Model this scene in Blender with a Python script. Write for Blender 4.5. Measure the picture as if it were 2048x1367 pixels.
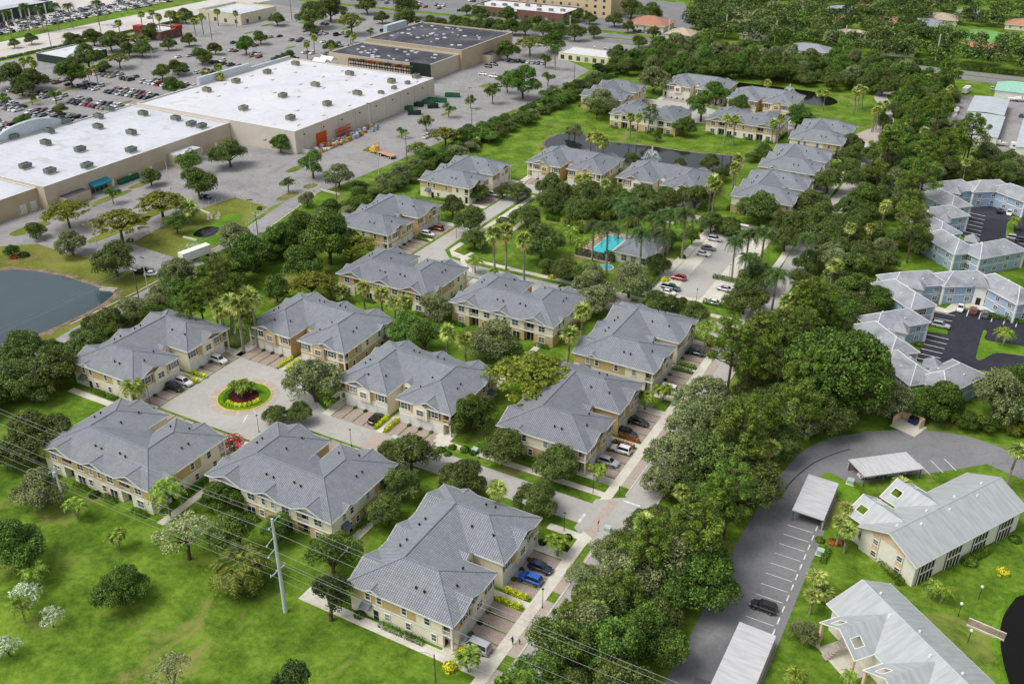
import bpy, math, random
import numpy as np
from mathutils import Vector, Matrix
from mathutils.geometry import tessellate_polygon

# ------------------------------------------------------------------ camera, light, exposure
for o in list(bpy.data.objects): bpy.data.objects.remove(o)
scene = bpy.context.scene
C = scene.collection
R = math.radians
FPX, TH, ROLL, CAMH, YAW = 1918.572, 0.5010686, 0.00424978, 118.499, R(28.6)
cam = bpy.data.objects.new('camera', bpy.data.cameras.new('camera'))
C.objects.link(cam)
cam.data.sensor_width = 36.0
cam.data.lens = FPX / 2048 * 36.0
cam.data.clip_start, cam.data.clip_end = 1.0, 6000.0
cam.matrix_world = (Matrix.Translation((0, 0, CAMH)) @ Matrix.Rotation(YAW, 4, 'Z')
                    @ Matrix.Rotation(math.pi / 2 - TH, 4, 'X') @ Matrix.Rotation(ROLL, 4, 'Z'))
scene.camera = cam

SUN_EL = R(58)
sdx, sdy = -0.90, -0.22                      # where the sun stands: left of the view, a little behind
sdir = Vector((sdx * math.cos(YAW) - sdy * math.sin(YAW), sdx * math.sin(YAW) + sdy * math.cos(YAW), 0)).normalized()
sdir = Vector((sdir.x * math.cos(SUN_EL), sdir.y * math.cos(SUN_EL), math.sin(SUN_EL)))
world = bpy.data.worlds.new('World'); scene.world = world
world.use_nodes = True
wn, wl = world.node_tree.nodes, world.node_tree.links
wn.clear()
wo = wn.new('ShaderNodeOutputWorld'); wb = wn.new('ShaderNodeBackground')
sky = wn.new('ShaderNodeTexSky'); sky.sky_type = 'NISHITA'
sky.sun_disc = False
sky.sun_elevation = SUN_EL
sky.sun_rotation = math.atan2(sdir.x, sdir.y)
sky.air_density, sky.dust_density, sky.ozone_density = 1.0, 3.0, 1.0
hsv = wn.new('ShaderNodeHueSaturation'); hsv.inputs['Saturation'].default_value = 0.30
wl.new(sky.outputs[0], hsv.inputs['Color']); wl.new(hsv.outputs[0], wb.inputs[0]); wl.new(wb.outputs[0], wo.inputs[0])
wb.inputs[1].default_value = 0.15
sun = bpy.data.objects.new('sun', bpy.data.lights.new('sun', 'SUN')); C.objects.link(sun)
sun.data.energy = 1.5
sun.data.angle = R(28)
sun.data.color = (1.0, 0.955, 0.88)
sun.rotation_euler = sdir.to_track_quat('Z', 'Y').to_euler()
vs = scene.view_settings
vs.view_transform = 'Standard'; vs.look = 'None'; vs.exposure = 0.22; vs.gamma = 1.0; vs.use_curve_mapping = False
scene.cycles.max_bounces = 6
scene.cycles.diffuse_bounces = 3
scene.cycles.glossy_bounces = 3
scene.cycles.transmission_bounces = 2
scene.cycles.transparent_max_bounces = 4
scene.cycles.use_denoising = True

# ------------------------------------------------------------------ helpers
rng = random.Random(7)
nrg = np.random.default_rng(7)
_c, _s, _ct, _st, _cy, _sy = math.cos(ROLL), math.sin(ROLL), math.cos(TH), math.sin(TH), math.cos(YAW), math.sin(YAW)

def P(px, py, z=0.0):
    """ground-plan point (at height z) seen at photo pixel px, py"""
    a, b = px - 1024.0, py - 683.0
    x, up = a * _c + b * _s, -(-a * _s + b * _c)
    y, dz = FPX * _ct + up * _st, -FPX * _st + up * _ct
    t = (z - CAMH) / dz
    x, y = x * t, y * t
    return (x * _cy - y * _sy, x * _sy + y * _cy)

def PP(pts, z=0.0): return [P(a, b, z) for a, b in pts]

def depth(u, v, z):
    y = -u * _sy + v * _cy
    return y * _ct - (z - CAMH) * _st

def lin(r, g, b):
    f = lambda c: (c / 255 / 12.92) if c / 255 <= 0.04045 else ((c / 255 + 0.055) / 1.055) ** 2.4
    return (f(r), f(g), f(b), 1.0)

class MB:
    """collects faces; build() links them as ONE mesh object"""
    def __init__(s): s.V, s.F, s.M, s.UV = [], [], [], {}
    def v(s, p): s.V.append(tuple(p)); return len(s.V) - 1
    def face(s, pts, m=0, uv=None):
        i = len(s.V); s.V.extend(tuple(p) for p in pts)
        s.F.append(tuple(range(i, i + len(pts)))); s.M.append(m)
        if uv: s.UV[len(s.F) - 1] = uv
    def box(s, x0, x1, y0, y1, z0, z1, m=0, bottom=False):
        i = len(s.V)
        s.V += [(x0,y0,z0),(x1,y0,z0),(x1,y1,z0),(x0,y1,z0),(x0,y0,z1),(x1,y0,z1),(x1,y1,z1),(x0,y1,z1)]
        f = [(4,5,6,7),(0,1,5,4),(1,2,6,5),(2,3,7,6),(3,0,4,7)] + ([(3,2,1,0)] if bottom else [])
        s.F += [tuple(i + k for k in q) for q in f]; s.M += [m] * len(f)
    def obox(s, c, size, rz, m=0):
        cx, cy, cz = c; a, b, h = size[0] / 2, size[1] / 2, size[2] / 2
        ca, sa = math.cos(rz), math.sin(rz); i = len(s.V)
        for dz in (-h, h):
            for dx, dy in ((-a,-b),(a,-b),(a,b),(-a,b)): s.V.append((cx+dx*ca-dy*sa, cy+dx*sa+dy*ca, cz+dz))
        s.F += [tuple(i + k for k in q) for q in [(4,5,6,7),(0,1,5,4),(1,2,6,5),(2,3,7,6),(3,0,4,7),(3,2,1,0)]]; s.M += [m] * 6
    def prism(s, pts, z0, z1, m=0, top=True, mtop=None):
        n = len(pts); i = len(s.V)
        area = sum(pts[k][0]*pts[(k+1)%n][1]-pts[(k+1)%n][0]*pts[k][1] for k in range(n))
        if area < 0: pts = pts[::-1]
        s.V += [(p[0],p[1],z0) for p in pts] + [(p[0],p[1],z1) for p in pts]
        for k in range(n):
            j = (k+1) % n
            s.F.append((i+k, i+j, i+n+j, i+n+k)); s.M.append(m)
        if top: s.cap(i + n, pts, z1, m if mtop is None else mtop)
    def cap(s, i, pts, z, m):
        for t in tessellate_polygon([[Vector((p[0],p[1],0)) for p in pts]]):
            a, b, c = [pts[k] for k in t]
            if (b[0]-a[0])*(c[1]-a[1])-(b[1]-a[1])*(c[0]-a[0]) < 0: t = (t[0], t[2], t[1])
            s.F.append(tuple(i + k for k in t)); s.M.append(m)
    def flat(s, pts, z, m=0):
        i = len(s.V); s.V += [(p[0],p[1],z) for p in pts]; s.cap(i, pts, z, m)
    def tube(s, p0, p1, r0, r1=None, n=6, m=0, cap=True):
        r1 = r0 if r1 is None else r1
        p0, p1 = Vector(p0), Vector(p1); d = p1 - p0
        if d.length < 1e-6: return
        d.normalize(); a = d.orthogonal().normalized(); b = d.cross(a); i = len(s.V)
        for p, r in ((p0, r0), (p1, r1)):
            for k in range(n):
                t = 2 * math.pi * k / n
                s.V.append(tuple(p + (a * math.cos(t) + b * math.sin(t)) * r))
        for k in range(n):
            j = (k + 1) % n
            s.F.append((i+k, i+j, i+n+j, i+n+k)); s.M.append(m)
        if cap:
            s.F.append(tuple(i+n+k for k in range(n))); s.M.append(m)
            s.F.append(tuple(i+n-1-k for k in range(n))); s.M.append(m)
    def path(s, pts, radii, n=6, m=0):
        for k in range(len(pts) - 1): s.tube(pts[k], pts[k+1], radii[k], radii[k+1], n, m, cap=(k == len(pts) - 2))
    def mesh(s, name, mats, smooth=False):
        me = bpy.data.meshes.new(name)
        me.from_pydata(s.V, [], s.F)
        for m in (mats if isinstance(mats, (list, tuple)) else [mats]): me.materials.append(m)
        if any(s.M): me.polygons.foreach_set('material_index', s.M)
        if smooth: me.polygons.foreach_set('use_smooth', [True] * len(me.polygons))
        if s.UV:
            uvl = me.uv_layers.new(name='UVMap').data
            for p in me.polygons:
                q = s.UV.get(p.index)
                if q:
                    for li, uv in zip(p.loop_indices, q): uvl[li].uv = uv
        me.update(); return me
    def build(s, name, mats, parent=None, loc=(0,0,0), rz=0.0, smooth=False):
        return obj(name, s.mesh(name, mats, smooth), parent, loc, rz)

def obj(name, me, parent=None, loc=(0,0,0), rz=0.0):
    o = bpy.data.objects.new(name, me); C.objects.link(o)
    o.location = loc if len(loc) == 3 else (loc[0], loc[1], 0)
    o.rotation_euler = (0, 0, rz)
    if parent is not None: o.parent = parent
    return o
def tag(o, label, cat, group=None, kind=None):
    o['label'] = label; o['category'] = cat
    if group: o['group'] = group
    if kind: o['kind'] = kind
    return o
def struct(o): o['kind'] = 'structure'; return o
def thing(name, label=None, cat=None, loc=(0,0,0), rz=0.0, group=None):
    o = obj(name, None, None, loc, rz); o.empty_display_size = 0.5
    if label: tag(o, label, cat, group)
    return o
KIDS = {}
def kids(o):
    return [k for k in o.children]
def copy_tree(src, loc=None, rz=None, label=None, group=None, scale=None, parent=None, _k=None):
    c = src.copy(); C.objects.link(c)
    if parent is not None: c.parent = parent
    if loc is not None: c.location = loc if len(loc) == 3 else (loc[0], loc[1], 0)
    if rz is not None: c.rotation_euler = (0, 0, rz)
    if scale is not None: c.scale = scale
    if label: c['label'] = label
    if group: c['group'] = group
    for k in (PROTO_KIDS.get(src.name) or src.children): copy_tree(k, parent=c)
    return c
PROTO_KIDS = {}
def freeze(src):
    """remember the children of a prototype so that copying is quick"""
    for o in [src] + list(src.children_recursive): PROTO_KIDS[o.name] = list(o.children) or None
    return src
class Proto:
    """first placement moves the prototype itself, later ones copy it"""
    def __init__(s, root): s.root, s.used = freeze(root), False
    def put(s, loc, rz=0.0, label=None, group=None, scale=None):
        if not s.used:
            s.used = True; o = s.root
            s.src = None
            o.location = loc if len(loc) == 3 else (loc[0], loc[1], 0); o.rotation_euler = (0, 0, rz)
            if scale is not None: o.scale = scale
            if label: o['label'] = label
            if group: o['group'] = group
            return o
        return copy_tree(s.root, loc, rz, label, group, scale or (1, 1, 1))

def smooth_path(pts, n=8, closed=False):
    out = []; m = len(pts)
    rngk = range(m if closed else m - 1)
    for k in rngk:
        p0 = pts[(k-1) % m] if closed or k > 0 else pts[k]
        p1, p2 = pts[k], pts[(k+1) % m]
        p3 = pts[(k+2) % m] if closed or k + 2 < m else p2
        for i in range(n):
            t = i / n
            out.append(tuple(0.5 * (2*p1[j] + (p2[j]-p0[j])*t + (2*p0[j]-5*p1[j]+4*p2[j]-p3[j])*t*t + (3*p1[j]-p0[j]-3*p2[j]+p3[j])*t**3) for j in (0, 1)))
    if not closed: out.append(tuple(pts[-1][:2]))
    return out
def offset_path(pts, d):
    out = []
    for k, p in enumerate(pts):
        a, b = pts[max(0, k-1)], pts[min(len(pts)-1, k+1)]
        dx, dy = b[0]-a[0], b[1]-a[1]; l = math.hypot(dx, dy) or 1
        out.append((p[0] - dy/l*d, p[1] + dx/l*d))
    return out
def ribbon(pts, d0, d1): return offset_path(pts, d0) + offset_path(pts, d1)[::-1]
def rect(u0, u1, v0, v1): return [(u0,v0),(u1,v0),(u1,v1),(u0,v1)]
def circle(cx, cy, r, n=40, r2=None): return [(cx + r*math.cos(2*math.pi*k/n), cy + (r2 or r)*math.sin(2*math.pi*k/n)) for k in range(n)]

# ------------------------------------------------------------------ materials
MATS = {}
def nmat(name):
    m = bpy.data.materials.new(name); m.use_nodes = True
    nt = m.node_tree; b = nt.nodes['Principled BSDF']; MATS[name] = m
    return m, nt, nt.nodes, nt.links, b
def mixc(nt, fac, a, b, mode='MIX'):
    n = nt.nodes.new('ShaderNodeMix'); n.data_type = 'RGBA'; n.blend_type = mode
    for sock, val in ((n.inputs[0], fac), (n.inputs[6], a), (n.inputs[7], b)):
        if hasattr(val, 'is_linked'): nt.links.new(val, sock)
        else: sock.default_value = val
    return n.outputs[2]
def noise(nt, scale, detail=4, rough=0.55, vec=None, dist=0.0):
    n = nt.nodes.new('ShaderNodeTexNoise'); n.inputs['Scale'].default_value = scale
    n.inputs['Detail'].default_value = detail; n.inputs['Roughness'].default_value = rough; n.inputs['Distortion'].default_value = dist
    if vec is not None: nt.links.new(vec, n.inputs['Vector'])
    return n.outputs['Fac']
def ramp(nt, fac, stops):
    n = nt.nodes.new('ShaderNodeValToRGB'); e = n.color_ramp.elements
    while len(e) > len(stops): e.remove(e[-1])
    while len(e) < len(stops): e.new(0.5)
    for el, (p, c) in zip(e, stops): el.position = p; el.color = c if len(c) == 4 else (*c, 1)
    nt.links.new(fac, n.inputs[0]); return n.outputs[0]
def mth(nt, op, a, b=0.0):
    n = nt.nodes.new('ShaderNodeMath'); n.operation = op
    for s_, v_ in ((n.inputs[0], a), (n.inputs[1], b)):
        if hasattr(v_, 'is_linked'): nt.links.new(v_, s_)
        else: s_.default_value = v_
    return n.outputs[0]
def pos(nt): return nt.nodes.new('ShaderNodeNewGeometry').outputs['Position']
def bump(nt, bsdf, h, strength=0.3, dist=0.05):
    n = nt.nodes.new('ShaderNodeBump'); n.inputs['Strength'].default_value = strength; n.inputs['Distance'].default_value = dist
    nt.links.new(h, n.inputs['Height']); nt.links.new(n.outputs[0], bsdf.inputs['Normal'])
def g3(v): return (v, v, v, 1)

def plain(name, col, rough=0.6, var=0.12, scale=1.5, metal=0.0, spec=0.3, obj_var=0.0):
    """a colour with soft blotches and fine grain"""
    m, nt, nn, ll, b = nmat(name)
    p = pos(nt)
    f = noise(nt, scale, 5, 0.6, p)
    d = tuple(max(0, c * (1 - var * 1.6)) for c in col[:3]) + (1,); e = tuple(min(1, c * (1 + var)) for c in col[:3]) + (1,)
    c = ramp(nt, f, [(0.3, d), (0.7, e)])
    if obj_var:
        oi = nn.new('ShaderNodeObjectInfo')
        h = nn.new('ShaderNodeHueSaturation'); ll.new(c, h.inputs['Color'])
        ll.new(mth(nt, 'ADD', mth(nt, 'MULTIPLY', oi.outputs['Random'], 2 * obj_var), 1 - obj_var), h.inputs['Value']); c = h.outputs[0]
    ll.new(c, b.inputs['Base Color'])
    b.inputs['Roughness'].default_value = rough; b.inputs['Metallic'].default_value = metal; b.inputs['Specular IOR Level'].default_value = spec
    return m

def ground_mat(name, cols, scales, rough=0.95, bumpy=0.0, soft=0.10, cracks=0.0, seams=0.0):
    """cols: (dark, mid, light, stain); scales: large blotch, small grain"""
    m, nt, nn, ll, b = nmat(name); p = pos(nt)
    f1 = noise(nt, scales[0], 6, 0.62, p, 0.4); f2 = noise(nt, scales[1], 4, 0.7, p)
    f4 = noise(nt, scales[1] * 5.5, 3, 0.7, p)
    f = mth(nt, 'ADD', mth(nt, 'ADD', mth(nt, 'MULTIPLY', f1, 0.46), mth(nt, 'MULTIPLY', f2, 0.32)), mth(nt, 'MULTIPLY', f4, 0.22))
    c = ramp(nt, f, [(0.5-soft, cols[0]), (0.5, cols[1]), (0.5+soft, cols[2])])
    if len(cols) > 3:
        f3 = noise(nt, scales[0] * 0.4, 7, 0.66, p, 1.0)
        k = ramp(nt, f3, [(0.55, g3(0)), (0.66, g3(1))])
        c = mixc(nt, mth(nt, 'MULTIPLY', k, 0.75), c, cols[3])
    if seams:
        sx = nn.new('ShaderNodeSeparateXYZ'); ll.new(p, sx.inputs[0])
        l1 = mth(nt, 'LESS_THAN', mth(nt, 'FRACT', mth(nt, 'DIVIDE', sx.outputs[1], 3.1)), 0.06); l2 = mth(nt, 'LESS_THAN', mth(nt, 'FRACT', mth(nt, 'DIVIDE', sx.outputs[0], 21.0)), 0.012)
        c = mixc(nt, mth(nt, 'MULTIPLY', mth(nt, 'MAXIMUM', l1, l2), seams), c, tuple(x*0.72 for x in cols[0][:3])+(1,))
        pd = noise(nt, 0.10, 3, 0.5, p, 2.0); c = mixc(nt, mth(nt, 'MULTIPLY', ramp(nt, pd, [(0.60, g3(0)), (0.66, g3(1))]), 0.28), c, lin(150,146,138))
    if cracks:
        mp = nn.new('ShaderNodeVectorMath'); mp.operation = 'ADD'
        nz_ = nn.new('ShaderNodeTexNoise'); nz_.inputs['Scale'].default_value = 0.5; nz_.inputs['Detail'].default_value = 4; ll.new(p, nz_.inputs['Vector'])
        sc_ = nn.new('ShaderNodeVectorMath'); sc_.operation = 'SCALE'; sc_.inputs['Scale'].default_value = 3.0; ll.new(nz_.outputs['Color'], sc_.inputs[0]); ll.new(p, mp.inputs[0]); ll.new(sc_.outputs[0], mp.inputs[1])
        for vs_, wd, am in ((0.16, 0.018, 1.0), (0.05, 0.008, 0.8)):
            vo = nn.new('ShaderNodeTexVoronoi'); vo.feature = 'DISTANCE_TO_EDGE'; vo.inputs['Scale'].default_value = vs_; ll.new(mp.outputs[0], vo.inputs['Vector'])
            c = mixc(nt, mth(nt, 'MULTIPLY', mth(nt, 'LESS_THAN', vo.outputs['Distance'], wd), cracks*am), c, tuple(x*0.35 for x in cols[0][:3])+(1,))
        st_ = noise(nt, 0.22, 6, 0.7, p, 1.5); c = mixc(nt, mth(nt, 'MULTIPLY', ramp(nt, st_, [(0.58, g3(0)), (0.70, g3(1))]), 0.35), c, tuple(x*0.55 for x in cols[0][:3])+(1,))
    ll.new(c, b.inputs['Base Color']); b.inputs['Roughness'].default_value = rough; b.inputs['Specular IOR Level'].default_value = 0.15
    if bumpy: bump(nt, b, f2, 0.5, bumpy)
    return m
# ---- surfaces
GRASS = ground_mat('lawn', (lin(64,90,22), lin(92,122,34), lin(122,148,52), lin(142,136,80)), (0.15, 0.8), bumpy=0.06)
GRASS_DRY = ground_mat('dry_lawn', (lin(84,92,36), lin(108,116,48), lin(128,138,58), lin(138,122,80)), (0.06, 1.1), bumpy=0.05)
GRASS_LUSH = ground_mat('lush_lawn', (lin(68,100,20), lin(92,130,30), lin(114,148,44)), (0.08, 1.3), bumpy=0.05)
DIRT = ground_mat('bare_earth', (lin(96,84,66), lin(126,112,90), lin(152,138,114)), (0.4, 2.0), bumpy=0.05)
MULCH = ground_mat('mulch', (lin(44,32,26), lin(66,48,38), lin(92,68,56)), (0.8, 5.0), bumpy=0.05)
REDBED = ground_mat('red_leaf_bed', (lin(40,16,20), lin(64,26,32), lin(92,42,46)), (1.0, 6.0), bumpy=0.1)
ASPH_MALL = ground_mat('worn_asphalt', (lin(132,131,132), lin(150,148,148), lin(166,164,162), lin(126,125,128)), (0.09, 0.7), soft=0.16, cracks=0.2)
ASPH_STREET = ground_mat('street_asphalt', (lin(160,158,153), lin(177,175,169), lin(190,188,181), lin(150,148,144)), (0.08, 1.2), soft=0.2, cracks=0.06)
ASPH_LANE = ground_mat('lane_asphalt', (lin(116,116,118), lin(131,131,133), lin(145,145,146), lin(108,108,110)), (0.07, 1.4), soft=0.18, cracks=0.12)
ASPH_BLACK = ground_mat('sealed_asphalt', (lin(46,46,54), lin(56,56,64), lin(68,68,76), lin(76,76,84)), (0.05, 1.0), soft=0.15, cracks=0.15)
ASPH_HWY = ground_mat('highway_asphalt', (lin(182,178,172), lin(196,192,186), lin(208,204,198)), (0.03, 0.5))
CONC = ground_mat('concrete', (lin(192,187,174), lin(208,203,190), lin(220,216,204), lin(178,172,160)), (0.25, 2.0))
KERBM = plain('kerb_concrete', lin(205,200,188), 0.9)
PAINT = plain('road_paint', lin(222,222,220), 0.7, 0.22, 1.2)
YELLOW = plain('yellow_paint', lin(206,188,70), 0.6, 0.12)

def paver_mat(name, c1, c2, mortar, s=0.32):
    m, nt, nn, ll, b = nmat(name)
    p = pos(nt)
    br = nn.new('ShaderNodeTexBrick'); ll.new(p, br.inputs['Vector'])
    br.inputs['Scale'].default_value = 1.0; br.inputs['Brick Width'].default_value = s; br.inputs['Row Height'].default_value = s * 0.55
    br.inputs['Mortar Size'].default_value = 0.012; br.inputs['Color1'].default_value = c1; br.inputs['Color2'].default_value = c2; br.inputs['Mortar'].default_value = mortar
    f = noise(nt, 0.7, 5, 0.65, p); f2 = noise(nt, 5.0, 2, 0.6, p)
    c = mixc(nt, mth(nt, 'MULTIPLY', f, 0.9), br.outputs['Color'], lin(176,162,154), 'MIX')
    c = mixc(nt, 0.55, c, ramp(nt, f2, [(0.35, lin(104,96,94)), (0.65, lin(196,190,184))]), 'SOFT_LIGHT')
    ll.new(c, b.inputs['Base Color']); b.inputs['Roughness'].default_value = 0.9; b.inputs['Specular IOR Level'].default_value = 0.15
    return m
PAVER = paver_mat('driveway_pavers', lin(186,174,166), lin(160,146,140), lin(140,128,122))
PAVER_L = paver_mat('crossing_pavers', lin(202,194,184), lin(188,178,168), lin(172,164,154))

def water_mat(name, deep, rough=0.06, spec=0.5):
    m, nt, nn, ll, b = nmat(name); p = pos(nt)
    f = noise(nt, 0.05, 4, 0.6, p)
    c = ramp(nt, f, [(0.3, tuple(c * 0.8 for c in deep[:3]) + (1,)), (0.7, deep)])
    ll.new(c, b.inputs['Base Color'])
    b.inputs['Roughness'].default_value = rough; b.inputs['Specular IOR Level'].default_value = spec; b.inputs['IOR'].default_value = 1.33
    w = noise(nt, 1.3, 4, 0.6, p); bump(nt, b, w, 0.22, 0.05)
    return m
WATER = water_mat('lake_water', lin(66,82,88), 0.03)
WATER_D = water_mat('dark_pond_water', lin(40,46,46), 0.05, 0.4)
WATER_B = water_mat('black_pond_water', lin(26,26,24), 0.05, 0.22)
POOLW = water_mat('pool_water', lin(60,186,196), 0.05)

def sheet(name, pts, z, m, holes=None):
    b = MB(); b.flat(pts, z); return struct(b.build(name, m))
def slab(name, pts, z0, z1, m, mside=None):
    b = MB(); b.prism(pts, z0, z1, 1 if mside else 0, mtop=0); return struct(b.build(name, [m, mside] if mside else m))

# ------------------------------------------------------------------ the ground
b = MB(); b.face([(-2600,-900,0),(2200,-900,0),(2200,3200,0),(-2600,3200,0)]); struct(b.build('ground', GRASS))
LOT = [(-500,60),(-262,60),(-214.5,120),(-214.5,200),(-223,236),(-216,262),(-213.5,300),(-211,360),(-208,420),(-212,474),(-236,492),(-240,548),(-500,548)]
sheet('mall_parking', LOT, 0.02, ASPH_MALL)
SERV = smooth_path([(-204,40),(-206,100),(-207,130),(-207.2,165),(-209.8,195),(-213,215),(-219,243),(-222,262)], 6)
sheet('service_road', ribbon(SERV, -3.3, 3.3), 0.035, ASPH_MALL)
slab('kerb', ribbon(SERV[4:-4], -3.6, -3.3), 0, 0.12, KERBM)
slab('kerb', ribbon(SERV[14:-10], 3.3, 3.6), 0, 0.12, KERBM)
# lawn by the lake and the fenced basin
pl = PP([(-130,505),(0,492),(75,487),(130,505),(185,517),(230,545),(280,540),(310,556),(324,561),(245,603),(180,637),(100,683),(-130,800)])
slab('grass_verge', pl, 0, 0.05, GRASS_DRY)
bas = PP([(262,487),(330,450),(405,416),(470,394),(535,413),(492,449),(422,505),(378,517),(352,516)])
slab('grass_verge', bas, 0, 0.055, GRASS_DRY, KERBM)
slab('grass_verge', smooth_path(PP([(372,502),(385,478),(420,452),(450,430),(485,430),(470,452),(445,478),(410,500)]), 5, True), 0.0, 0.075, GRASS_LUSH)
def pond(name, pts, m, bank=1.4, bm=DIRT, z=0.09):
    w = sheet(name, pts, z, m)
    cx, cy = sum(p[0] for p in pts)/len(pts), sum(p[1] for p in pts)/len(pts)
    b = MB(); n = len(pts)
    area = sum(pts[k][0]*pts[(k+1)%n][1]-pts[(k+1)%n][0]*pts[k][1] for k in range(n))
    q = pts if area > 0 else pts[::-1]
    rings = []
    for d, zz in ((-0.25, z-0.03), (bank*0.35, z+0.16), (bank, 0.03)):
        r_ = []
        for k in range(n):
            a, c = q[k-1], q[(k+1) % n]; dx, dy = c[0]-a[0], c[1]-a[1]; l = math.hypot(dx, dy) or 1
            j = 1 + 0.35 * math.sin(k * 1.7) * (d > 0.2)
            r_.append((q[k][0] + dy/l*d*j, q[k][1] - dx/l*d*j, zz))
        rings.append(r_)
    for i in range(2):
        for k in range(n):
            j = (k+1) % n; b.face([rings[i][j], rings[i][k], rings[i+1][k], rings[i+1][j]])
    struct(b.build('pond_bank', bm)); return w
lake = smooth_path(PP([(-150,565),(0,541),(60,541),(130,553),(200,575),(222,583),(226,590),(190,616),(120,650),(76,668),(20,695),(-150,790)]), 6, True)
pond('lake_water', lake, WATER, 2.2)
pond('pond_water', smooth_path(PP([(385,470),(398,458),(420,452),(440,455),(438,462),(425,472),(400,475)]), 5, True), WATER_B, 0.8, GRASS_LUSH)
pond('pond_water', smooth_path(PP([(1088,290),(1120,268),(1180,270),(1225,284),(1300,292),(1380,304),(1440,309),(1475,314),(1482,326),(1462,346),(1400,352),(1330,345),(1240,330),(1150,315)]), 6, True), WATER_D, 1.2)
pond('pond_water', smooth_path(PP([(1462,163),(1500,167),(1560,174),(1620,182),(1652,190),(1674,201),(1672,208),(1640,212),(1590,205),(1530,193),(1475,175)]), 6, True), WATER_B, 1.0, GRASS_LUSH)
pond('pond_water', smooth_path(PP([(2150,1180),(2048,1187),(2020,1206),(2000,1245),(2000,1300),(2016,1367),(2040,1440),(2150,1440)]), 6, True), WATER_B, 0.9, GRASS_LUSH)
# highway, far street, lots across it
sheet('highway', [(-546,60),(-507,60),(-507,548),(-505,800),(-546,800)], 0.03, ASPH_HWY)
slab('highway_median', [(-528.5,60),(-526,60),(-526,548),(-528.5,548)], 0, 0.14, CONC)
sheet('dealer_lot', [(-660,250),(-563,250),(-566,430),(-572,545),(-660,545)], 0.025, ASPH_HWY)
sheet('side_lot', [(-640,556),(-550,540),(-550,800),(-640,800)], 0.025, ASPH_HWY)
sheet('street', [(-545,545),(-240,545),(-190,549),(-60,551),(260,540),(260,562),(-60,573),(-190,571),(-545,567)], 0.028, ASPH_LANE)
slab('street_median', [(-420,555),(-250,555),(-190,558.5),(-60,560.5),(260,549.5),(260,552.5),(-60,563.5),(-190,561.5),(-250,558),(-420,558)], 0, 0.15, GRASS_DRY, KERBM)
sheet('shop_lot', [(-500,575),(-205,579),(-205,620),(-240,700),(-500,700)], 0.026, ASPH_LANE)
sheet('side_lot', [(-237,505),(-205,520),(-206,545),(-240,545)], 0.027, ASPH_MALL)
# main street: one curved carriageway
MAIN = [(-47.6,40),(-48.8,92),(-49.3,118),(-50,150),(-51.2,180),(-52,205),(-51.5,222)]
MAINP = MAIN + PP([(1518,632),(1540,600),(1582,541),(1600,508),(1620,478),(1650,444),(1675,408),(1705,367),(1722,335),(1738,295),(1752,268),(1772,245),(1772,215),(1762,190)]) + [(-62,520),(-60,556)]
MS = smooth_path(MAINP, 6)
sheet('street', ribbon(MS, -3.1, 3.1), 0.03, ASPH_STREET)
sheet('street', rect(-58, -50.5, 219.5, 227.5), 0.035, PAVER_L)
slab('kerb', ribbon(MS[:34], -3.35, -3.1), 0, 0.13, KERBM)
sheet('street', smooth_path(PP([(1660,305),(1725,262),(1770,255),(1782,262),(1770,273),(1730,285),(1690,300)]), 5, True), 0.036, PAVER_L)
# cul-de-sac, cross street and roundabout
sheet('street', [(-159,123.6),(-127,123.6),(-123,133),(-52.3,133),(-52.3,139.6),(-95,140),(-123.2,140),(-135,146),(-137,150),(-159,150)], 0.024, ASPH_STREET)
sheet('street', [(-58,131.3),(-52.3,127.6),(-52.3,145),(-58,141.2)], 0.026, ASPH_STREET)
sheet('crossing', rect(-55.6, -53.6, 129.0, 142.6), 0.036, PAVER_L)
sheet('crossing', rect(-110, -104, 133.0, 140.0), 0.034, PAVER_L)
RC = (-145.2, 136.5)
sheet('roundabout_paving', circle(*RC, 8.1, 48), 0.034, PAVER_L)
for k in range(12):
    a = 2 * math.pi * k / 12
    b = MB(); b.obox((RC[0]+7.1*math.cos(a), RC[1]+7.1*math.sin(a), 0.036), (2.0, 0.16, 0.008), a); struct(b.build('paving_strip', CONC))
b = MB()
for k in range(48):
    a0, a1 = 2*math.pi*k/48, 2*math.pi*(k+1)/48
    b.face([(RC[0]+r*math.cos(a), RC[1]+r*math.sin(a), z) for r, a, z in ((6.3,a0,0.03),(6.3,a1,0.03),(6.25,a1,0.16),(6.25,a0,0.16))])
    b.face([(RC[0]+r*math.cos(a), RC[1]+r*math.sin(a), z) for r, a, z in ((6.25,a0,0.16),(6.25,a1,0.16),(6.0,a1,0.16),(6.0,a0,0.16))])
struct(b.build('kerb', YELLOW))
slab('roundabout_lawn', circle(*RC, 6.02, 40), 0.02, 0.15, GRASS_LUSH)
slab('planting_bed', circle(*RC, 3.3, 28), 0.05, 0.19, REDBED)
b = MB(); b.obox((-138.6, 129.6, 0.04), (0.35, 3.0, 0.01), R(25)); struct(b.build('road_marking', PAINT))
# loop street round the park
sheet('street', [(-157,219),(-61,219.2),(-58,217),(-58,229.5),(-61,226.6),(-140,226.6),(-146,227.5),(-150.5,232),(-151,240),(-151,291),(-95,291),(-88,296),(-62,296),(-62,299),(-157,299)], 0.024, ASPH_STREET)
sheet('crossing', smooth_path([(-157,243),(-151,243),(-151,247.5),(-157,247.5)], 1, True), 0.034, PAVER_L)
sheet('street', rect(-62, -50, 292, 299), 0.027, ASPH_STREET)
# third court
sheet('street', [(-163.5,404),(-92,408.5),(-62,410),(-55,414),(-55,424),(-62,420),(-92,425.5),(-120,426),(-135,434),(-157.5,440),(-159,420)], 0.024, ASPH_STREET)
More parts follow.
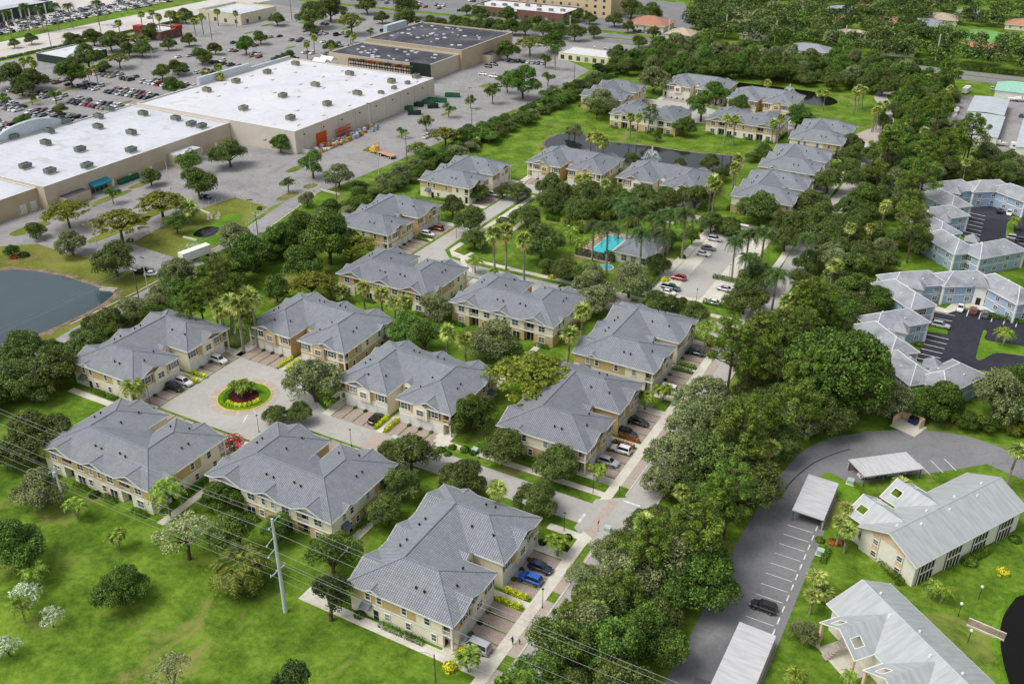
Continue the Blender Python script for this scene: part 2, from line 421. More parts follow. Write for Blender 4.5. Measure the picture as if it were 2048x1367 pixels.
# club car park
sheet('club_parking', [(-82.4,234.3),(-63,236),(-63.5,290),(-82.4,290)], 0.03, CONC)
sheet('club_parking', [(-77.6,237),(-69.5,237),(-69.5,288),(-77.6,288)], 0.036, ASPH_STREET)
for k in range(19):
    v = 236.5 + k * 2.75
    b = MB(); b.box(-82.2, -77.8, v-0.06, v+0.06, 0.036, 0.042); struct(b.build('parking_line', PAINT))
    if k not in (7, 8, 9): b = MB(); b.box(-69.3, -64.5, v-0.06, v+0.06, 0.036, 0.042); struct(b.build('parking_line', PAINT))
for v0 in (252.6, 258.1):
    for k in range(6):
        b = MB(); b.obox((-81.6+k*0.75, v0+1.4, 0.041), (0.22, 2.0, 0.008), R(-35)); struct(b.build('hatch_line', PAINT))
slab('sidewalk', rect(-85.0, -82.5, 232, 292), 0, 0.10, CONC)
slab('sidewalk', rect(-90, -85.0, 252.5, 260), 0, 0.09, PAVER_L)
# sidewalks
slab('sidewalk', rect(-56.0, -53.9, 80, 127.5), 0, 0.10, CONC)
slab('sidewalk', [(-56.0,127.5),(-53.9,127.5),(-53.6,130),(-56.0,131.2)], 0, 0.095, CONC)
slab('sidewalk', [(-57.2,141.2),(-55.2,142.5),(-55.2,200),(-55.4,213),(-57.4,213)], 0, 0.10, CONC)
slab('sidewalk', rect(-62.5, -56.0, 128.6, 130.3), 0, 0.09, CONC)
slab('sidewalk', rect(-97, -57.2, 142.4, 144.0), 0, 0.09, CONC)
slab('sidewalk', rect(-141, -58, 228.6, 230.4), 0, 0.10, CONC)
slab('sidewalk', [(-149.4,233),(-147.6,232.5),(-140,230.4),(-141,228.6),(-146,229)], 0, 0.095, CONC)
slab('sidewalk', rect(-149.4, -147.6, 232.8, 289), 0, 0.10, CONC)
slab('sidewalk', rect(-147.6, -96, 287.4, 289), 0, 0.10, CONC)
slab('sidewalk', ribbon(smooth_path(PP([(950,548),(925,520),(945,505)]),5), -0.7, 0.7), 0, 0.09, CONC)
slab('sidewalk', ribbon(smooth_path(PP([(1010,470),(1035,452),(1048,440),(1060,415)]),5), -0.8, 0.8), 0, 0.09, CONC)
slab('sidewalk', ribbon(smooth_path(PP([(1217,565),(1235,590),(1262,600)]),5), -0.8, 0.8), 0, 0.09, CONC)
slab('sidewalk', rect(-97.5, -95.8, 144, 216), 0, 0.07, CONC)          # path between houses G, K and H
slab('sidewalk', ribbon(smooth_path(PP([(1480,640),(1530,560),(1560,522),(1580,490),(1600,460)]),5), -1.1, 0.9), 0, 0.10, CONC)
slab('sidewalk', [(-58.0,300),(-56.2,300),(-56.4,412),(-58.2,412)], 0, 0.10, CONC)
slab('front_walk', rect(-91.5, -56, 91.2, 93.2), 0, 0.09, CONC)        # along the gable end of the nearest house
slab('front_walk', [(-91.5,91.2),(-91.5,97.6),(-88.2,97.6),(-88.2,95.6),(-85.2,95.6),(-85.2,93.2)], 0, 0.095, CONC)
slab('front_walk', rect(-93.4, -91.6, 103.5, 128), 0, 0.08, CONC)
slab('front_walk', rect(-128.3, -126.6, 94, 122), 0, 0.08, CONC)
slab('front_walk', rect(-164.5, -183, 118.2, 120), 0, 0.08, CONC)
slab('front_walk', rect(-162.4, -160.8, 150, 163), 0, 0.08, CONC)
slab('front_walk', rect(-127.5, -126.2, 146, 170), 0, 0.08, CONC)
# paver aprons and kerb strips of the main street
for v0, v1 in ((80,83.5),(85.8,94),(97.5,111.5),(114,120.5)):
    slab('apron', rect(-53.9, -52.1, v0, v1), 0, 0.07, PAVER_L)
for v0, v1 in ((147.5,158),(161.5,176),(179,188),(191,205)):
    slab('apron', rect(-55.2, -53.2, v0, v1), 0, 0.07, PAVER_L)
slab('kerb', rect(-52.2, -51.9, 60, 128), 0, 0.11, KERBM)
slab('kerb', rect(-53.3, -53.0, 145, 176), 0, 0.11, KERBM)
b = MB(); b.obox((-51.2, 143.4, 0.05), (3.6, 0.5, 0.01), 0); struct(b.build('road_marking', PAINT))
b = MB(); b.obox((-57.9, 134.6, 0.044), (0.6, 2.9, 0.01), 0); struct(b.build('road_marking', PAINT))
# condo lane at the right
LANE = smooth_path(PP([(1345,1450),(1450,1240),(1490,1150),(1560,1020),(1600,960),(1650,910),(1720,888),(1820,880),(1930,890),(2048,935),(2150,975)]), 6)
sheet('condo_lane', ribbon(LANE, -4.2, 4.0), 0.03, ASPH_LANE)
sheet('condo_lane', [(-24,80),(-16.2,80),(-16.0,168),(-19,172),(-25,172)], 0.026, ASPH_LANE)
sheet('condo_lane', PP([(1650,960),(1680,900),(1800,880),(1850,890),(1835,945),(1740,962),(1700,965)]), 0.024, ASPH_LANE)
sheet('condo_lane', PP([(1835,948),(1840,885),(1990,898),(1985,925),(1900,940)]), 0.028, ASPH_LANE)
slab('grass_verge', smooth_path(PP([(1640,963),(1650,945),(1672,950),(1700,968),(1720,990),(1690,1010),(1665,985)]), 5, True), 0, 0.06, GRASS_LUSH)
for k in range(11):
    v = 121.6 + k * 3.02
    b = MB(); b.box(-22.6, -17.9, v-0.07, v+0.07, 0.032, 0.038); struct(b.build('parking_line', PAINT))
    b = MB(); b.box(-17.6, -17.35, v+0.7, v+2.3, 0.03, 0.15); struct(b.build('wheel_stop', PAINT))
for k in range(3):
    b = MB(); a = P(1848+k*26, 936-k*4); b.obox((a[0], a[1], 0.035), (0.16, 4.4, 0.008), R(40)); struct(b.build('parking_line', PAINT))
b = MB(); q = smooth_path(PP([(1560,995),(1580,965),(1620,930),(1660,910),(1700,897)]), 5); b.flat(ribbon(q, -0.13, 0.13), 0.037); struct(b.build('tar_seam', ASPH_BLACK))
b = MB(); b.flat(PP([(1390,1352),(1440,1367),(1440,1400),(1375,1400)]), 0.036); struct(b.build('asphalt_patch', plain('asphalt_patch', lin(92,91,96), 0.9)))
# blue condo lots
sheet('condo_lot', PP([(1868,616),(1912,620),(1960,618),(2130,655),(2150,760),(1965,740),(1925,735),(1832,722)]), 0.03, ASPH_BLACK)
sheet('condo_lot', PP([(1938,415),(1975,412),(2060,420),(2140,425),(2140,540),(1995,520),(1990,500),(1922,472)]), 0.03, ASPH_BLACK)
for (x0, y0, x1, y1, n, dx, dy) in ((1868,622,1850,655,4,42,9),(1854,668,1834,715,6,43,10),(1940,425,1928,470,7,31,7)):
    for k in range(n):
        t = k / (n - 1); x, y = x0+(x1-x0)*t, y0+(y1-y0)*t
        a, c = P(x, y), P(x+dx, y+dy)
        b = MB(); b.flat(ribbon([a, c], -0.11, 0.11), 0.036); struct(b.build('parking_line', PAINT))
for k in range(8):
    a, c = P(1938+k*24.5, 618+k*5.3), P(1933+k*24.5, 632+k*5.3)
    b = MB(); b.flat(ribbon([a, c], -0.11, 0.11), 0.036); struct(b.build('parking_line', PAINT))
slab('grass_verge', smooth_path(PP([(1966,662),(1974,664),(1972,680),(2035,690),(2070,702),(2060,712),(1995,705),(1965,718),(1953,716),(1955,700)]), 4, True), 0, 0.12, GRASS_LUSH, KERBM)
slab('grass_verge', PP([(1860,652),(1895,660),(1895,668),(1850,662)]), 0, 0.11, GRASS_LUSH)
slab('sidewalk', PP([(1866,610),(1890,617),(1905,606),(1935,602),(1995,617),(1990,625),(1935,615),(1915,620),(1895,626),(1866,620)]), 0, 0.10, CONC)
slab('grass_verge', smooth_path(PP([(2015,447),(2026,445),(2030,470),(2060,480),(2060,492),(2025,480),(2012,478)]), 4, True), 0, 0.12, GRASS_LUSH, KERBM)
# storage yard
sheet('storage_yard', PP([(1925,192),(2060,200),(2150,215),(2150,330),(2040,310),(1905,280),(1890,262),(1900,215)]), 0.025, ASPH_MALL)
sheet('dirt_path', ribbon(smooth_path(PP([(1690,640),(1700,600),(1735,580),(1750,560)]),5), -1.3, 1.3), 0.02, DIRT)
# pool terrace
slab('pool_deck', [(-113.5,247.5),(-101.5,247.5),(-101.5,271),(-113.5,271)], 0, 0.10, PAVER_L)
slab('pool_coping', rect(-110.9,-104.3,252.7,268.2), 0.05, 0.125, CONC)
sheet('pool_water', rect(-110.5,-104.7,253.1,267.8), 0.131, POOLW)
slab('pool_coping', circle(*P(1213,534), 2.2, 20), 0.05, 0.11, CONC)
sheet('pool_water', circle(*P(1213,534), 1.9, 20), 0.116, POOLW)
# mall islands with grass
for i, (x, y, l, w) in enumerate(((60,457,14,6),(130,420,20,5),(240,458,26,4.5),(310,425,24,4.5),(288,366,14,3.5),(222,395,18,3.5),(455,312,14,4),(590,338,9,4),(575,393,10,4.5),(560,292,9,5),
      (620,372,6,4),(806,270,9,2.5),(848,243,9,2.5),(893,227,9,2.5),(940,204,9,2.5),(985,182,10,3.5),(970,172,8,5),(742,297,9,4),
      (330,75,14,4),(470,150,10,3),(300,100,12,4),(215,117,12,4),(170,130,12,4),(150,175,20,5),(90,185,14,4),(60,205,12,4),(105,160,10,3),(255,155,10,3),
      (440,120,10,3),(580,95,9,3),(500,65,10,3),(535,50,12,4),(620,42,22,7),(400,40,14,5),(700,55,18,5),(380,92,10,3),(250,205,8,3))):
    u, v = P(x, y)
    pts = [(u-w/2+0.6*math.cos(t), v) for t in (0,)]
    e = [(u+w/2*math.cos(t)*abs(math.cos(t))**-0.4 if abs(math.cos(t))>1e-3 else u, v+l/2*math.sin(t)) for t in [2*math.pi*k/18+0.05 for k in range(18)]]
    slab('traffic_island', e, 0, 0.13, GRASS_DRY if y > 150 else GRASS_LUSH, KERBM)
# wide verges by the highway
slab('grass_verge', [(-507,60),(-500,60),(-500,548),(-507,548)], 0, 0.05, GRASS_LUSH)
# ------------------------------------------------------------------ house materials
def tile_mat(name, base, dark, su=0.41, sv=0.40, amt=0.75):
    """glazed grey roof tiles: barrel columns up the slope, overlapping courses (UV in metres)"""
    m, nt, nn, ll, b = nmat(name)
    uv = nn.new('ShaderNodeUVMap'); sp = nn.new('ShaderNodeSeparateXYZ'); ll.new(uv.outputs[0], sp.inputs[0])
    fu = mth(nt, 'FRACT', mth(nt, 'DIVIDE', sp.outputs[0], su)); fv = mth(nt, 'FRACT', mth(nt, 'DIVIDE', sp.outputs[1], sv))
    # barrel profile and course step as height
    hu = mth(nt, 'SINE', mth(nt, 'MULTIPLY', fu, math.pi)); h = mth(nt, 'SUBTRACT', mth(nt, 'MULTIPLY', hu, 1.0), mth(nt, 'MULTIPLY', fv, 0.6))
    bump(nt, b, h, 0.9, 0.07)
    joint = mth(nt, 'MAXIMUM', mth(nt, 'LESS_THAN', hu, 0.42), mth(nt, 'MULTIPLY', mth(nt, 'GREATER_THAN', fv, 0.82), 0.7))
    p = pos(nt)
    # every tile its own shade
    cell = nn.new('ShaderNodeTexWhiteNoise'); cell.noise_dimensions = '2D'
    cb = nn.new('ShaderNodeCombineXYZ')
    ll.new(mth(nt, 'FLOOR', mth(nt, 'DIVIDE', sp.outputs[0], su)), cb.inputs[0]); ll.new(mth(nt, 'FLOOR', mth(nt, 'DIVIDE', sp.outputs[1], sv)), cb.inputs[1])
    ll.new(cb.outputs[0], cell.inputs['Vector'])
    f = noise(nt, 0.3, 7, 0.68, p, 0.6)
    k = mth(nt, 'ADD', mth(nt, 'MULTIPLY', f, 0.75), mth(nt, 'MULTIPLY', cell.outputs['Value'], 0.25))
    c = ramp(nt, k, [(0.3, tuple(x*0.84 for x in base[:3])+(1,)), (0.7, tuple(min(1,x*1.14) for x in base[:3])+(1,))])
    cs = nn.new('ShaderNodeCombineXYZ'); ll.new(mth(nt, 'MULTIPLY', sp.outputs[0], 0.9), cs.inputs[0]); ll.new(mth(nt, 'MULTIPLY', sp.outputs[1], 0.14), cs.inputs[1])
    sk = noise(nt, 1.0, 5, 0.65, cs.outputs[0]); c = mixc(nt, mth(nt, 'MULTIPLY', ramp(nt, sk, [(0.52, g3(0)), (0.70, g3(1))]), 0.38), c, tuple(x*0.62 for x in base[:3])+(1,))
    oi = nn.new('ShaderNodeObjectInfo'); hv = nn.new('ShaderNodeHueSaturation'); ll.new(c, hv.inputs['Color']); ll.new(mth(nt, 'ADD', 0.88, mth(nt, 'MULTIPLY', oi.outputs['Random'], 0.22)), hv.inputs['Value']); c = hv.outputs[0]
    c = mixc(nt, mth(nt, 'MULTIPLY', joint, amt), c, dark)
    ll.new(c, b.inputs['Base Color'])
    b.inputs['Roughness'].default_value = 0.42; b.inputs['Specular IOR Level'].default_value = 0.5
    return m
TILE = tile_mat('grey_roof_tiles', lin(142,147,152), lin(66,70,77), amt=0.66)
RIDGE = plain('ridge_tiles', lin(128,134,146), 0.5, 0.1, 2.0)
VENTM = plain('vent_pipe_black', lin(34,36,42), 0.5)
TAN = plain('tan_stucco', lin(200,176,124), 0.9, 0.08, 0.5)
CREAM = plain('cream_stucco', lin(233,226,200), 0.9, 0.06, 0.5)
WHITE = plain('white_trim', lin(232,230,224), 0.6, 0.04, 1.0)
DOORW = plain('white_garage_door', lin(226,226,222), 0.5, 0.04, 1.0)
GREYD = plain('grey_awning', lin(96,100,110), 0.5)
SHUT = plain('green_shutter', lin(86,96,84), 0.6)
DARKIN = plain('dark_interior', lin(46,44,44), 0.9)
def glass_mat(name, c, rough=0.06):
    m, nt, nn, ll, b = nmat(name)
    oi = nn.new('ShaderNodeObjectInfo')
    c2 = ramp(nt, oi.outputs['Random'], [(0.0, c), (0.7, tuple(x*1.6+0.01 for x in c[:3])+(1,)), (1.0, lin(150,158,160))])
    ll.new(c2, b.inputs['Base Color']); b.inputs['Roughness'].default_value = rough; b.inputs['Specular IOR Level'].default_value = 0.8
    return m
GLASS = glass_mat('window_glass', lin(52,60,68))
SCREEN = plain('dark_screen_and_shade', lin(40,42,46), 0.7)  # dark door panes, and the painted shade of the condo porch recesses

HW, HD, HH, ZE, RISE = 31.0, 21.2, 7.2, 6.05, 3.02
KS = RISE / HH
_win = {}
def window_mesh(w, h, bars):
    key = (w, h, bars)
    if key in _win: return _win[key]
    b = MB(); t = 0.16
    b.box(-w/2-t, w/2+t, -0.10, 0.0, h/2, h/2+t, bottom=True); b.box(-w/2-t-0.05, w/2+t+0.05, -0.14, 0.0, -h/2-t, -h/2, bottom=True)
    b.box(-w/2-t, -w/2, -0.10, 0, -h/2, h/2); b.box(w/2, w/2+t, -0.10, 0, -h/2, h/2)
    b.box(-w/2, w/2, -0.075, -0.02, -0.035, 0.035, bottom=True)
    for k in range(1, bars): x = -w/2 + w*k/bars; b.box(x-0.035, x+0.035, -0.07, -0.02, -h/2, h/2)
    g = MB(); g.face([(-w/2,-0.05,-h/2),(w/2,-0.05,-h/2),(w/2,-0.05,h/2),(-w/2,-0.05,h/2)])
    _win[key] = (b.mesh('window', WHITE), g.mesh('pane', GLASS)); return _win[key]
def window(parent, x, y, z, rz, w=1.0, h=1.5, bars=1):
    f, g = window_mesh(w, h, bars)
    o = obj('window', f, parent, (x, y, z), rz); obj('pane', g, o); return o
_misc = {}
def cached(key, fn):
    if key not in _misc: _misc[key] = fn()
    return _misc[key]
def garage_mesh():
    b = MB(); w, h = 2.45, 2.2
    b.box(-w/2-0.12, w/2+0.12, -0.07, 0, h, h+0.14); b.box(-w/2-0.12, -w/2, -0.07, 0, 0, h); b.box(w/2, w/2+0.12, -0.07, 0, 0, h)
    for k in range(4): b.box(-w/2+0.03, w/2-0.03, -0.05, 0.0, 0.03+k*h/4, (k+1)*h/4-0.03)
    b.box(-w/2, w/2, -0.02, 0, 0, h)
    return b.mesh('garage_door', DOORW)
def railing_mesh(w):
    b = MB(); b.box(-w/2, w/2, -0.05, 0.05, 0.98, 1.06, bottom=True); b.box(-w/2, w/2, -0.04, 0.04, 0.08, 0.15, bottom=True)
    n = max(3, int(w / 0.22))
    for k in range(n + 1): x = -w/2 + w*k/n; b.box(x-0.025, x+0.025, -0.025, 0.025, 0.15, 0.98)
    return b.mesh('railing', WHITE)
def awning_mesh():
    b = MB(); w, d = 1.9, 1.5
    b.face([(-w/2,-d,0),(w/2,-d,0),(w/2,0,0.75),(-w/2,0,0.75)]); b.face([(-w/2,-d,-0.08),(-w/2,0,0.67),(w/2,0,0.67),(w/2,-d,-0.08)])
    b.face([(-w/2,-d,-0.08),(w/2,-d,-0.08),(w/2,-d,0),(-w/2,-d,0)]); b.face([(-w/2,0,0),(-w/2,-d,-0.08),(-w/2,-d,0),(-w/2,0,0.75)]); b.face([(w/2,0,0),(w/2,0,0.75),(w/2,-d,0),(w/2,-d,-0.08)])
    for s in (-1, 1): b.tube((s*0.8,-d+0.15,-0.05), (s*0.8,-0.02,-0.8), 0.04, n=5)
    return b.mesh('awning', GREYD)
def door_mesh():
    b = MB(); w, h = 1.0, 2.1
    b.box(-w/2-0.15, w/2+0.15, -0.06, 0, 0, h); b.box(-w/2, w/2, -0.09, 0, 0.02, h-0.05, 1)
    n = 8
    for k in range(n):
        a0, a1 = math.pi*k/n, math.pi*(k+1)/n; r = w/2+0.15
        b.face([(0,-0.06,h),(r*math.cos(a0),-0.06,h+r*math.sin(a0)),(r*math.cos(a1),-0.06,h+r*math.sin(a1))][::1])
    return b.mesh('door', [WHITE, DARKIN])
def slider_mesh(w, h):
    b = MB(); b.box(-w/2, w/2, -0.06, 0, 0.04, h, 1); b.box(-w/2-0.08, w/2+0.08, -0.08, 0, h, h+0.1); b.box(-0.05, 0.05, -0.09, 0, 0, h); b.box(-w/2-0.08,-w/2,-0.08,0,0,h); b.box(w/2,w/2+0.08,-0.08,0,0,h)
    return b.mesh('sliding_door', [WHITE, SCREEN])
def shutter_mesh():
    b = MB(); b.box(-0.2, 0.2, -0.06, 0, -0.78, 0.78)
    for k in range(6): z = -0.7+k*0.24; b.box(-0.15, 0.15, -0.075, 0, z, z+0.14)
    return b.mesh('shutter', SHUT)
def vent_mesh():
    b = MB(); b.tube((0,0,-0.2), (0,0,0.32), 0.13, 0.13, 7); b.tube((0,0,0.32), (0,0,0.46), 0.24, 0.20, 8); return b.mesh('roof_vent', VENTM)
BACK, FRONT, RIGHT, LEFT = 0.0, math.pi, math.pi/2, -math.pi/2     # rotation of a wall piece whose outside is local -y

def quv(pts, o, ex):
    """UVs in metres for a sloped face: u along ex, v up the slope"""
    return [((p[0]-o[0])*ex[0]+(p[1]-o[1])*ex[1], math.hypot(((p[0]-o[0])*-ex[1]+(p[1]-o[1])*ex[0]), p[2]-o[2])) for p in pts]

def build_house(scheme):
    up, lo, acc = ((TAN, CREAM, CREAM), (CREAM, TAN, TAN))[scheme]
    root = thing('townhouse')
    half = [(0,-10.1),(6.8,-10.1),(6.8,-8.9),(9.6,-8.9),(9.6,-10.1),(15,-10.1),(15,8.3),(13.2,8.3),(13.2,10.1),(1.6,10.1),(1.6,3.3),(0,3.3)]
    outl = half[1:-1] + [(-x, y) for x, y in half[1:-1]][::-1]
    b = MB(); b.prism(outl, 0, 3.0, top=True); b.build('lower_wall', lo, root)
    b = MB(); b.prism(outl, 3.0, ZE+0.02, top=False); b.build('upper_wall', up, root)
    # floor band, corner boards
    full = [(-15,-10.1),(15,-10.1),(15,10.1),(1.6,10.1),(1.6,3.3),(-1.6,3.3),(-1.6,10.1),(-15,10.1)]
    b = MB()
    for x0,x1,y0,y1 in ((-15.06,15.06,-10.17,-10.02),(14.95,15.06,-10.1,10.1),(-15.06,-14.95,-10.1,10.1),(1.55,15.06,10.03,10.17),(-15.06,-1.55,10.03,10.17)):
        b.box(x0,x1,y0,y1,2.9,3.12,bottom=True)
    b.build('belt_trim', WHITE, root)
    for s in (-1, 1):
        b = MB(); b.box(min(s*13.2,s*15.0),max(s*13.2,s*15.0),8.3,10.08,2.86,3.0,bottom=True); b.build('balcony_floor', CREAM, root)
        b = MB(); b.box(min(s*6.8,s*9.6),max(s*6.8,s*9.6),-10.08,-8.9,2.86,3.0,bottom=True); b.build('balcony_floor', CREAM, root)
    for s in (-1, 1):
        b = MB(); b.box(s*14.8-0.18, s*14.8+0.18, 9.72, 10.08, 0, ZE-0.02); b.build('corner_post', CREAM, root)
    # accent panels on the upper floor: front third of each side, and strips between the front windows
    for s in (-1, 1):
        x = s * 15.0
        b = MB(); b.box(min(x, x+s*0.03), max(x, x+s*0.03), 3.2, 8.28, 3.13, ZE-0.05, bottom=True); b.build('wall_panel', acc, root)
        b = MB(); b.box(min(s*1.6,s*1.56), max(s*1.6,s*1.56), 3.32, 10.06, 3.0, ZE-0.05); b.build('wall_panel', acc, root)
        b = MB(); b.box(min(s*1.62,s*4.7), max(s*1.62,s*4.7), 10.08, 10.13, 3.13, ZE-0.05, bottom=True); b.build('wall_panel', acc, root)
    # roof
    w, d, h = HW/2, HD/2, HH
    g = w - 2*h; zr = ZE + RISE; yn = -d + 2*h
    BL, BR, FR, FL = (-w,-d,ZE), (w,-d,ZE), (w,d,ZE), (-w,d,ZE)
    FRi, NR, NL, FLi = (g,d,ZE), (g,yn,ZE), (-g,yn,ZE), (-g,d,ZE)
    PL, PR, RL, RR = (-w+h,-d+h,zr), (w-h,-d+h,zr), (-w+h,d-h,zr), (w-h,d-h,zr)
    r = MB()
    for pts, ex in (([BL,BR,PR,PL],(1,0)), ([BR,FR,RR,PR],(0,1)), ([FR,FRi,RR],(-1,0)), ([FRi,NR,PR,RR],(0,-1)), ([NR,NL,PL,PR],(-1,0)),
                    ([NL,FLi,RL,PL],(0,1)), ([FLi,FL,RL],(-1,0)), ([FL,BL,PL,RL],(0,-1))):
        r.face(pts, 0, quv(pts, pts[0], ex))
    walls, trims = [], []
    def gable(cx, side, hw, wallm, off=0.0, lift=0.0):
        """cross gable on an eave; side: b(ack) f(ront) r(ight) l(eft); off: how far it stands out"""
        T = {'b': lambda a, q: (a, -d - q), 'f': lambda a, q: (-a, d + q), 'r': lambda a, q: (w + q, a), 'l': lambda a, q: (-w - q, -a)}[side]
        z0, z1 = ZE + lift, ZE + lift + hw*KS
        p = lambda a, q, z: (*T(a, q), z)
        A, B, Cc, A2, D, D2 = p(cx-hw, off+0.1, z0), p(cx, off+0.1, z1), p(cx, -hw-lift/KS, z1), p(cx-hw, -lift/KS, z0), p(cx+hw, off+0.1, z0), p(cx+hw, -lift/KS, z0)
        ex = (A2[0]-A[0], A2[1]-A[1]); l = math.hypot(*ex) or 1; ex = (ex[0]/l, ex[1]/l)
        r.face([A2, A, B, Cc], 0, quv([A2, A, B, Cc], A, (ex[0], ex[1]))); r.face([D, D2, Cc, B], 0, quv([D, D2, Cc, B], D, ex))
        wb = MB(); q = off - 0.42
        wb.face([p(cx-hw+0.25, q, z0-0.3), p(cx+hw-0.25, q, z0-0.3), p(cx+hw-0.25, q, z0+0.1), p(cx, q, z1-0.02), p(cx-hw+0.25, q, z0+0.1)])
        wb.build('gable_wall', wallm, root)
        tb = MB(); n_ = 0.06
        for e0 in (A, D):
            tb.tube((e0[0], e0[1], e0[2]-0.10), (B[0], B[1], B[2]-0.10), 0.10, n=4)
        tb.build('gable_trim', WHITE, root)
        rb = MB(); rb.tube((B[0],B[1],B[2]), (Cc[0],Cc[1],Cc[2]), 0.11, n=5); return rb
    caps = [gable(-9.9,'b',3.8,up), gable(0,'b',3.2,up), gable(9.9,'b',3.8,up), gable(-5.2,'r',1.8,up), gable(5.2,'l',1.8,up)]
    for s in (-1, 1):
        caps.append(gable(s*9.4, 'f', 3.4, up))
        # bay that stands out, with its own small gable
        cx = s * 7.6
        bb = MB(); x0, x1 = -cx-1.75, -cx+1.75
        bb.box(x0, x1, 10.05, 10.75, 2.75, ZE-0.1, bottom=True)
        bb.face([(x1,10.75,ZE-0.1),(x0,10.75,ZE-0.1),(-cx,10.75,ZE-0.15+1.75*KS)])
        bb.build('bay', acc, root)
        z0 = ZE - 0.15; zz = z0 + 2.05*KS; y1 = 10.9
        for sg in (-1, 1):
            pts = [(-cx+sg*2.05,y1,z0),(-cx,y1,zz),(-cx,9.0,zz),(-cx+sg*2.05,9.0,z0)]
            if sg < 0: pts = pts[::-1]
            r.face(pts, 0, [(0,0),(0,2.2),(2,2.2),(2,0)] if sg > 0 else [(2,0),(2,2.2),(0,2.2),(0,0)])
        window(root, -cx, 10.76, 4.35, FRONT, 1.7, 1.35, 2)
    # little gable at the foot of the recess between the wings
    for sg in (-1, 1):
        pts = [(sg*1.35,4.5,ZE-0.1),(0,4.5,ZE+0.75),(0,1.9,ZE+0.75),(sg*1.35,1.9,ZE-0.1)]
        if sg < 0: pts = pts[::-1]
        r.face(pts, 0, [(0,0),(0,1.6),(2.6,1.6),(2.6,0)] if sg > 0 else [(2.6,0),(2.6,1.6),(0,1.6),(0,0)])
    wb = MB(); wb.face([(1.35,4.3,3.2),(-1.35,4.3,3.2),(-1.35,4.3,ZE-0.1),(0,4.3,ZE+0.7),(1.35,4.3,ZE-0.1)]); wb.face([(1.35,3.3,3.2),(1.35,4.3,3.2),(1.35,4.3,ZE-0.1),(1.35,3.3,ZE-0.1)][::-1]); wb.face([(-1.35,3.3,3.2),(-1.35,4.3,3.2),(-1.35,4.3,ZE-0.1),(-1.35,3.3,ZE-0.1)])
    wb.build('gable_wall', acc, root)
    window(root, 0, 4.33, 4.6, FRONT, 1.1, 1.3, 2)
    roof = r.build('roof', TILE, root)
    for a, c in ((PL,PR),(PR,RR),(PL,RL),(PR,BR),(PL,BL),(RR,FR),(RR,FRi),(RL,FL),(RL,FLi)):
        cb = MB(); cb.tube((a[0],a[1],a[2]+0.02), (c[0],c[1],c[2]+0.02), 0.13, n=6); cb.build('ridge_cap', RIDGE, roof)
    for rb in caps: rb.build('ridge_cap', RIDGE, roof)
    vm = cached('vent', vent_mesh)
    for x, y in ((-3,-6.6),(-1.2,-6.7),(3.5,-6.2),(5.2,-6.4),(12.2,1.5),(12.3,3.2),(-12.0,0.8),(-12.3,2.6),(8.6,7.2),(-5,6.3),(-5.2,1.8),(4.6,5.9)):
        # height of the roof over this point
        if y < -d + h and abs(x) < w - (y + d): z = ZE + (y + d)*KS
        elif abs(x) > w - h: z = ZE + min((w - abs(x))*KS, (d - y)*KS)
        else: z = ZE + min((abs(x) - g)*KS, (d - y)*KS)
        obj('roof_vent', vm, roof, (x, y, z))
    # fascia along the eaves
    fb = MB()
    loop = [BL, BR, FR, FRi, NR, NL, FLi, FL]
    for k in range(8):
        a, c = loop[k], loop[(k+1) % 8]
        fb.obox(((a[0]+c[0])/2,(a[1]+c[1])/2,ZE-0.14), (math.hypot(c[0]-a[0],c[1]-a[1])+0.1,0.12,0.26), math.atan2(c[1]-a[1],c[0]-a[0]))
    fb.build('fascia', WHITE, root)
    sb = MB(); sb.box(-15.5,15.5,-10.6,-10.1,ZE-0.05,ZE-0.03,bottom=True); sb.box(15,15.5,-10.1,10.6,ZE-0.05,ZE-0.03,bottom=True); sb.box(-15.5,-15,-10.1,10.6,ZE-0.05,ZE-0.03,bottom=True); sb.box(1.1,15,10.1,10.6,ZE-0.05,ZE-0.03,bottom=True); sb.box(-15,-1.1,10.1,10.6,ZE-0.05,ZE-0.03,bottom=True)
    sb.build('soffit', WHITE, root)
    # windows and doors
    zu, zl = 4.55, 1.55
    for s in (-1, 1):
        for x, ww in ((11.9,1.7),(4.2,1.7),(1.15,0.75)): window(root, s*x, -10.1, zu, BACK, ww, 1.45, 2 if ww > 1 else 1)
        window(root, s*11.9, -10.1, zl, BACK, 1.7, 1.45, 2); window(root, s*1.9, -10.1, zl, BACK, 1.0, 1.45, 1)
        obj('sliding_door', cached('sl', lambda: slider_mesh(2.0, 2.2)), root, (s*4.6, -10.1, 0.05), BACK)
        obj('sliding_door', cached('sl2', lambda: slider_mesh(2.3, 2.2)), root, (s*8.2, -8.9, 0.05), BACK)
        obj('sliding_door', cached('sl2', None), root, (s*8.2, -8.9, 3.05), BACK)
        obj('railing', cached('rl28', lambda: railing_mesh(2.76)), root, (s*8.2, -10.05, 3.0), 0)
        rz = RIGHT if s > 0 else LEFT; x = s * 15.0
        for y in (-6.4, -4.1, 0.9): window(root, x, y, zu, rz, 0.9, 1.4, 1)
        window(root, x + s*0.03, 5.4, zu, rz, 1.0, 1.4, 1); window(root, x, 1.6, zl, rz, 0.9, 1.4, 1); window(root, x, -2.6, zl, rz, 0.9, 1.4, 1); window(root, x, 6.6, zl, rz, 0.9, 1.4, 1)
        obj('awning', cached('aw', awning_mesh), root, (x, -6.6, 2.55), rz)
        obj('door', cached('dr', door_mesh), root, (x, -4.9, 0), rz)
        # front of each wing
        for gx in (11.75, 8.85, 5.95, 3.05): obj('garage_door', cached('gd', garage_mesh), root, (s*gx, 10.1, 0.02), FRONT)
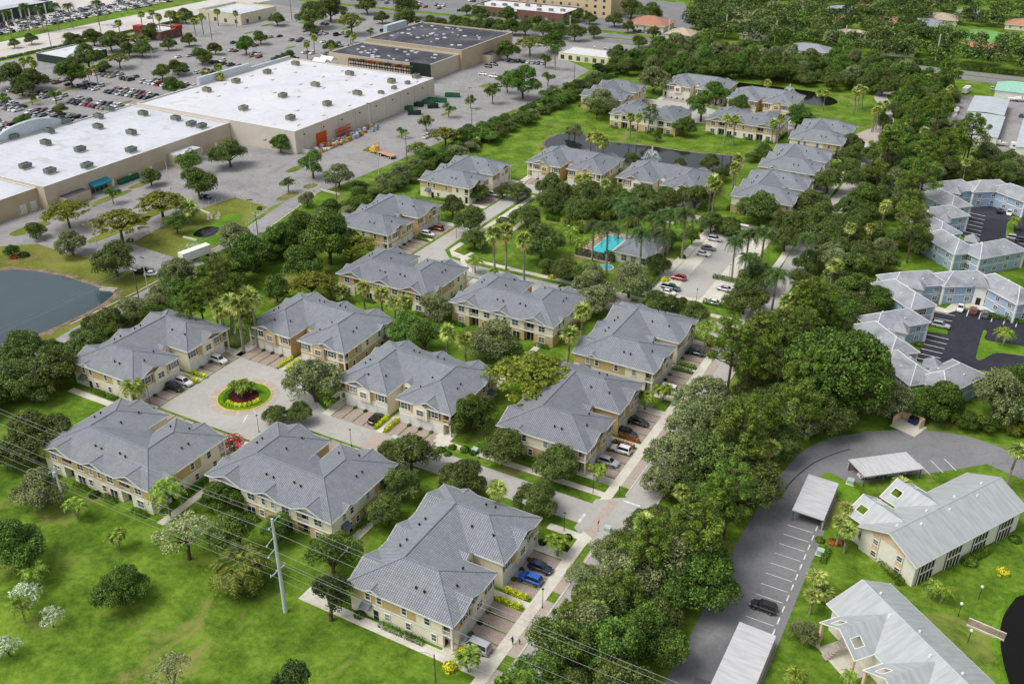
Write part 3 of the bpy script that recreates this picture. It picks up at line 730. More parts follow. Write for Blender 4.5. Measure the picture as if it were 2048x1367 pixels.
        for wx in (11.0, 3.1):
            window(root, s*wx, 10.13 if wx < 5 else 10.1, zu, FRONT, 1.7, 1.5, 2)
            for q in (-1, 1): obj('shutter', cached('sh', shutter_mesh), root, (s*wx+q*1.25, 10.14 if wx < 5 else 10.1, zu), FRONT)
        obj('railing', cached('rl16', lambda: railing_mesh(1.6)), root, (s*14.0, 10.02, 3.0), 0)
        obj('railing', cached('rl16', None), root, (s*14.93, 9.1, 3.0), math.pi/2)
        obj('sliding_door', cached('sl3', lambda: slider_mesh(1.4, 2.1)), root, (s*14.1, 8.3, 3.05), FRONT)
        obj('door', cached('dr', None), root, (s*14.1, 8.3, 0), FRONT)
    return root
H0 = Proto(build_house(0)); H1 = Proto(build_house(1))
#        u      v      rot  scheme  label (which one)
HOUSES = [
 (-71.9, 108.8, 270, 0, 'tan and cream townhouse in the foreground, nearest the two walking people', 6.0),
 (-109.4, 114.8, 0, 1, 'cream over tan townhouse behind the tall pale power pole', 7.4),
 (-145.6, 105.5, 0, 0, 'tan over cream townhouse at the lawn, left, beside the leaning left power pole', 7.3),
 (-174.2, 137.0, 270, 0, 'townhouse left of the roundabout with white and black cars in front', 4.9),
 (-145.8, 166.1, 180, 1, 'cream over tan townhouse behind the roundabout', 6.0),
 (-109.4, 155.7, 180, 0, 'tan townhouse facing the cross street, one dark car on its drives', 6.0),
 (-73.2, 162.3, 270, 1, 'townhouse with four parked cars along the main street sidewalk', 5.8),
 (-72.9, 198.4, 270, 0, 'townhouse with a blue sedan on its drives, below the club car park', 5.4),
 (-145.4, 202.1, 0, 0, 'tan townhouse with a row of palms along its garden side', 6.2),
 (-108.1, 202.3, 0, 1, 'cream over tan townhouse with white balconies beside the two leafy trees', 6.2),
 (-174.4, 236.5, 270, 1, 'townhouse with a rust red and a white car, west of the park', 6.3),
 (-174.2, 284.5, 270, 0, 'tan gabled townhouse by the yellow truck end of the hedge', 6.3),
 (-145.4, 315.7, 180, 1, 'left townhouse of the two before the fountain pond', 6.3),
 (-109.3, 316.0, 180, 0, 'right townhouse of the two before the fountain pond', 6.3),
 (-72.8, 322.6, 270, 1, 'nearest of the three stepped townhouses right of the pond', 5.6),
 (-73.3, 357.7, 270, 0, 'middle of the three stepped townhouses right of the pond', 5.6),
 (-72.6, 398.5, 270, 1, 'farthest of the three stepped townhouses right of the pond', 5.6),
 (-145.3, 392.1, 0, 1, 'white gabled townhouse on the far bank, left, behind the fountain', 6.2),
 (-105.8, 403.5, 0, 0, 'tan townhouse on the far bank behind the two tall palms', 6.2),
 (-143.5, 451.8, 180, 0, 'farthest townhouse, by the woodland edge', 6.2),
 (-108.8, 442.5, 180, 1, 'far townhouse in front of the small far fountain', 6.2),
 (-174.2, 418.6, 270, 1, 'far left townhouse half hidden by hedgerow trees', 6.2)]
b = MB(); b.box(-1.3, 1.3, 0, 1, 0, 0.06)
def world_of(u, v, rot, x, y):
    a = R(rot); return (u + x*math.cos(a) - y*math.sin(a), v + x*math.sin(a) + y*math.cos(a))
for u, v, rot, sch, lab, dl in HOUSES:
    o = (H0, H1)[sch].put((u, v, 0), R(rot), lab, 'townhouses with grey tile roofs'); o['category'] = 'townhouse'
    for s in (-1, 1):
        for gx in (11.75, 8.85, 5.95, 3.05):
            p0, p1 = world_of(u, v, rot, s*gx-1.28, 10.1), world_of(u, v, rot, s*gx+1.28, 10.1+dl)
            slab('driveway', rect(min(p0[0],p1[0]), max(p0[0],p1[0]), min(p0[1],p1[1]), max(p0[1],p1[1])), 0, 0.06, PAVER)
    p0, p1 = world_of(u, v, rot, -0.75, 4.3), world_of(u, v, rot, 0.75, 10.1+dl)
    slab('front_walk', rect(min(p0[0],p1[0]), max(p0[0],p1[0]), min(p0[1],p1[1]), max(p0[1],p1[1])), 0, 0.08, CONC)
    for s in (-1, 1):
        p0, p1 = world_of(u, v, rot, s*13.3, 8.3), world_of(u, v, rot, s*15.6, 10.1+dl)
        slab('front_walk', rect(min(p0[0],p1[0]), max(p0[0],p1[0]), min(p0[1],p1[1]), max(p0[1],p1[1])), 0, 0.05, CONC)
# ------------------------------------------------------------------ shopping centre and the far commercial buildings
BEIGE = plain('beige_mall_wall', lin(196,184,162), 0.9, 0.06, 0.2)
BEIGE2 = plain('pale_mall_wall', lin(206,198,184), 0.9, 0.05, 0.2)
TANB = plain('tan_mall_wall', lin(188,170,142), 0.9, 0.06, 0.2)
WROOF = ground_mat('white_membrane_roof', (lin(194,194,200), lin(210,210,216), lin(219,219,224), lin(198,198,206)), (0.05, 0.5), 0.7, soft=0.2, seams=0.3)
WROOF2 = ground_mat('stained_white_roof', (lin(176,178,186), lin(200,203,210), lin(212,214,220), lin(166,169,176)), (0.06, 0.4), 0.7, soft=0.2, seams=0.3)
DROOF = ground_mat('dark_gravel_roof', (lin(58,58,64), lin(80,80,86), lin(100,100,106), lin(122,122,126)), (0.06, 0.5))
COPING = plain('metal_coping', lin(214,214,208), 0.5)
ACM = plain('green_rooftop_unit', lin(112,122,112), 0.6, 0.15, 1.0, obj_var=0.15)
ACM2 = plain('buff_rooftop_unit', lin(134,132,112), 0.6, 0.15, 1.0, obj_var=0.15)
SIGNB = plain('pale_blue_sign_wall', lin(190,200,204), 0.7)
ORANGE = plain('orange_door', lin(206,92,38), 0.6)
BRICKR = plain('brick_red_fascia', lin(126,92,80), 0.9)
GREENW = plain('dark_green_wall', lin(46,66,58), 0.8)
REDW = plain('red_wall', lin(150,52,48), 0.7)
BROWNW = plain('brown_wall', lin(112,76,60), 0.8)
YWALL = plain('pale_yellow_wall', lin(226,222,176), 0.9)
BLACKM = plain('black_mesh', lin(38,46,44), 0.8)

def block(root, u0, u1, v0, v1, h, wallm, roofm, name='wall', par=0.5):
    """four walls with a parapet and a sunken roof, as separate parts"""
    t = 0.35
    for a in ((u0,u1,v0,v0+t),(u0,u1,v1-t,v1),(u0,u0+t,v0+t,v1-t),(u1-t,u1,v0+t,v1-t)):
        b = MB(); b.box(*a, 0, h+par); b.build('wall', wallm, root)
        b = MB(); b.box(a[0]-0.06, a[1]+0.06, a[2]-0.06, a[3]+0.06, h+par, h+par+0.12, bottom=True); b.build('coping', COPING, root)
    b = MB(); b.flat(rect(u0+t, u1-t, v0+t, v1-t), h); return b.build('roof', roofm, root)

big = thing('store_building', 'big box store with the wide clean white roof and beige walls', 'store', (0,0,0))
block(big, -340.5, -253.1, 284.5, 385.8, 8.7, BEIGE2, WROOF)
for k in range(9):
    v = 284.5 + 101.3 * (k + 0.5) / 9
    b = MB(); b.box(-253.1, -252.85, v-0.35, v+0.35, 0, 9.0); b.build('pilaster', BEIGE2, big)
for k in range(8):
    u, v = -252.9, 290 + k*12.2
    b = MB(); b.box(u-0.2, u+0.15, v-0.25, v+0.25, 6.6, 7.1); b.build('wall_light', VENTM, big)
b = MB(); b.box(-252.95+0.0, -252.75, 297.0, 303.4, 0, 5.2)
for k in range(6): b.box(-252.75, -252.68, 297.2, 303.2, 0.4+k*0.85, 0.9+k*0.85)
b.build('roll_up_door', ORANGE, big)
b = MB(); b.box(-342.2, -340.6, 322, 356, 6, 12.2); b.build('sign_wall', SIGNB, big)
b = MB(); b.box(-341.6, -340.6, 357, 385.8, 6, 10.3); b.build('sign_wall', SIGNB, big)
tag(big, 'big box store with the wide clean white roof and beige walls', 'store')

old = thing('store_building', 'low left store with the stained white roof and green rooftop units', 'store')
block(old, -344, -287.2, 195.5, 284.4, 7.7, BEIGE, WROOF2, par=0.3)
block(old, -344, -291.2, 60, 195.4, 6.8, TANB, WROOF2, par=0.25)
for v0, v1, m in ((195.5,284.4,TANB),):
    b = MB(); b.box(-287.18, -287.1, v0, v1, 0, 2.6); b.build('wall_base', m, old)
b = MB(); b.box(-287.15, -281.5, 250, 262, 0, 4.6); b.flat(rect(-287.1,-281.6,250.1,261.9), 4.66, 1); b.build('loading_bay', [BEIGE, WROOF2], old)
b = MB(); b.box(-287.15, -283, 200, 210, 0, 3.2); b.flat(rect(-287.1,-283.1,200.1,209.9), 3.26, 1); b.build('annex', [BEIGE, DROOF], old)
b = MB(); b.face([(-287.1,213,4.2),(-287.1,221,4.2),(-284.6,221,3.1),(-284.6,213,3.1)][::-1]); b.face([(-284.6,213,3.1),(-284.6,221,3.1),(-284.6,221,2.7),(-284.6,213,2.7)][::-1])
b.face([(-287.1,213,4.2),(-284.6,213,3.1),(-287.1,213,3.1)]); b.build('canopy', plain('teal_canopy', lin(28,128,150), 0.6), old)
b = MB()
for k in range(4): b.box(-287.1, -286.95, 213.4+k*1.9, 214.9+k*1.9, 0.2, 2.8)
b.build('shop_window', GLASS, old)
for v in (223, 231, 241, 267, 275):
    b = MB(); b.box(-287.1, -286.95, v-0.6, v+0.6, 0, 2.3); b.build('door', WHITE, old)
for v in (189, 193):
    b = MB(); b.box(-291.2, -291.0, v-1.2, v+1.2, 0, 3.2); b.build('door', COPING, old)
for k in range(5):
    b = MB(); b.tube((-289.5, 186.5+k*1.9, 0), (-289.5, 186.5+k*1.9, 1.2), 0.14, n=7); tag(b.build('bollard', YELLOW), 'yellow bollard by the loading doors of the left store', 'bollard', 'bollards by the loading doors')
n = 14; b = MB()
for k in range(n):        # curved sign gable over the entrance, seen from behind
    a0, a1 = math.pi*k/n, math.pi*(k+1)/n
    q = [(-344.6, 235-17*math.cos(a0), 7+6.0*math.sin(a0)), (-344.6, 235-17*math.cos(a1), 7+6.0*math.sin(a1))]
    b.face([(-344.6, q[0][1], 6), (-344.6, q[1][1], 6), q[1], q[0]]); b.face([(-346, q[0][1], 6), q[0][:0] + (-346, q[0][1], q[0][2]), (-346, q[1][1], q[1][2]), (-346, q[1][1], 6)])
    b.face([q[0], q[1], (-346, q[1][1], q[1][2]), (-346, q[0][1], q[0][2])])
b.build('arched_sign', SIGNB, old)

drk = thing('store_building', 'far store with the dark patched gravel roof beyond the white roof', 'store')
block(drk, -333.2, -271.5, 441.2, 497, 9.6, TANB, DROOF, par=0.6)
block(drk, -336, -273.2, 411, 441.1, 7.3, BEIGE, DROOF, par=0.6)
b = MB(); b.box(-271.5, -266, 462, 474, 0, 4.2); b.flat(rect(-271.4,-266.1,462.1,473.9), 4.26, 1); b.build('loading_bay', [BEIGE, DROOF], drk)
b = MB(); b.box(-336.6, -334, 462, 482, 6, 13.5); b.build('sign_wall', SIGNB, drk)
b = MB()
for k in range(26):
    u, v = nrg.uniform(-330,-276), nrg.uniform(415,437); s = nrg.uniform(0.5,1.6); b.obox((u, v, 7.3+0.2), (s*1.6, s, 0.5), 0)
for k in range(34):
    u, v = nrg.uniform(-329,-275), nrg.uniform(446,493); s = nrg.uniform(0.5,1.7); b.obox((u, v, 9.6+0.2), (s*1.5, s, 0.5), 0)
so = b.build('roof_curbs', WROOF2, drk); so['kind'] = 'stuff'
# nursery yard between the stores: racks, screen and white canopies
rk = thing('nursery_racks', 'dark plant racks along the walled yard beyond the white roof', 'racks')
for k in range(12):
    u = -316 + k * 3.3
    b = MB()
    for z in (2.0, 4.0, 6.0, 7.6): b.box(u, u+3.1, 401.5, 403.6, z, z+0.15)
    for x in (u+0.1, u+3.2):
        for y in (401.6, 403.5): b.box(x-0.08, x+0.08, y-0.08, y+0.08, 0, 8.6)
    b.build('rack', VENTM, rk)
    b = MB()
    for q in range(9): b.obox((u+0.3+q*0.33, 402.5, 8.1+rng.random()*0.5), (0.5, 1.4, 1.0), rng.random()); 
    b.build('stock', plain('rack_goods_%d' % k, lin(96+rng.randint(-40,60), 84+rng.randint(-30,30), 60), 0.9), rk)
sc = thing('screen_fence', 'tall black mesh screen fence at the end of the nursery yard', 'fence')
for k in range(5):
    b = MB(); b.box(-282+k*2.5, -282+k*2.5+2.46, 407.9, 408.1, 0, 9.4); b.build('panel', BLACKM, sc)
for k, (x, y) in enumerate(((642,122),(656,118))):
    u, v = P(x, y, 7.2); t = thing('shade_canopy', ('left','right')[k] + ' white peaked canopy behind the white store roof', 'canopy', (u, v, 0), group='white canopies behind the store')
    b = MB(); b.face([(-4,-3,7),(4,-3,7),(4,0,8.8),(-4,0,8.8)]); b.face([(4,3,7),(-4,3,7),(-4,0,8.8),(4,0,8.8)]); b.face([(-4,-3,7),(-4,0,8.8),(-4,3,7)]); b.face([(4,-3,7),(4,3,7),(4,0,8.8)]); b.build('cover', WHITE, t)
    for q in range(4):
        b = MB(); b.tube(((-1,1)[q%2]*3.8, (-1,1)[q//2]*2.8, 0), ((-1,1)[q%2]*3.8, (-1,1)[q//2]*2.8, 7.1), 0.1, n=6); b.build('post', WHITE, t)

def ac_unit(m):
    t = thing('rooftop_unit')
    b = MB(); b.box(-1.5,1.5,-1.1,1.1,0.35,1.75,bottom=True); b.build('casing', m, t)
    b = MB(); b.box(-1.62,-1.5,-0.7,0.7,0.6,1.4,bottom=True); b.box(1.5,2.0,-0.8,0.8,0.7,1.5,bottom=True); b.build('hood', m, t)
    b = MB(); b.tube((-0.6,0,1.75),(-0.6,0,1.9),0.55,n=10); b.tube((0.7,0,1.75),(0.7,0,1.9),0.55,n=10); b.build('fan', VENTM, t)
    b = MB(); b.box(-1.4,1.4,-1.0,1.0,0,0.35); b.build('curb', COPING, t)
    return Proto(t)
ACA, ACB = ac_unit(ACM), ac_unit(ACM2)
def z1(o, s, pts): return [(o[0]+a/s, o[1]+c/s) for a, c in pts]
for i, (x, y) in enumerate(z1((0,0), 2.926, [(640,645),(385,722),(838,672),(1030,701),(575,749),(80,811),(270,844),(470,884),(770,784),(768,887),(1120,734),(1180,747),(578,689),(290,774),(150,982),(293,1011),(510,979)])):
    u, v = P(x, y, 7.9); o = ACA.put((u, v, 7.72), rng.choice((0, math.pi/2)), 'green grey air conditioner on the stained white store roof', 'units on the stained roof', (1.15,1.15,1.15)); o['category'] = 'air conditioner'
for i, (x, y) in enumerate([(591,129),(534.5,146),(472,164.5),(413.7,182),(565.6,193.5),(487,219),(630.5,171.5),(654.5,210),(581,238),(699,149),(783,164.5),(832,155),(714.5,188.5),(815,166.5),(788,176.5),(762,186)]):
    u, v = P(x, y, 9.0); o = ACB.put((u, v, 8.72), math.pi/2 if i % 3 else 0, 'buff air conditioner on the clean white store roof', 'units on the clean white roof', (1.15,1.15,1.15) if i < 13 else (0.8,0.8,0.8)); o['category'] = 'air conditioner'
skm = None
for x, y in z1((380,0), 6.827, [(1150,940),(835,1037),(465,1145),(90,1258),(385,1310),(755,1195),(1120,1085),(1430,988),(1695,905),(1500,1148),(1810,1048),(1145,1262),(1470,1320),(1815,1200)]) + z1((560,100), 6.024, [(740,250),(1010,290),(785,365),(1085,415),(820,508),(515,613),(825,668),(200,726),(515,785),(210,900),(1300,335),(1640,380)]):
    if skm is None:
        b = MB(); b.box(-0.7,0.7,-1.1,1.1,0,0.3); b.box(-0.55,0.55,-0.95,0.95,0.3,0.42); skm = b.mesh('skylight', COPING)
    u, v = P(x, y, 8.8); obj('skylight', skm, big, (u, v, 8.7))

def flat_building(name, label, u0, u1, v0, v1, h, wm, rm, par=0.5, nu=0, nv=0, win=GLASS):
    t = thing(name, label, 'building'); block(t, u0, u1, v0, v1, h, wm, rm, par=par)
    for k in range(nu):
        u = u0 + (u1-u0)*(k+0.5)/nu; b = MB(); b.box(u-1.1, u+1.1, v0-0.06, v0+0.02, 0.6, 2.9, bottom=True); b.build('window', win, t)
    for k in range(nv):
        v = v0 + (v1-v0)*(k+0.5)/nv; b = MB(); b.box(u1-0.02, u1+0.06, v-1.1, v+1.1, 0.6, 2.9, bottom=True); b.build('window', win, t)
    return t
t = flat_building('shop_building', 'long brick fronted shop with white roof at the top centre', -350, -281, 583, 611, 5.6, BRICKR, WROOF, 0.8, 14)
for k in range(9):
    u, v = -345+k*7.2, 588+(k*37%17); o = ACB.put((u, v, 5.62), 0, 'small air conditioner on the brick shop roof at the top', 'units on the brick shop roof', (0.9,0.9,0.9)); o['category'] = 'air conditioner'
b = MB(); b.box(-322,-315,582.4,582.9,5.0,6.2,bottom=True); b.build('sign', WHITE, t)
t = flat_building('office_block', 'tall cream office block behind the brick shop at the top edge', -335, -262, 616, 645, 13, plain('cream_block_wall', lin(210,190,150), 0.9), WROOF, 0.8)
for r_ in range(3):
    for k in range(11):
        u = -331 + k*6.4; b = MB(); b.box(u-0.9,u+0.9,615.93,616.02,2+r_*4,3.8+r_*4,bottom=True); b.build('window', GLASS, t)
flat_building('low_building', 'low pale yellow building with white roof by the far street', -238, -204, 489, 506, 3.6, YWALL, WROOF, 0.3, 7)
flat_building('bank_building', 'cream flat roofed building with parapet at the lot edge, upper left', -495, -459, 477, 511, 5.6, plain('bank_wall', lin(214,206,180), 0.9), WROOF2, 1.2, 4, 3)
t = flat_building('restaurant', 'red and dark restaurant at the highway corner of the lot', -488, -466, 416, 433, 4.4, BROWNW, WROOF, 0.8, 4, 3)
b = MB(); b.box(-488.4,-482,415.6,420,4.4,7.0,bottom=True); b.build('tower', REDW, t)
b = MB(); b.box(-470,-465.6,428,433.3,4.4,6.6,bottom=True); b.build('tower', REDW, t)
b = MB(); b.box(-481,-474,414.5,416,0,5.6); b.build('entrance', GREENW, t)
flat_building('shop_building', 'white roofed shop with dark green walls among the lot trees', -484, -459, 344, 370, 4.0, GREENW, WROOF, 0.4, 0, 0)
t = flat_building('showroom', 'long white roofed showroom with dark glass front at the left edge', -680, -603, 330, 450, 6.2, GREENW, WROOF2, 0.8)
for k in range(18):
    v = 334 + k*6.4; b = MB(); b.box(-602.9,-602.2,v-0.4,v+0.4,0,6.2); b.build('column', WHITE, t)

def hip(name, label, u0, u1, v0, v1, h, rise, wm, rm, over=0.6, cat='house', cap=RIDGE, nwin=3):
    t = thing(name, label, cat)
    b = MB(); b.prism(rect(u0, u1, v0, v1), 0, h, top=False); b.build('wall', wm, t)
    a0, a1, c0, c1 = u0-over, u1+over, v0-over, v1+over
    w, d = a1-a0, c1-c0; hh = min(w, d)/2
    if w >= d: p, q = (a0+hh, (c0+c1)/2, h+rise), (a1-hh, (c0+c1)/2, h+rise)
    else: p, q = ((a0+a1)/2, c0+hh, h+rise), ((a0+a1)/2, c1-hh, h+rise)
    E = [(a0,c0,h),(a1,c0,h),(a1,c1,h),(a0,c1,h)]
    b = MB()
    fs = [[E[0],E[1],q,p],[E[1],E[2],q],[E[2],E[3],p,q],[E[3],E[0],p]] if w >= d else [[E[0],E[1],p],[E[1],E[2],q,p],[E[2],E[3],q],[E[3],E[0],p,q]]
    for f in fs:
        l = math.hypot(f[1][0]-f[0][0], f[1][1]-f[0][1]); ex = ((f[1][0]-f[0][0])/l, (f[1][1]-f[0][1])/l)
        b.face(f, 0, quv(f, f[0], ex))
    rf = b.build('roof', rm, t)
    for a, c in ([(p,q)] if (p != q) else []) + ([(E[0],p),(E[1],q),(E[2],q),(E[3],p)] if w >= d else [(E[0],p),(E[1],p),(E[2],q),(E[3],q)]):
        cb = MB(); cb.tube(a, c, 0.14, n=5); cb.build('ridge_cap', cap, rf)
    fb = MB()
    for k in range(4):
        a, c = E[k], E[(k+1)%4]; fb.obox(((a[0]+c[0])/2,(a[1]+c[1])/2,h-0.13), (math.hypot(c[0]-a[0],c[1]-a[1])+0.1,0.12,0.24), math.atan2(c[1]-a[1],c[0]-a[0]))
    fb.build('fascia', WHITE, t)
    for k in range(nwin):
        u = u0 + (u1-u0)*(k+0.5)/nwin; window(t, u, v0, h*0.55, BACK, 1.2, 1.3, 2)
    return t
ORT = tile_mat('terracotta_tiles', lin(196,138,104), lin(128,84,62), 0.41, 0.4, 0.45)
TANT = tile_mat('sand_roof_tiles', lin(198,178,148), lin(140,124,104), 0.41, 0.4, 0.4)
GRYT = tile_mat('pale_grey_tiles', lin(160,166,172), lin(110,114,122), 0.41, 0.4, 0.4)
hip('restaurant', 'building with a terracotta hip roof beside the far street', -239, -214, 588, 607, 4, 4.0, CREAM, ORT, 1.0, 'building', RIDGE, 5)
for (x, y, w, d, m, lab) in ((1660,33,20,16,ORT,'terracotta roofed far house left of the big dark tree'),(1686,15,20,18,GRYT,'pale grey roofed house at the top edge'),(1728,6,18,16,ORT,'terracotta roofed house at the very top edge'),
     (1784,38,20,18,ORT,'terracotta roofed far house right of the big dark tree'),(1708,64,24,18,TANT,'sand roofed house behind the far street trees'),(1855,42,24,18,GRYT,'grey roofed far house among pines at the top right'),
     (1885,30,20,18,TANT,'sand roofed far house at the top right'),(1965,90,24,14,ORT,'long terracotta roofed house below the golf green'),(2045,42,18,16,ORT,'terracotta roofed house at the right edge'),
     (1365,60,16,14,TANT,'pale house half hidden in the woodland, top centre'),(1512,62,16,12,TANT,'pale house behind the far street, centre'),(1620,92,22,14,GRYT,'dark screened house by the far street'),
     (1800,92,18,14,TANT,'small sand roofed house behind the far hedge'),(1945,22,18,16,GRYT,'grey roofed house near the golf course'),(1600,6,18,16,ORT,'terracotta roofed house at the top centre edge')):
    u, v = P(x, y, 4.5); hip('far_house', lab, u-w/2, u+w/2, v-d/2, v+d/2, 3.3, 2.8, CREAM, m, 0.7)
# storage units at the right
MROOF = plain('pale_metal_roof', lin(182,192,196), 0.45, 0.06, 0.2, spec=0.4)
def shed(label, u0, u1, v0, v1, h, nd):
    t = thing('storage_shed', label, 'shed'); b = MB(); b.prism(rect(u0,u1,v0,v1), 0, h, top=False); b.build('wall', WHITE, t)
    um = (u0+u1)/2; b = MB(); n = int((v1-v0)/1.2)
    for s0, s1 in ((u0-0.3,um),(um,u1+0.3)):
        za, zb = (h, h+0.5) if s1 == um else (h+0.5, h)
        b.face([(s0,v0-0.3,za),(s1,v0-0.3,zb),(s1,v1+0.3,zb),(s0,v1+0.3,za)])
    rf = b.build('roof', MROOF, t)
    for k in range(n):
        v = v0 + (k+0.5)*1.2*((v1-v0)/1.2/n); b = MB(); b.tube((u0-0.3,v,h+0.03),(um,v,h+0.53),0.04,n=4,cap=False); b.tube((um,v,h+0.53),(u1+0.3,v,h+0.03),0.04,n=4,cap=False)
        if k % 4 == 0: b.build('roof_seam', MROOF, rf)
    for k in range(nd):
        v = v0 + (v1-v0)*(k+0.5)/nd; b = MB(); b.box(u0-0.06, u0+0.02, v-1.3, v+1.3, 0, 2.3); b.build('roll_door', COPING, t)
        b = MB(); b.box(u1-0.02, u1+0.06, v-1.3, v+1.3, 0, 2.3); b.build('roll_door', COPING, t)
    return t
shed('near half of the long grey metal storage shed, right', -24.3, -10.2, 433.5, 470, 3.6, 11)
shed('far half of the long grey metal storage shed, right', -25.5, -10.8, 470.3, 501, 4.0, 9)
shed('grey storage shed cut by the right picture edge', -2.5, 12, 424, 470, 3.6, 12)
t = thing('gate_office', 'pale green roofed building at the right edge', 'building')
b = MB(); u, v = P(2040,192,0); b.prism(rect(u-11,u+14,v-8,v+10), 0, 3.4, top=False); b.build('wall', WHITE, t)
b = MB(); b.face([(u-11.6,v-8.6,3.4),(u+14.6,v-8.6,3.4),(u+8,v+1,6.6),(u-5,v+1,6.6)]); b.face([(u+14.6,v-8.6,3.4),(u+14.6,v+10.6,3.4),(u+8,v+1,6.6)]); b.face([(u+14.6,v+10.6,3.4),(u-11.6,v+10.6,3.4),(u-5,v+1,6.6),(u+8,v+1,6.6)]); b.face([(u-11.6,v+10.6,3.4),(u-11.6,v-8.6,3.4),(u-5,v+1,6.6)]); b.build('roof', plain('pale_green_roof', lin(150,196,176), 0.6), t)
# club house
club = hip('club_house', 'grey hip roofed club pavilion beside the swimming pool', -100.6, -90.2, 250.2, 264.6, 3.4, 3.1, CREAM, TILE, 0.7, 'pavilion', RIDGE, 0)
for k in range(5):
    for uu in (-100.9, -89.9):
        b = MB(); b.tube((uu, 250.4+k*3.5, 0), (uu, 250.4+k*3.5, 3.3), 0.2, n=8); b.build('column', WHITE, club)
for k in range(3): window(club, -98+k*3.0, 250.2, 1.7, BACK, 1.6, 1.9, 2)
for v in (254, 258, 262): window(club, -90.2, v, 1.7, RIGHT, 1.4, 1.8, 2)
# ------------------------------------------------------------------ blue condominiums
BLUEW = plain('powder_blue_siding', lin(158,182,204), 0.85, 0.04, 0.4)
SHING = ground_mat('pale_grey_shingle', (lin(132,136,141), lin(152,156,161), lin(170,173,177), lin(118,122,126)), (0.25, 2.5), 0.85)
WRIDGE = plain('white_ridge', lin(226,228,230), 0.6)
def ridge_module(root, a, c, hw, h=5.6, rise=2.6, wallm=BLUEW, roofm=SHING, names=('wall','roof'), ext=0.5, win=True):
    """hip roofed wing along the ridge a-c (ground plan), half width hw"""
    dx, dy = c[0]-a[0], c[1]-a[1]; l = math.hypot(dx, dy); ex = (dx/l, dy/l); ey = (-ex[1], ex[0])
    q = lambda s, t, z: (a[0]+ex[0]*s+ey[0]*t, a[1]+ex[1]*s+ey[1]*t, z)
    w = hw - ext
    b = MB(); b.prism([q(-w,-w,0)[:2],q(l+w,-w,0)[:2],q(l+w,w,0)[:2],q(-w,w,0)[:2]], 0, h, top=False); b.build('wall', wallm, root)
    for z0, z1_ in ((h/2-0.12, h/2+0.14),(h-0.32,h-0.02)):
        b = MB(); e = 0.06
        for s0,s1,t0,t1 in ((-w-e,l+w+e,-w-e,-w+0.02),(-w-e,l+w+e,w-0.02,w+e),(-w-e,-w+0.02,-w,w),(l+w-0.02,l+w+e,-w,w)):
            b.prism([q(s0,t0,0)[:2],q(s1,t0,0)[:2],q(s1,t1,0)[:2],q(s0,t1,0)[:2]], z0, z1_)
        b.build('white_band', WHITE, root)
    b = MB()
    E = [q(-hw,-hw,h),q(l+hw,-hw,h),q(l+hw,hw,h),q(-hw,hw,h)]; A, B = q(0,0,h+rise), q(l,0,h+rise)
    for f in ([E[0],E[1],B,A],[E[1],E[2],B],[E[2],E[3],A,B],[E[3],E[0],A]): b.face(f)
    rf = b.build('roof', roofm, root)
    for f0, f1 in ((A,B),(E[0],A),(E[3],A),(E[1],B),(E[2],B)):
        cb = MB(); cb.tube(f0, f1, 0.12, n=5); cb.build('ridge_cap', WRIDGE, rf)
    for k in range(2):
        cb = MB(); p = q(l*(0.3+0.4*k), hw*0.55*(-1)**k, h+rise*0.45); cb.tube(p, (p[0],p[1],p[2]+0.3), 0.22, n=7); cb.build('roof_vent', WRIDGE, rf)
    fb = MB()
    for k in range(4):
        f0, f1 = E[k], E[(k+1)%4]; fb.obox(((f0[0]+f1[0])/2,(f0[1]+f1[1])/2,h-0.12), (math.hypot(f1[0]-f0[0],f1[1]-f0[1])+0.1,0.12,0.24), math.atan2(f1[1]-f0[1],f1[0]-f0[0]))
    fb.build('fascia', WHITE, root)
    for s, t in ((-w,-w),(l+w,-w),(-w,w),(l+w,w)):
        p = q(s,t,0); b = MB(); b.tube((p[0],p[1],0),(p[0],p[1],h), 0.42, 0.34, 6); b.build('corner_pier', WHITE, root)
    if win:
        ang = math.atan2(ex[1], ex[0]); n = max(1, int((l+2*w)/4.2))
        for k in range(n):
            s = -w + (l+2*w)*(k+0.5)/n
            for z in (1.5, 4.1):
                p = q(s,-w-0.03,z); window(root, *p, ang, 1.3, 1.1, 2); p = q(s,w+0.03,z); window(root, *p, ang+math.pi, 1.3, 1.1, 2)
        for z in (1.5, 4.1):
            p = q(l+w+0.03,0,z); window(root, *p, ang+math.pi/2, 2.6, 1.5, 4); p = q(-w-0.03,0,z); window(root, *p, ang-math.pi/2, 2.6, 1.5, 4)
def stair_tower(root, x, y):
    u, v = P(x, y, 6.5); b = MB(); b.prism(rect(u-1.5,u+1.5,v-1.5,v+1.5), 0, 5.7, top=False); b.build('tower_wall', WHITE, root)
    b = MB(); E = [(u-2.1,v-2.1,5.7),(u+2.1,v-2.1,5.7),(u+2.1,v+2.1,5.7),(u-2.1,v+2.1,5.7)]; A = (u,v,7.9)
    for k in range(4): b.face([E[k],E[(k+1)%4],A])
    b.build('tower_roof', SHING, root)
    w_ = MB(); w_.box(u-0.6,u+0.6,v-1.56,v-1.48,0.1,2.2); w_.build('door', DARKIN, root)
def condo(label, o, s, mods, towers):
    t = thing('blue_condominium', label, 'condominium', group='powder blue condominiums')
    for (x0,y0,x1,y1,hw) in mods: ridge_module(t, P(o[0]+x0/s, o[1]+y0/s, 8.2), P(o[0]+x1/s, o[1]+y1/s, 8.2), hw)
    for x, y in towers: stair_tower(t, o[0]+x/s, o[1]+y/s)
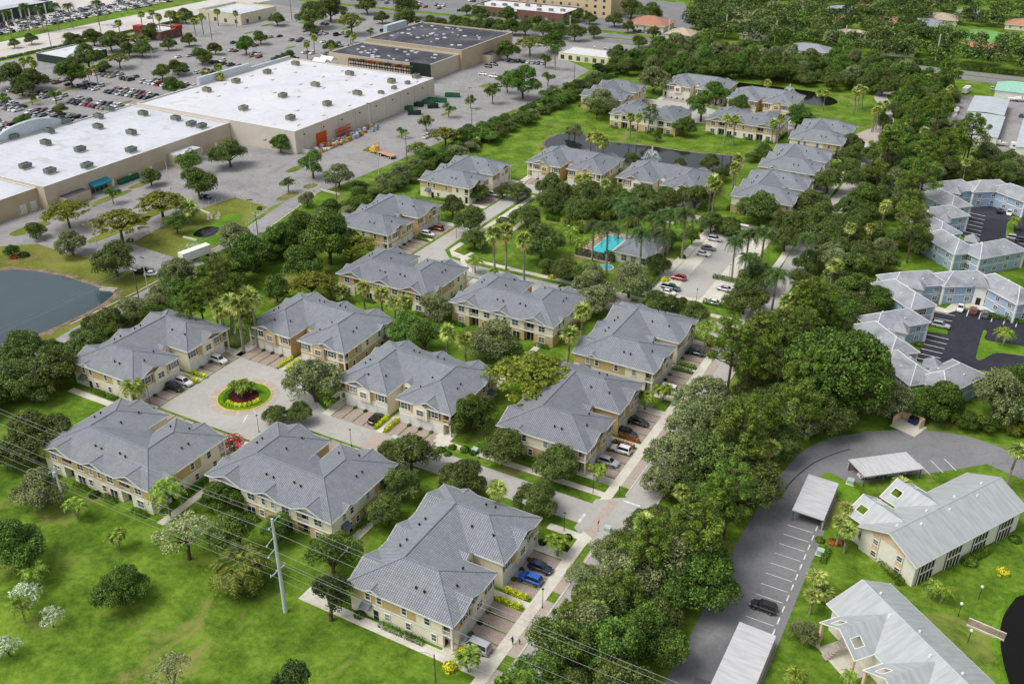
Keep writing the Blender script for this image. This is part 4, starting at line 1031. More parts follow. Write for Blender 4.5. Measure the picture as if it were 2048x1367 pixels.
condo('powder blue condominium wrapping the nearer black car park', (1700,540), 5.259,
      ((530,18,820,0,4.4),(470,88,690,228,4.2),(330,442,610,398,4.3),(275,532,490,698,4.2),(500,835,700,985,4.3),(990,1050,1160,972,4.6),(1090,8,1340,2,4.4),(1530,32,1790,170,4.6)),
      ((715,140),(540,590),(870,960),(1400,120)))
condo('powder blue condominium wrapping the farther black car park', (1700,340), 5.885,
      ((1060,132,1310,106,4.6),(1540,116,1760,110,4.6),(1885,152,2060,215,4.8),(1060,216,1230,296,4.4),(930,440,1190,406,4.5),(930,525,1095,608,4.4),(1085,694,1290,812,4.5),(1560,852,1820,806,4.8)),
      ((1245,230),(1115,555),(1440,790),(1850,225)))
# ------------------------------------------------------------------ grey roofed condominiums, bottom right
PEACH = plain('peach_stucco', lin(222,198,164), 0.9, 0.05)
OFFW = plain('off_white_stucco', lin(236,232,218), 0.9, 0.05)
def seam_roof(name, c):
    m, nt, nn, ll, b = nmat(name); p = pos(nt)
    mp = nn.new('ShaderNodeUVMap'); w = nn.new('ShaderNodeSeparateXYZ'); ll.new(mp.outputs[0], w.inputs[0])
    fr = mth(nt, 'FRACT', mth(nt, 'DIVIDE', w.outputs[0], 0.45)); line = mth(nt, 'LESS_THAN', fr, 0.12)
    st = nn.new('ShaderNodeTexNoise'); st.inputs['Scale'].default_value = 1.0; st.inputs['Detail'].default_value = 5
    cv = nn.new('ShaderNodeCombineXYZ'); ll.new(mth(nt,'MULTIPLY',w.outputs[0],1.6), cv.inputs[0]); ll.new(mth(nt,'MULTIPLY',w.outputs[1],0.22), cv.inputs[1]); ll.new(cv.outputs[0], st.inputs['Vector'])
    col = ramp(nt, st.outputs['Fac'], [(0.34, tuple(x*0.84 for x in c[:3])+(1,)), (0.66, tuple(min(1,x*1.08) for x in c[:3])+(1,))])
    col = mixc(nt, mth(nt, 'MULTIPLY', line, 0.16), col, tuple(x*0.6 for x in c[:3])+(1,))
    ll.new(col, b.inputs['Base Color']); b.inputs['Roughness'].default_value = 0.38; b.inputs['Specular IOR Level'].default_value = 0.5
    bump(nt, b, line, 0.5, 0.03); return m
SEAM = seam_roof('standing_seam_grey', lin(174,179,180))
SEAMW = seam_roof('ribbed_white_metal', lin(200,200,202))
def grey_condo(label, org, ang, L, hw, crosses):
    t = thing('grey_condominium', label, 'condominium', (org[0], org[1], 0), ang); h, rise = 5.2, 3.0
    ks = rise / hw
    b = MB(); b.prism(rect(0.5, L-0.5, -hw+0.6, hw-0.6), 0, h, top=False); b.build('wall', OFFW, t)
    for x, s in ((0.47,-1),(L-0.47,1)):      # gable ends: cream wall, peach strips with the windows
        b = MB(); f = [(x,-hw+0.6,h),(x,hw-0.6,h),(x,0,h+rise-0.3)]; b.face(f if s > 0 else f[::-1]); b.build('gable_wall', PEACH, t)
        for y in (-2.6, 2.6):
            b = MB(); b.box(x-0.06 if s<0 else x, x if s<0 else x+0.06, y-0.75, y+0.75, 0, h+0.4); b.build('wall_strip', PEACH, t)
            for z in (1.3, 3.9): window(t, x+s*0.07, y, z, LEFT if s < 0 else RIGHT, 1.0, 1.0, 1)
    b = MB()
    e = [(-0.4,-hw,h),(L+0.4,-hw,h),(L+0.4,0,h+rise),(-0.4,0,h+rise)]; b.face(e, 0, quv(e, e[0], (1,0)))
    e = [(L+0.4,hw,h),(-0.4,hw,h),(-0.4,0,h+rise),(L+0.4,0,h+rise)]; b.face(e, 0, quv(e, e[0], (-1,0)))
    rf = b.build('roof', SEAM, t)
    cb = MB(); cb.tube((-0.4,0,h+rise),(L+0.4,0,h+rise),0.12,n=5); cb.build('ridge_cap', MROOF, rf)
    fb = MB()
    for y in (-hw, hw): fb.box(-0.5,L+0.5,y-0.06,y+0.06,h-0.28,h-0.02,bottom=True)
    for x in (-0.4, L+0.4):
        for s in (-1, 1): fb.tube((x,s*hw,h-0.12),(x,0,h+rise-0.12),0.11,n=4)
    fb.build('fascia', WHITE, t)
    for k in range(7):
        cb = MB(); x = 3 + k*(L-5)/6.5; y = (-1)**k*1.0; z = h+rise-abs(y)*ks; cb.tube((x,y,z-0.1),(x,y,z+0.32),0.26,0.18,8); cb.build('roof_vent', WRIDGE, rf)
    for x, side in crosses:                  # stair hall roofs with an open well cut through them
        s = side; cw, out = 4.3, 3.8
        zr = h + rise*0.86; y0, y1 = hw + out, 1.2
        for sg in (-1, 1):
            xe, xr = x + sg*cw, x
            zz = h - 0.05
            def q(a, y): return (x+sg*a, s*y, zr-(zr-zz)*a/cw)
            yA, yB = hw+0.9, hw+out-1.0      # opening in plan
            a0, a1 = 1.5, 2.9
            rb = MB()
            for (p0,p1,w0,w1) in ((0,cw,yB,y0),(0,a0,y1,yB),(a1,cw,y1,yB),(a0,a1,y1,yA)):
                f = [q(p0,w0),q(p1,w0),q(p1,w1),q(p0,w1)]
                if sg*s > 0: f = f[::-1]
                rb.face(f[::-1], 0, [(pp[1],pp[0]*1.05) for pp in f[::-1]])
            rb.build('stair_roof', SEAM, t)
            kb = MB()
            for (p0,w0,p1,w1) in ((a0,yA,a1,yA),(a1,yA,a1,yB),(a1,yB,a0,yB),(a0,yB,a0,yA)):
                f0, f1 = q(p0,w0), q(p1,w1); kb.tube((f0[0],f0[1],f0[2]-0.05),(f1[0],f1[1],f1[2]-0.05),0.1,n=4)
            f0, f1 = q(cw,y1), q(cw,y0); kb.tube(f0, f1, 0.1, n=4); f0, f1 = q(0,y0), q(cw,y0); kb.tube(f0, f1, 0.1, n=4)
            kb.build('well_trim', WHITE, t)
            pb = MB(); pb.box(x+sg*(cw-0.4)-0.2, x+sg*(cw-0.4)+0.2, min(s*(y0-0.5),s*(y0-0.1)), max(s*(y0-0.5),s*(y0-0.1)), 0, h-0.1); pb.build('post', PEACH, t)
        sb = MB()
        for k in range(9): sb.box(x-2.2, x-0.9, min(s*(hw+0.4+k*0.42),s*(hw+0.8+k*0.42)), max(s*(hw+0.4+k*0.42),s*(hw+0.8+k*0.42)), 2.7-k*0.3-0.15, 2.7-k*0.3)
        sb.build('stairs', PAVER_L, t)
        fl = MB(); fl.box(x-cw+0.5, x+cw-0.5, min(s*(hw-0.6),s*(y0-0.2)), max(s*(hw-0.6),s*(y0-0.2)), 0, 0.08); fl.build('hall_floor', CONC, t)
    for x in [3.5 + k*7.5 for k in range(int((L-4)/7.5)+1)]:      # porches on the lawn side, recess shade painted as dark panels
        s = -crosses[0][1]
        b = MB(); b.box(x-1.9, x+1.9, min(s*(hw-0.6),s*(hw-0.35)), max(s*(hw-0.6),s*(hw-0.35)), 0.1, 4.7); b.build('porch_shade_panel', SCREEN, t)
        for q_ in range(5):
            xx = x-1.9+q_*0.95; b = MB(); b.box(xx-0.06,xx+0.06,min(s*(hw-0.38),s*(hw-0.28)),max(s*(hw-0.38),s*(hw-0.28)),0,4.8); b.build('porch_frame', OFFW, t)
        b = MB(); b.box(x-2.0,x+2.0,min(s*(hw-0.38),s*(hw-0.27)),max(s*(hw-0.38),s*(hw-0.27)),2.3,2.6,bottom=True); b.build('porch_band', OFFW, t)
    return t
grey_condo('grey metal roofed condominium with cream gable end, right', (-4.6,148.1), R(60), 30.8, 6.5, ((5.0,1),(14.5,1)))
grey_condo('grey metal roofed condominium cut by the bottom right edge', (-6.3,133.1), R(-40), 34, 6.5, ((7.0,-1),(17.5,-1)))
# carports
def carport(label, u, v, L, W, rz, n):
    t = thing('carport', label, 'carport', (u, v, 0), rz)
    b = MB(); e = [(-W/2,-L/2,2.75),(W/2,-L/2,2.55),(W/2,L/2,2.55),(-W/2,L/2,2.75)]
    b.face(e, 0, [(-L/2,0),(-L/2,W),(L/2,W),(L/2,0)]); b.face([(p[0],p[1],p[2]-0.22) for p in e][::-1], 0, [(0,0)]*4)
    for k in range(4):
        p, q = e[k], e[(k+1)%4]; b.face([(p[0],p[1],p[2]-0.22),(q[0],q[1],q[2]-0.22),q,p], 0, [(0.2,0)]*4)
    b.build('roof', SEAMW, t)
    for k in range(n):
        for x in (-W/2+0.3, W/2-0.4):
            y = -L/2+0.3+(L-0.6)*k/(n-1); b = MB(); b.box(x-0.09,x+0.09,y-0.09,y+0.09,0,2.4); b.build('post', GREYD, t)
    b = MB(); b.box(W/2-0.25, W/2, -L/2+0.1, L/2-0.1, 0.02, 1.7); b.build('storage_wall', BEIGE, t)
    return t
carport('small white carport between the curved lane and the first grey condominium', -19.5, 159.7, 13.0, 6.0, 0, 4)
carport('angled white carport with a parked car, top of the lane', -9.5, 177.4, 13.2, 6.3, R(131), 4)
carport('long white carport at the bottom edge by the lane', -19.6, 104.5, 31, 6.1, 0, 8)
# ------------------------------------------------------------------ plants
def leaf_mat(name, dark, mid, light, trans=0.22, nscale=0.35, rough=0.55):
    m, nt, nn, ll, b = nmat(name)
    geo = nn.new('ShaderNodeNewGeometry'); oi = nn.new('ShaderNodeObjectInfo'); tc = nn.new('ShaderNodeTexCoord')
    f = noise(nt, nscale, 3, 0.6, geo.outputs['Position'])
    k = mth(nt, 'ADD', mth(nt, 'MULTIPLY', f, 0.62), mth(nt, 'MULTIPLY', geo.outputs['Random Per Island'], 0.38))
    c = ramp(nt, k, [(0.28, tuple(x*0.8 for x in dark[:3])+(1,)), (0.5, mid), (0.72, tuple(x*1.22 for x in light[:3])+(1,))])  # both ends stretched: highlight and shadow contrast put into the leaf colour
    h = nn.new('ShaderNodeHueSaturation'); ll.new(c, h.inputs['Color'])
    ll.new(mth(nt, 'ADD', 0.482, mth(nt, 'MULTIPLY', oi.outputs['Random'], 0.026)), h.inputs['Hue'])
    ll.new(mth(nt, 'ADD', 0.98, mth(nt, 'MULTIPLY', oi.outputs['Random'], 0.32)), h.inputs['Value'])
    ll.new(h.outputs[0], b.inputs['Base Color']); b.inputs['Roughness'].default_value = rough; b.inputs['Specular IOR Level'].default_value = 0.25
    tr = nn.new('ShaderNodeBsdfTranslucent'); ll.new(h.outputs[0], tr.inputs['Color'])
    mx = nn.new('ShaderNodeMixShader'); mx.inputs[0].default_value = trans
    out = nn['Material Output']; ll.new(b.outputs[0], mx.inputs[1]); ll.new(tr.outputs[0], mx.inputs[2]); ll.new(mx.outputs[0], out.inputs['Surface'])
    return m
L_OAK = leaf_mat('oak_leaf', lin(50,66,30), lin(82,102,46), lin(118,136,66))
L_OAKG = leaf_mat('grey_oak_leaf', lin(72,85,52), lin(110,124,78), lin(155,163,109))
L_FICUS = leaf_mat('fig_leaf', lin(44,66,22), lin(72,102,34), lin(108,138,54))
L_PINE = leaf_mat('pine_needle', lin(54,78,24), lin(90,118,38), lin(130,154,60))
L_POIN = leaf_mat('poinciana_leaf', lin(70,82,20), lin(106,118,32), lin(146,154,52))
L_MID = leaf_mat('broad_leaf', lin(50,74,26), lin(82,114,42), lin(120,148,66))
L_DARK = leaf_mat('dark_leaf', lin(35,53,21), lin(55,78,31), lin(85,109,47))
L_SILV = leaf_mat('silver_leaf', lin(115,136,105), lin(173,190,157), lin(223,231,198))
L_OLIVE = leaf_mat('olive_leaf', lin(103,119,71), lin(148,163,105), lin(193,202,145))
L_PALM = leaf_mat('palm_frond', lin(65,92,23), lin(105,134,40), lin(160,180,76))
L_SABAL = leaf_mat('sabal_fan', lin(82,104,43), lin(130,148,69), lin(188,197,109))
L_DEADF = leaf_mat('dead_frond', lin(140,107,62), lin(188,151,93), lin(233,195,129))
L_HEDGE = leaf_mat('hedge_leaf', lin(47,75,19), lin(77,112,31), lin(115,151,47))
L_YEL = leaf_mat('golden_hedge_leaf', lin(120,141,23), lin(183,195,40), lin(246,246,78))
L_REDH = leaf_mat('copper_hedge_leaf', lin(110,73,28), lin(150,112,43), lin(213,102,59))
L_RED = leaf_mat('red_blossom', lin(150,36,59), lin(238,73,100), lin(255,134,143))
BARK = plain('bark', lin(96,84,70), 0.95, 0.2, 3.0)
BARKG = plain('grey_palm_trunk', lin(150,144,130), 0.9, 0.15, 3.0)

def nz(v): return v / np.maximum(np.linalg.norm(v, axis=1, keepdims=True), 1e-9)
def sph(n, g=nrg): return nz(g.normal(size=(n, 3)))
def leaves(name, Cn, Nr, size, m, aspect=0.6):
    """one rhombic leaf spray per centre"""
    n = len(Cn); Nr = nz(Nr); a = nz(np.cross(Nr, sph(n))); bb = np.cross(Nr, a)
    s = np.asarray(size).reshape(-1, 1) * np.ones((n, 1))
    fold = Nr * s * 0.18
    V = np.stack([Cn - a*s, Cn - bb*s*aspect + fold, Cn + a*s, Cn + bb*s*aspect + fold], 1).reshape(-1, 3)
    return quads(name, V, m)
def quads(name, V, mats, mi=None):
    n = len(V) // 4; me = bpy.data.meshes.new(name)
    me.vertices.add(4*n); me.vertices.foreach_set('co', V.astype(np.float32).ravel())
    me.loops.add(4*n); me.loops.foreach_set('vertex_index', np.arange(4*n, dtype=np.int32))
    me.polygons.add(n); me.polygons.foreach_set('loop_start', np.arange(0, 4*n, 4, dtype=np.int32))
    for m in (mats if isinstance(mats, (list, tuple)) else [mats]): me.materials.append(m)
    if mi is not None: me.polygons.foreach_set('material_index', np.asarray(mi, dtype=np.int32))
    me.update(calc_edges=True); return me
def clump_leaves(cc, cr, per, size, up=0.35, flat=1.0, g=nrg):
    """leaf centres and normals on the shells of clumps cc with radii cr"""
    n = len(cc); cc = np.repeat(cc, per, 0); r = np.repeat(np.asarray(cr) * np.ones(n), per)[:, None]
    d = sph(n*per, g); d[:, 2] = np.where(d[:, 2] < -0.35, -d[:, 2], d[:, 2])
    rad = r * g.uniform(0.55, 1.0, (n*per, 1)) ** 0.6
    c = cc + d * rad * np.array([1, 1, flat]); nr = d + 0.75 * sph(n*per, g) + np.array([0, 0, up])
    return c, nr, size * g.uniform(0.65, 1.35, n*per)
def lobed(lobes, dens, cr, g=nrg, below=-0.45):
    """clump centres on the outer skin of a set of spheres (x,y,z,r)"""
    L = np.array(lobes); out = []
    for i, (x, y, z, r) in enumerate(L):
        k = max(6, int(dens * r * r)); d = sph(k, g); d = d[d[:, 2] > below]
        p = np.array([x, y, z]) + d * (r - cr*0.5) * np.array([1, 1, 0.85])
        for j, q in enumerate(L):
            if j != i and len(p): p = p[np.linalg.norm((p - q[:3]) / np.array([1, 1, 0.85]), axis=1) > q[3] - cr*0.9]
        out.append(p)
    return np.concatenate(out)
SPEC = {}
def register(key, trunk_mb, crown_me, D, H, zc, bark=BARK, extra=()):
    t = thing('tree'); trunk_mb.build('trunk', bark, t, smooth=True); obj('crown', crown_me, t)
    for nm, me in extra: obj(nm, me, t)
    SPEC.setdefault(key, []).append((Proto(t), D, H, zc))
def limbs(lobes, zt, r0, lean=(0, 0), n=5):
    b = MB(); top = (lean[0], lean[1], zt); b.path([(0,0,-0.2),(lean[0]*0.4,lean[1]*0.4,zt*0.5),top], [r0*1.25,r0,r0*0.85], 7)
    for (x, y, z, r) in lobes[:n+3]: b.path([top, ((x+top[0])/2*1.05, (y+top[1])/2*1.05, (z*0.6+zt*0.4)), (x, y, z)], [r0*0.6, r0*0.38, r0*0.12], 5)
    return b
def oakish(key, m, D, H, seed, nl=9, dens=7.5, cr=0.95, per=100, size=0.148, squash=0.55, base=0.2, trunk=0.3, flat=0.9):
    g = np.random.default_rng(seed); Rr = D/2; lobes = []
    zc = H*base + (H*(1-base))*0.5
    for k in range(nl):
        a = 2*math.pi*k/nl*1.0 + g.uniform(-0.4,0.4); q = (0.52+g.uniform(-0.1,0.12)) * Rr if k < nl-3 else g.uniform(0.05,0.3)*Rr
        r = Rr*g.uniform(0.36,0.47) if k < nl-3 else Rr*g.uniform(0.42,0.52)
        z = zc + H*(1-base)*0.5*(g.uniform(-0.55,0.0) if k < nl-3 else g.uniform(0.25,0.5)) 
        lobes.append((q*math.cos(a), q*math.sin(a), min(z, H-r*0.85), r))
    cc = lobed(lobes, dens, cr, g); c, nr, s = clump_leaves(cc, g.uniform(0.7,1.25,len(cc))*cr, per, size, 0.3, flat, g)
    register(key, limbs(lobes, H*base*1.1, trunk, (g.uniform(-.3,.3),g.uniform(-.3,.3))), leaves('crown', c, nr, s, m), D, H, zc)
for i in range(3): oakish('oak', L_OAK, 10, 7.4, 11+i, nl=10+i, dens=7.0)
for i in range(2): oakish('oakg', L_OAKG, 10, 7.2, 21+i, nl=10+i, dens=6.5)
for i in range(2): oakish('ficus', L_FICUS, 9.5, 7.6, 31+i, nl=9+i, dens=8, per=96, size=0.15)
for i in range(3): oakish('mid', L_MID, 8, 7.6, 41+i, nl=9, dens=8, cr=0.85, per=88, size=0.138, base=0.18)
for i in range(2): oakish('dark', L_DARK, 6.5, 8.5, 51+i, nl=8, dens=9, cr=0.8, per=74, size=0.14, base=0.2)
oakish('small', L_MID, 5, 5.2, 61, nl=8, dens=9, cr=0.62, per=26, size=0.18, base=0.35, trunk=0.14)
oakish('small', L_OAK, 5, 5.0, 62, nl=8, dens=9, cr=0.62, per=26, size=0.18, base=0.35, trunk=0.14)
oakish('olive', L_OLIVE, 9, 7.0, 63, nl=10, dens=5.0, cr=0.85, per=26, size=0.17, base=0.38, trunk=0.26)
oakish('silver', L_SILV, 5.5, 4.2, 64, nl=9, dens=7, cr=0.6, per=20, size=0.15, base=0.3, trunk=0.16)
oakish('bigfig', L_FICUS, 22, 15, 65, nl=18, dens=3.3, cr=1.5, per=120, size=0.25, base=0.22, trunk=0.7)
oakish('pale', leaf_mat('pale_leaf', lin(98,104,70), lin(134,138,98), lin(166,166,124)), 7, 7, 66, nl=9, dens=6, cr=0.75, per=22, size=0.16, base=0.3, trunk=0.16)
def pine(seed, D, H):
    g = np.random.default_rng(seed); b = MB(); lobes = []; tips = []
    b.path([(0,0,-0.2),(0.15,0.1,H*0.5),(0.0,0.2,H*0.92)], [0.24,0.18,0.06], 7)
    n = 26
    for k in range(n):
        t = k/(n-1); z = H*(0.52+0.46*t); a = k*2.4+g.uniform(-.4,.4); q = D/2*(1.0-0.6*t**1.5)*g.uniform(0.55,1.0)
        p = (q*math.cos(a), q*math.sin(a), z+0.25*q); tips.append((*p, g.uniform(0.85,1.35)*(1.15-0.35*t)))
        b.path([(0.1,0.1,z-0.3),(p[0]*0.6,p[1]*0.6,z+0.05*q),p], [0.09,0.06,0.03], 4)
    T_ = np.array(tips); sub = []
    for x,y,z,r in T_:
        d = sph(7, g); sub.append(np.array([x,y,z]) + d*r*0.62*np.array([1,1,0.6]))
    cc = np.concatenate(sub); c, nr, s = clump_leaves(cc, np.repeat(T_[:,3],7)*0.55, 40, 0.2, 0.5, 0.8, g)
    register('pine', b, leaves('crown', c, nr, s, L_PINE, 0.28), D, H, H*0.76)
pine(71, 7.5, 12.5); pine(72, 6.5, 11); pine(73, 8.5, 13.5)
def poinciana(seed, D, H, m=L_POIN):
    g = np.random.default_rng(seed); b = MB(); tips = []
    b.path([(0,0,-0.2),(0.1,0,H*0.25),(0,0.1,H*0.42)], [0.38,0.3,0.24], 7)
    n = 46
    for k in range(n):
        q = math.sqrt((k+0.5)/n)*D/2*0.92; a = k*2.39996+g.uniform(-.25,.25); z = H*(0.96-0.42*(q/(D/2))**2)+g.uniform(-.35,.25)
        tips.append((q*math.cos(a), q*math.sin(a), z))
        if k % 2 == 0: b.path([(0,0.1,H*0.4),(q*0.5*math.cos(a),q*0.5*math.sin(a),H*0.68),(q*math.cos(a),q*math.sin(a),z-0.15)], [0.14,0.09,0.03], 5)
    cc = np.array(tips); k = np.repeat(cc, 5, 0) + g.normal(size=(len(cc)*5,3))*np.array([0.65,0.65,0.14])*D/11
    c, nr, s = clump_leaves(k, g.uniform(0.45,0.75,len(k))*D/11, 34, 0.18, 1.3, 0.4, g)
    register('poin', b, leaves('crown', c, nr, s, m), D, H, H*0.8)
poinciana(81, 11, 7); poinciana(82, 10, 6.5)
def frond(n, L, rise, droop, leafl, seed, width=0.055, v=0.5):
    """a pinnate frond along +x: list of quads"""
    g = np.random.default_rng(seed); Q = []
    pts = []
    for k in range(n+1):
        t = k/n; pts.append(np.array([L*(t-0.12*t*t), 0, rise*math.sin(t*1.9)*L*0.5 - droop*t*t*t*L]))
    for k in range(1, n+1):
        t = k/n; p = pts[k]; d = pts[k]-pts[k-1]; d = d/np.linalg.norm(d); ll_ = leafl*(math.sin(0.35+2.55*t)*0.9+0.1)
        for sg in (-1, 1):
            e = p + np.array([d[0]*ll_*0.45, sg*ll_*0.8, -ll_*v*g.uniform(0.6,1.2)]); w = d*width*1.6
            Q.append([p-w, p+w, e+w*0.4, e-w*0.4])
    for k in range(n): Q.append([pts[k]+[0,0.03,0], pts[k+1]+[0,0.02,0], pts[k+1]-[0,0.02,0], pts[k]-[0,0.03,0]])
    return np.array(Q).reshape(-1, 3)
def rotz(V, a): c, s = math.cos(a), math.sin(a); return V @ np.array([[c,s,0],[-s,c,0],[0,0,1]])
def roty(V, a): c, s = math.cos(a), math.sin(a); return V @ np.array([[c,0,-s],[0,1,0],[s,0,c]])
def pinnate(key, H, n, L, rise, droop, leafl, r0, bark, bend=0.0, mat=None, stems=1, seed=1, shaft=False, D=None, stemH=None):
    g = np.random.default_rng(seed); b = MB(); VV = []
    for s_ in range(stems):
        a0 = 2*math.pi*s_/max(1,stems)+g.uniform(0,1); sp = 0 if stems == 1 else 0.28*H
        hh = H*(1 if stems == 1 else g.uniform(0.75,1.05)); base = np.array([0.12*math.cos(a0), 0.12*math.sin(a0), 0]) if stems > 1 else np.zeros(3)
        top = np.array([math.cos(a0)*sp+bend*H, math.sin(a0)*sp, hh])
        mid = base*0.5+np.array([top[0]*0.3, top[1]*0.3, hh*0.5])
        b.path([tuple(base-[0,0,0.2]), tuple(mid), tuple(top)], [r0*1.3, r0, r0*0.8], 7)
        if shaft: b.tube(tuple(top), tuple(top+[0,0,1.1]), r0*0.95, r0*0.5, 7); top = top+np.array([0,0,0.9])
        for k in range(n):
            t = k/n; el = 0.95-1.45*t*g.uniform(0.85,1.1)
            f = frond(21, L*g.uniform(0.85,1.08), rise, droop, leafl, int(g.integers(1e6)))
            VV.append(rotz(roty(f, -el*0.7), k*2.39996+g.uniform(-.2,.2)) + top)
    V = np.concatenate(VV)
    register(key, b, quads('crown', V, mat or L_PALM), D or 2*L*0.85, H+L*0.35, H, bark)
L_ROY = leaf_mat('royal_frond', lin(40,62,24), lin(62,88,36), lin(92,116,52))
pinnate('royal', 9.5, 22, 3.6, 0.55, 0.85, 1.15, 0.26, BARKG, shaft=True, seed=5, mat=L_ROY)
pinnate('royal', 10.5, 22, 3.8, 0.5, 0.9, 1.15, 0.26, BARKG, shaft=True, seed=6, mat=L_ROY)
pinnate('coco', 5.5, 20, 3.8, 0.6, 0.85, 0.95, 0.17, BARKG, bend=0.12, seed=7)
pinnate('coco', 4.2, 18, 3.4, 0.6, 0.8, 0.9, 0.17, BARKG, bend=0.05, seed=8)
pinnate('xmas', 3.6, 11, 1.7, 0.7, 0.8, 0.6, 0.09, BARKG, stems=3, seed=9, D=4.4)
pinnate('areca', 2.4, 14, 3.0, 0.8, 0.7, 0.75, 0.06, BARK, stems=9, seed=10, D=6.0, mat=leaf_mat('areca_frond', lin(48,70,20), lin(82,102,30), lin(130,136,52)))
def sabal(seed, H, skirt=True):
    g = np.random.default_rng(seed); b = MB(); b.path([(0,0,-0.2),(g.uniform(-.2,.2),0.1,H*0.5),(0,0,H)], [0.24,0.19,0.2], 7)
    def fan(n, L, up):
        Q = []
        for k in range(n):
            a = (k/(n-1)-0.5)*3.6; d = np.array([math.cos(a), math.sin(a), 0.0]); e = np.array([L*0.62,0,0]) + d*L*0.62*(0.75+0.25*math.cos(a)); e[2] -= 0.22*L*abs(math.sin(a))+0.16*L
            m_ = np.array([L*0.62,0,0.05]) + d*L*0.25; p = np.array([-d[1],d[0],0])*0.075*L
            Q.append([np.array([L*0.5,0,0]), m_-p, e, m_+p])
        Q.append([np.array([0,0.02,0]), np.array([0,-0.02,0]), np.array([L*0.55,-0.02,0.03]), np.array([L*0.55,0.02,0.03])])
        return np.array(Q).reshape(-1,3)
    VV, MI = [], []
    n = 34
    for k in range(n):
        t = k/n; el = 1.35-2.05*t; f = fan(11, g.uniform(1.35,1.75), 0); VV.append(rotz(roty(f, -el), k*2.39996)+np.array([0,0,H+0.1])); MI += [0]*(len(f)//4)
    if skirt:
        for k in range(11):
            f = fan(9, g.uniform(1.1,1.5), 0); VV.append(rotz(roty(f, 1.0+g.uniform(-.15,.25)), k*2.1)+np.array([0,0,H-0.2])); MI += [1]*(len(f)//4)
    register('sabal' if H > 3 else 'sabals', b, quads('crown', np.concatenate(VV), [L_SABAL, L_DEADF], MI), 3.5, H+1.5, H+0.1, BARKG)
sabal(91, 7.0); sabal(92, 8.2); sabal(93, 6.2, False); sabal(94, 2.2, False)
def ball(name, m, seed, n=240, sz=0.13, shape=(1,1,0.9)):
    g = np.random.default_rng(seed); d = sph(n, g); d[:,2] = np.abs(d[:,2]) - 0.12*(g.random(n)); c = d*np.array(shape)*g.uniform(0.82,1.04,(n,1))*0.5; c[:,2] += 0.06
    return leaves(name, c, d+0.6*sph(n,g), sz*g.uniform(0.7,1.3,n), m)
SH_G = [ball('shrub', L_HEDGE, 101), ball('shrub', L_DARK, 102)]; SH_Y = ball('shrub', L_YEL, 103); SH_R = ball('shrub', L_REDH, 104)
def hedge_mesh(m, L, W, Hh, seed):
    g = np.random.default_rng(seed); A = L*W + 2*(L+W)*Hh; n = int(A*42); c = np.zeros((n,3)); nr = np.zeros((n,3))
    f = g.random(n)*A; top = f < L*W; lng = (~top) & (f < L*W+2*L*Hh); sh = ~(top | lng)
    c[:,0] = g.uniform(-L/2,L/2,n); c[:,1] = g.uniform(-W/2,W/2,n); c[:,2] = g.uniform(0.05,Hh,n)
    c[top,2] = Hh; nr[top,2] = 1
    sg = np.sign(g.random(n)-0.5); c[lng,1] = sg[lng]*W/2; nr[lng,1] = sg[lng]; c[sh,0] = sg[sh]*L/2; nr[sh,0] = sg[sh]
    c += g.normal(size=(n,3))*np.array([0.09,0.09,0.07]); c[:,2] = np.maximum(c[:,2],0.03)
    return leaves('hedge', c, nr+0.8*sph(n,g), 0.14*g.uniform(0.7,1.4,n), m)
# ---- placing
def T(kind, px, py, dpx, label, group=None, var=None, cat='tree', hs=1.0):
    """plant whose crown centre is seen at px,py and whose crown is dpx wide in the photo"""
    sp = SPEC[kind]; pr, D, H, zc = sp[var if var is not None else rng.randrange(len(sp))]
    s = 1.0
    for _ in range(4):
        u, v = P(px, py, zc*s*hs); s = min(2.2, max(0.45, dpx * depth(u, v, zc*s*hs) / FPX / D))
    o = pr.put((u, v, 0), rng.uniform(0, 6.28), label, group, (s*rng.uniform(.9,1.1), s*rng.uniform(.9,1.1), s*hs*rng.uniform(.92,1.08))); o['category'] = cat; o.rotation_euler = (rng.uniform(-.05,.05), rng.uniform(-.05,.05), o.rotation_euler[2])
    o.name = {'royal':'royal_palm','coco':'coconut_palm','sabal':'fan_palm','sabals':'fan_palm','xmas':'christmas_palm','areca':'areca_palm','pine':'pine_tree','poin':'flame_tree','oak':'oak_tree','oakg':'oak_tree','ficus':'fig_tree','bigfig':'fig_tree','silver':'silver_tree','olive':'olive_tree'}.get(kind, 'tree')
    PLANTED.append((u, v, D*s/2)); return o
def TU(kind, u, v, D_, label, group=None, cat='tree', hs=1.0):
    sp = SPEC[kind]; pr, D, H, zc = sp[rng.randrange(len(sp))]; s = D_/D
    o = pr.put((u, v, 0), rng.uniform(0, 6.28), label, group, (s*rng.uniform(.82,1.18), s*rng.uniform(.82,1.18), s*hs)); o.rotation_euler = (rng.uniform(-.07,.07), rng.uniform(-.07,.07), o.rotation_euler[2]); o['category'] = cat
    o.name = {'royal':'royal_palm','coco':'coconut_palm','sabal':'fan_palm','sabals':'fan_palm','xmas':'christmas_palm','areca':'areca_palm','pine':'pine_tree','poin':'flame_tree','oak':'oak_tree','oakg':'oak_tree','ficus':'fig_tree'}.get(kind, 'tree')
    PLANTED.append((u, v, D_/2)); return o
PLANTED = []
def inside(p, poly):
    x, y = p; r_ = False; n = len(poly)
    for i in range(n):
        (x0, y0), (x1, y1) = poly[i], poly[i-1]
        if (y0 > y) != (y1 > y) and x < (x1-x0)*(y-y0)/(y1-y0)+x0: r_ = not r_
    return r_
EXC = []
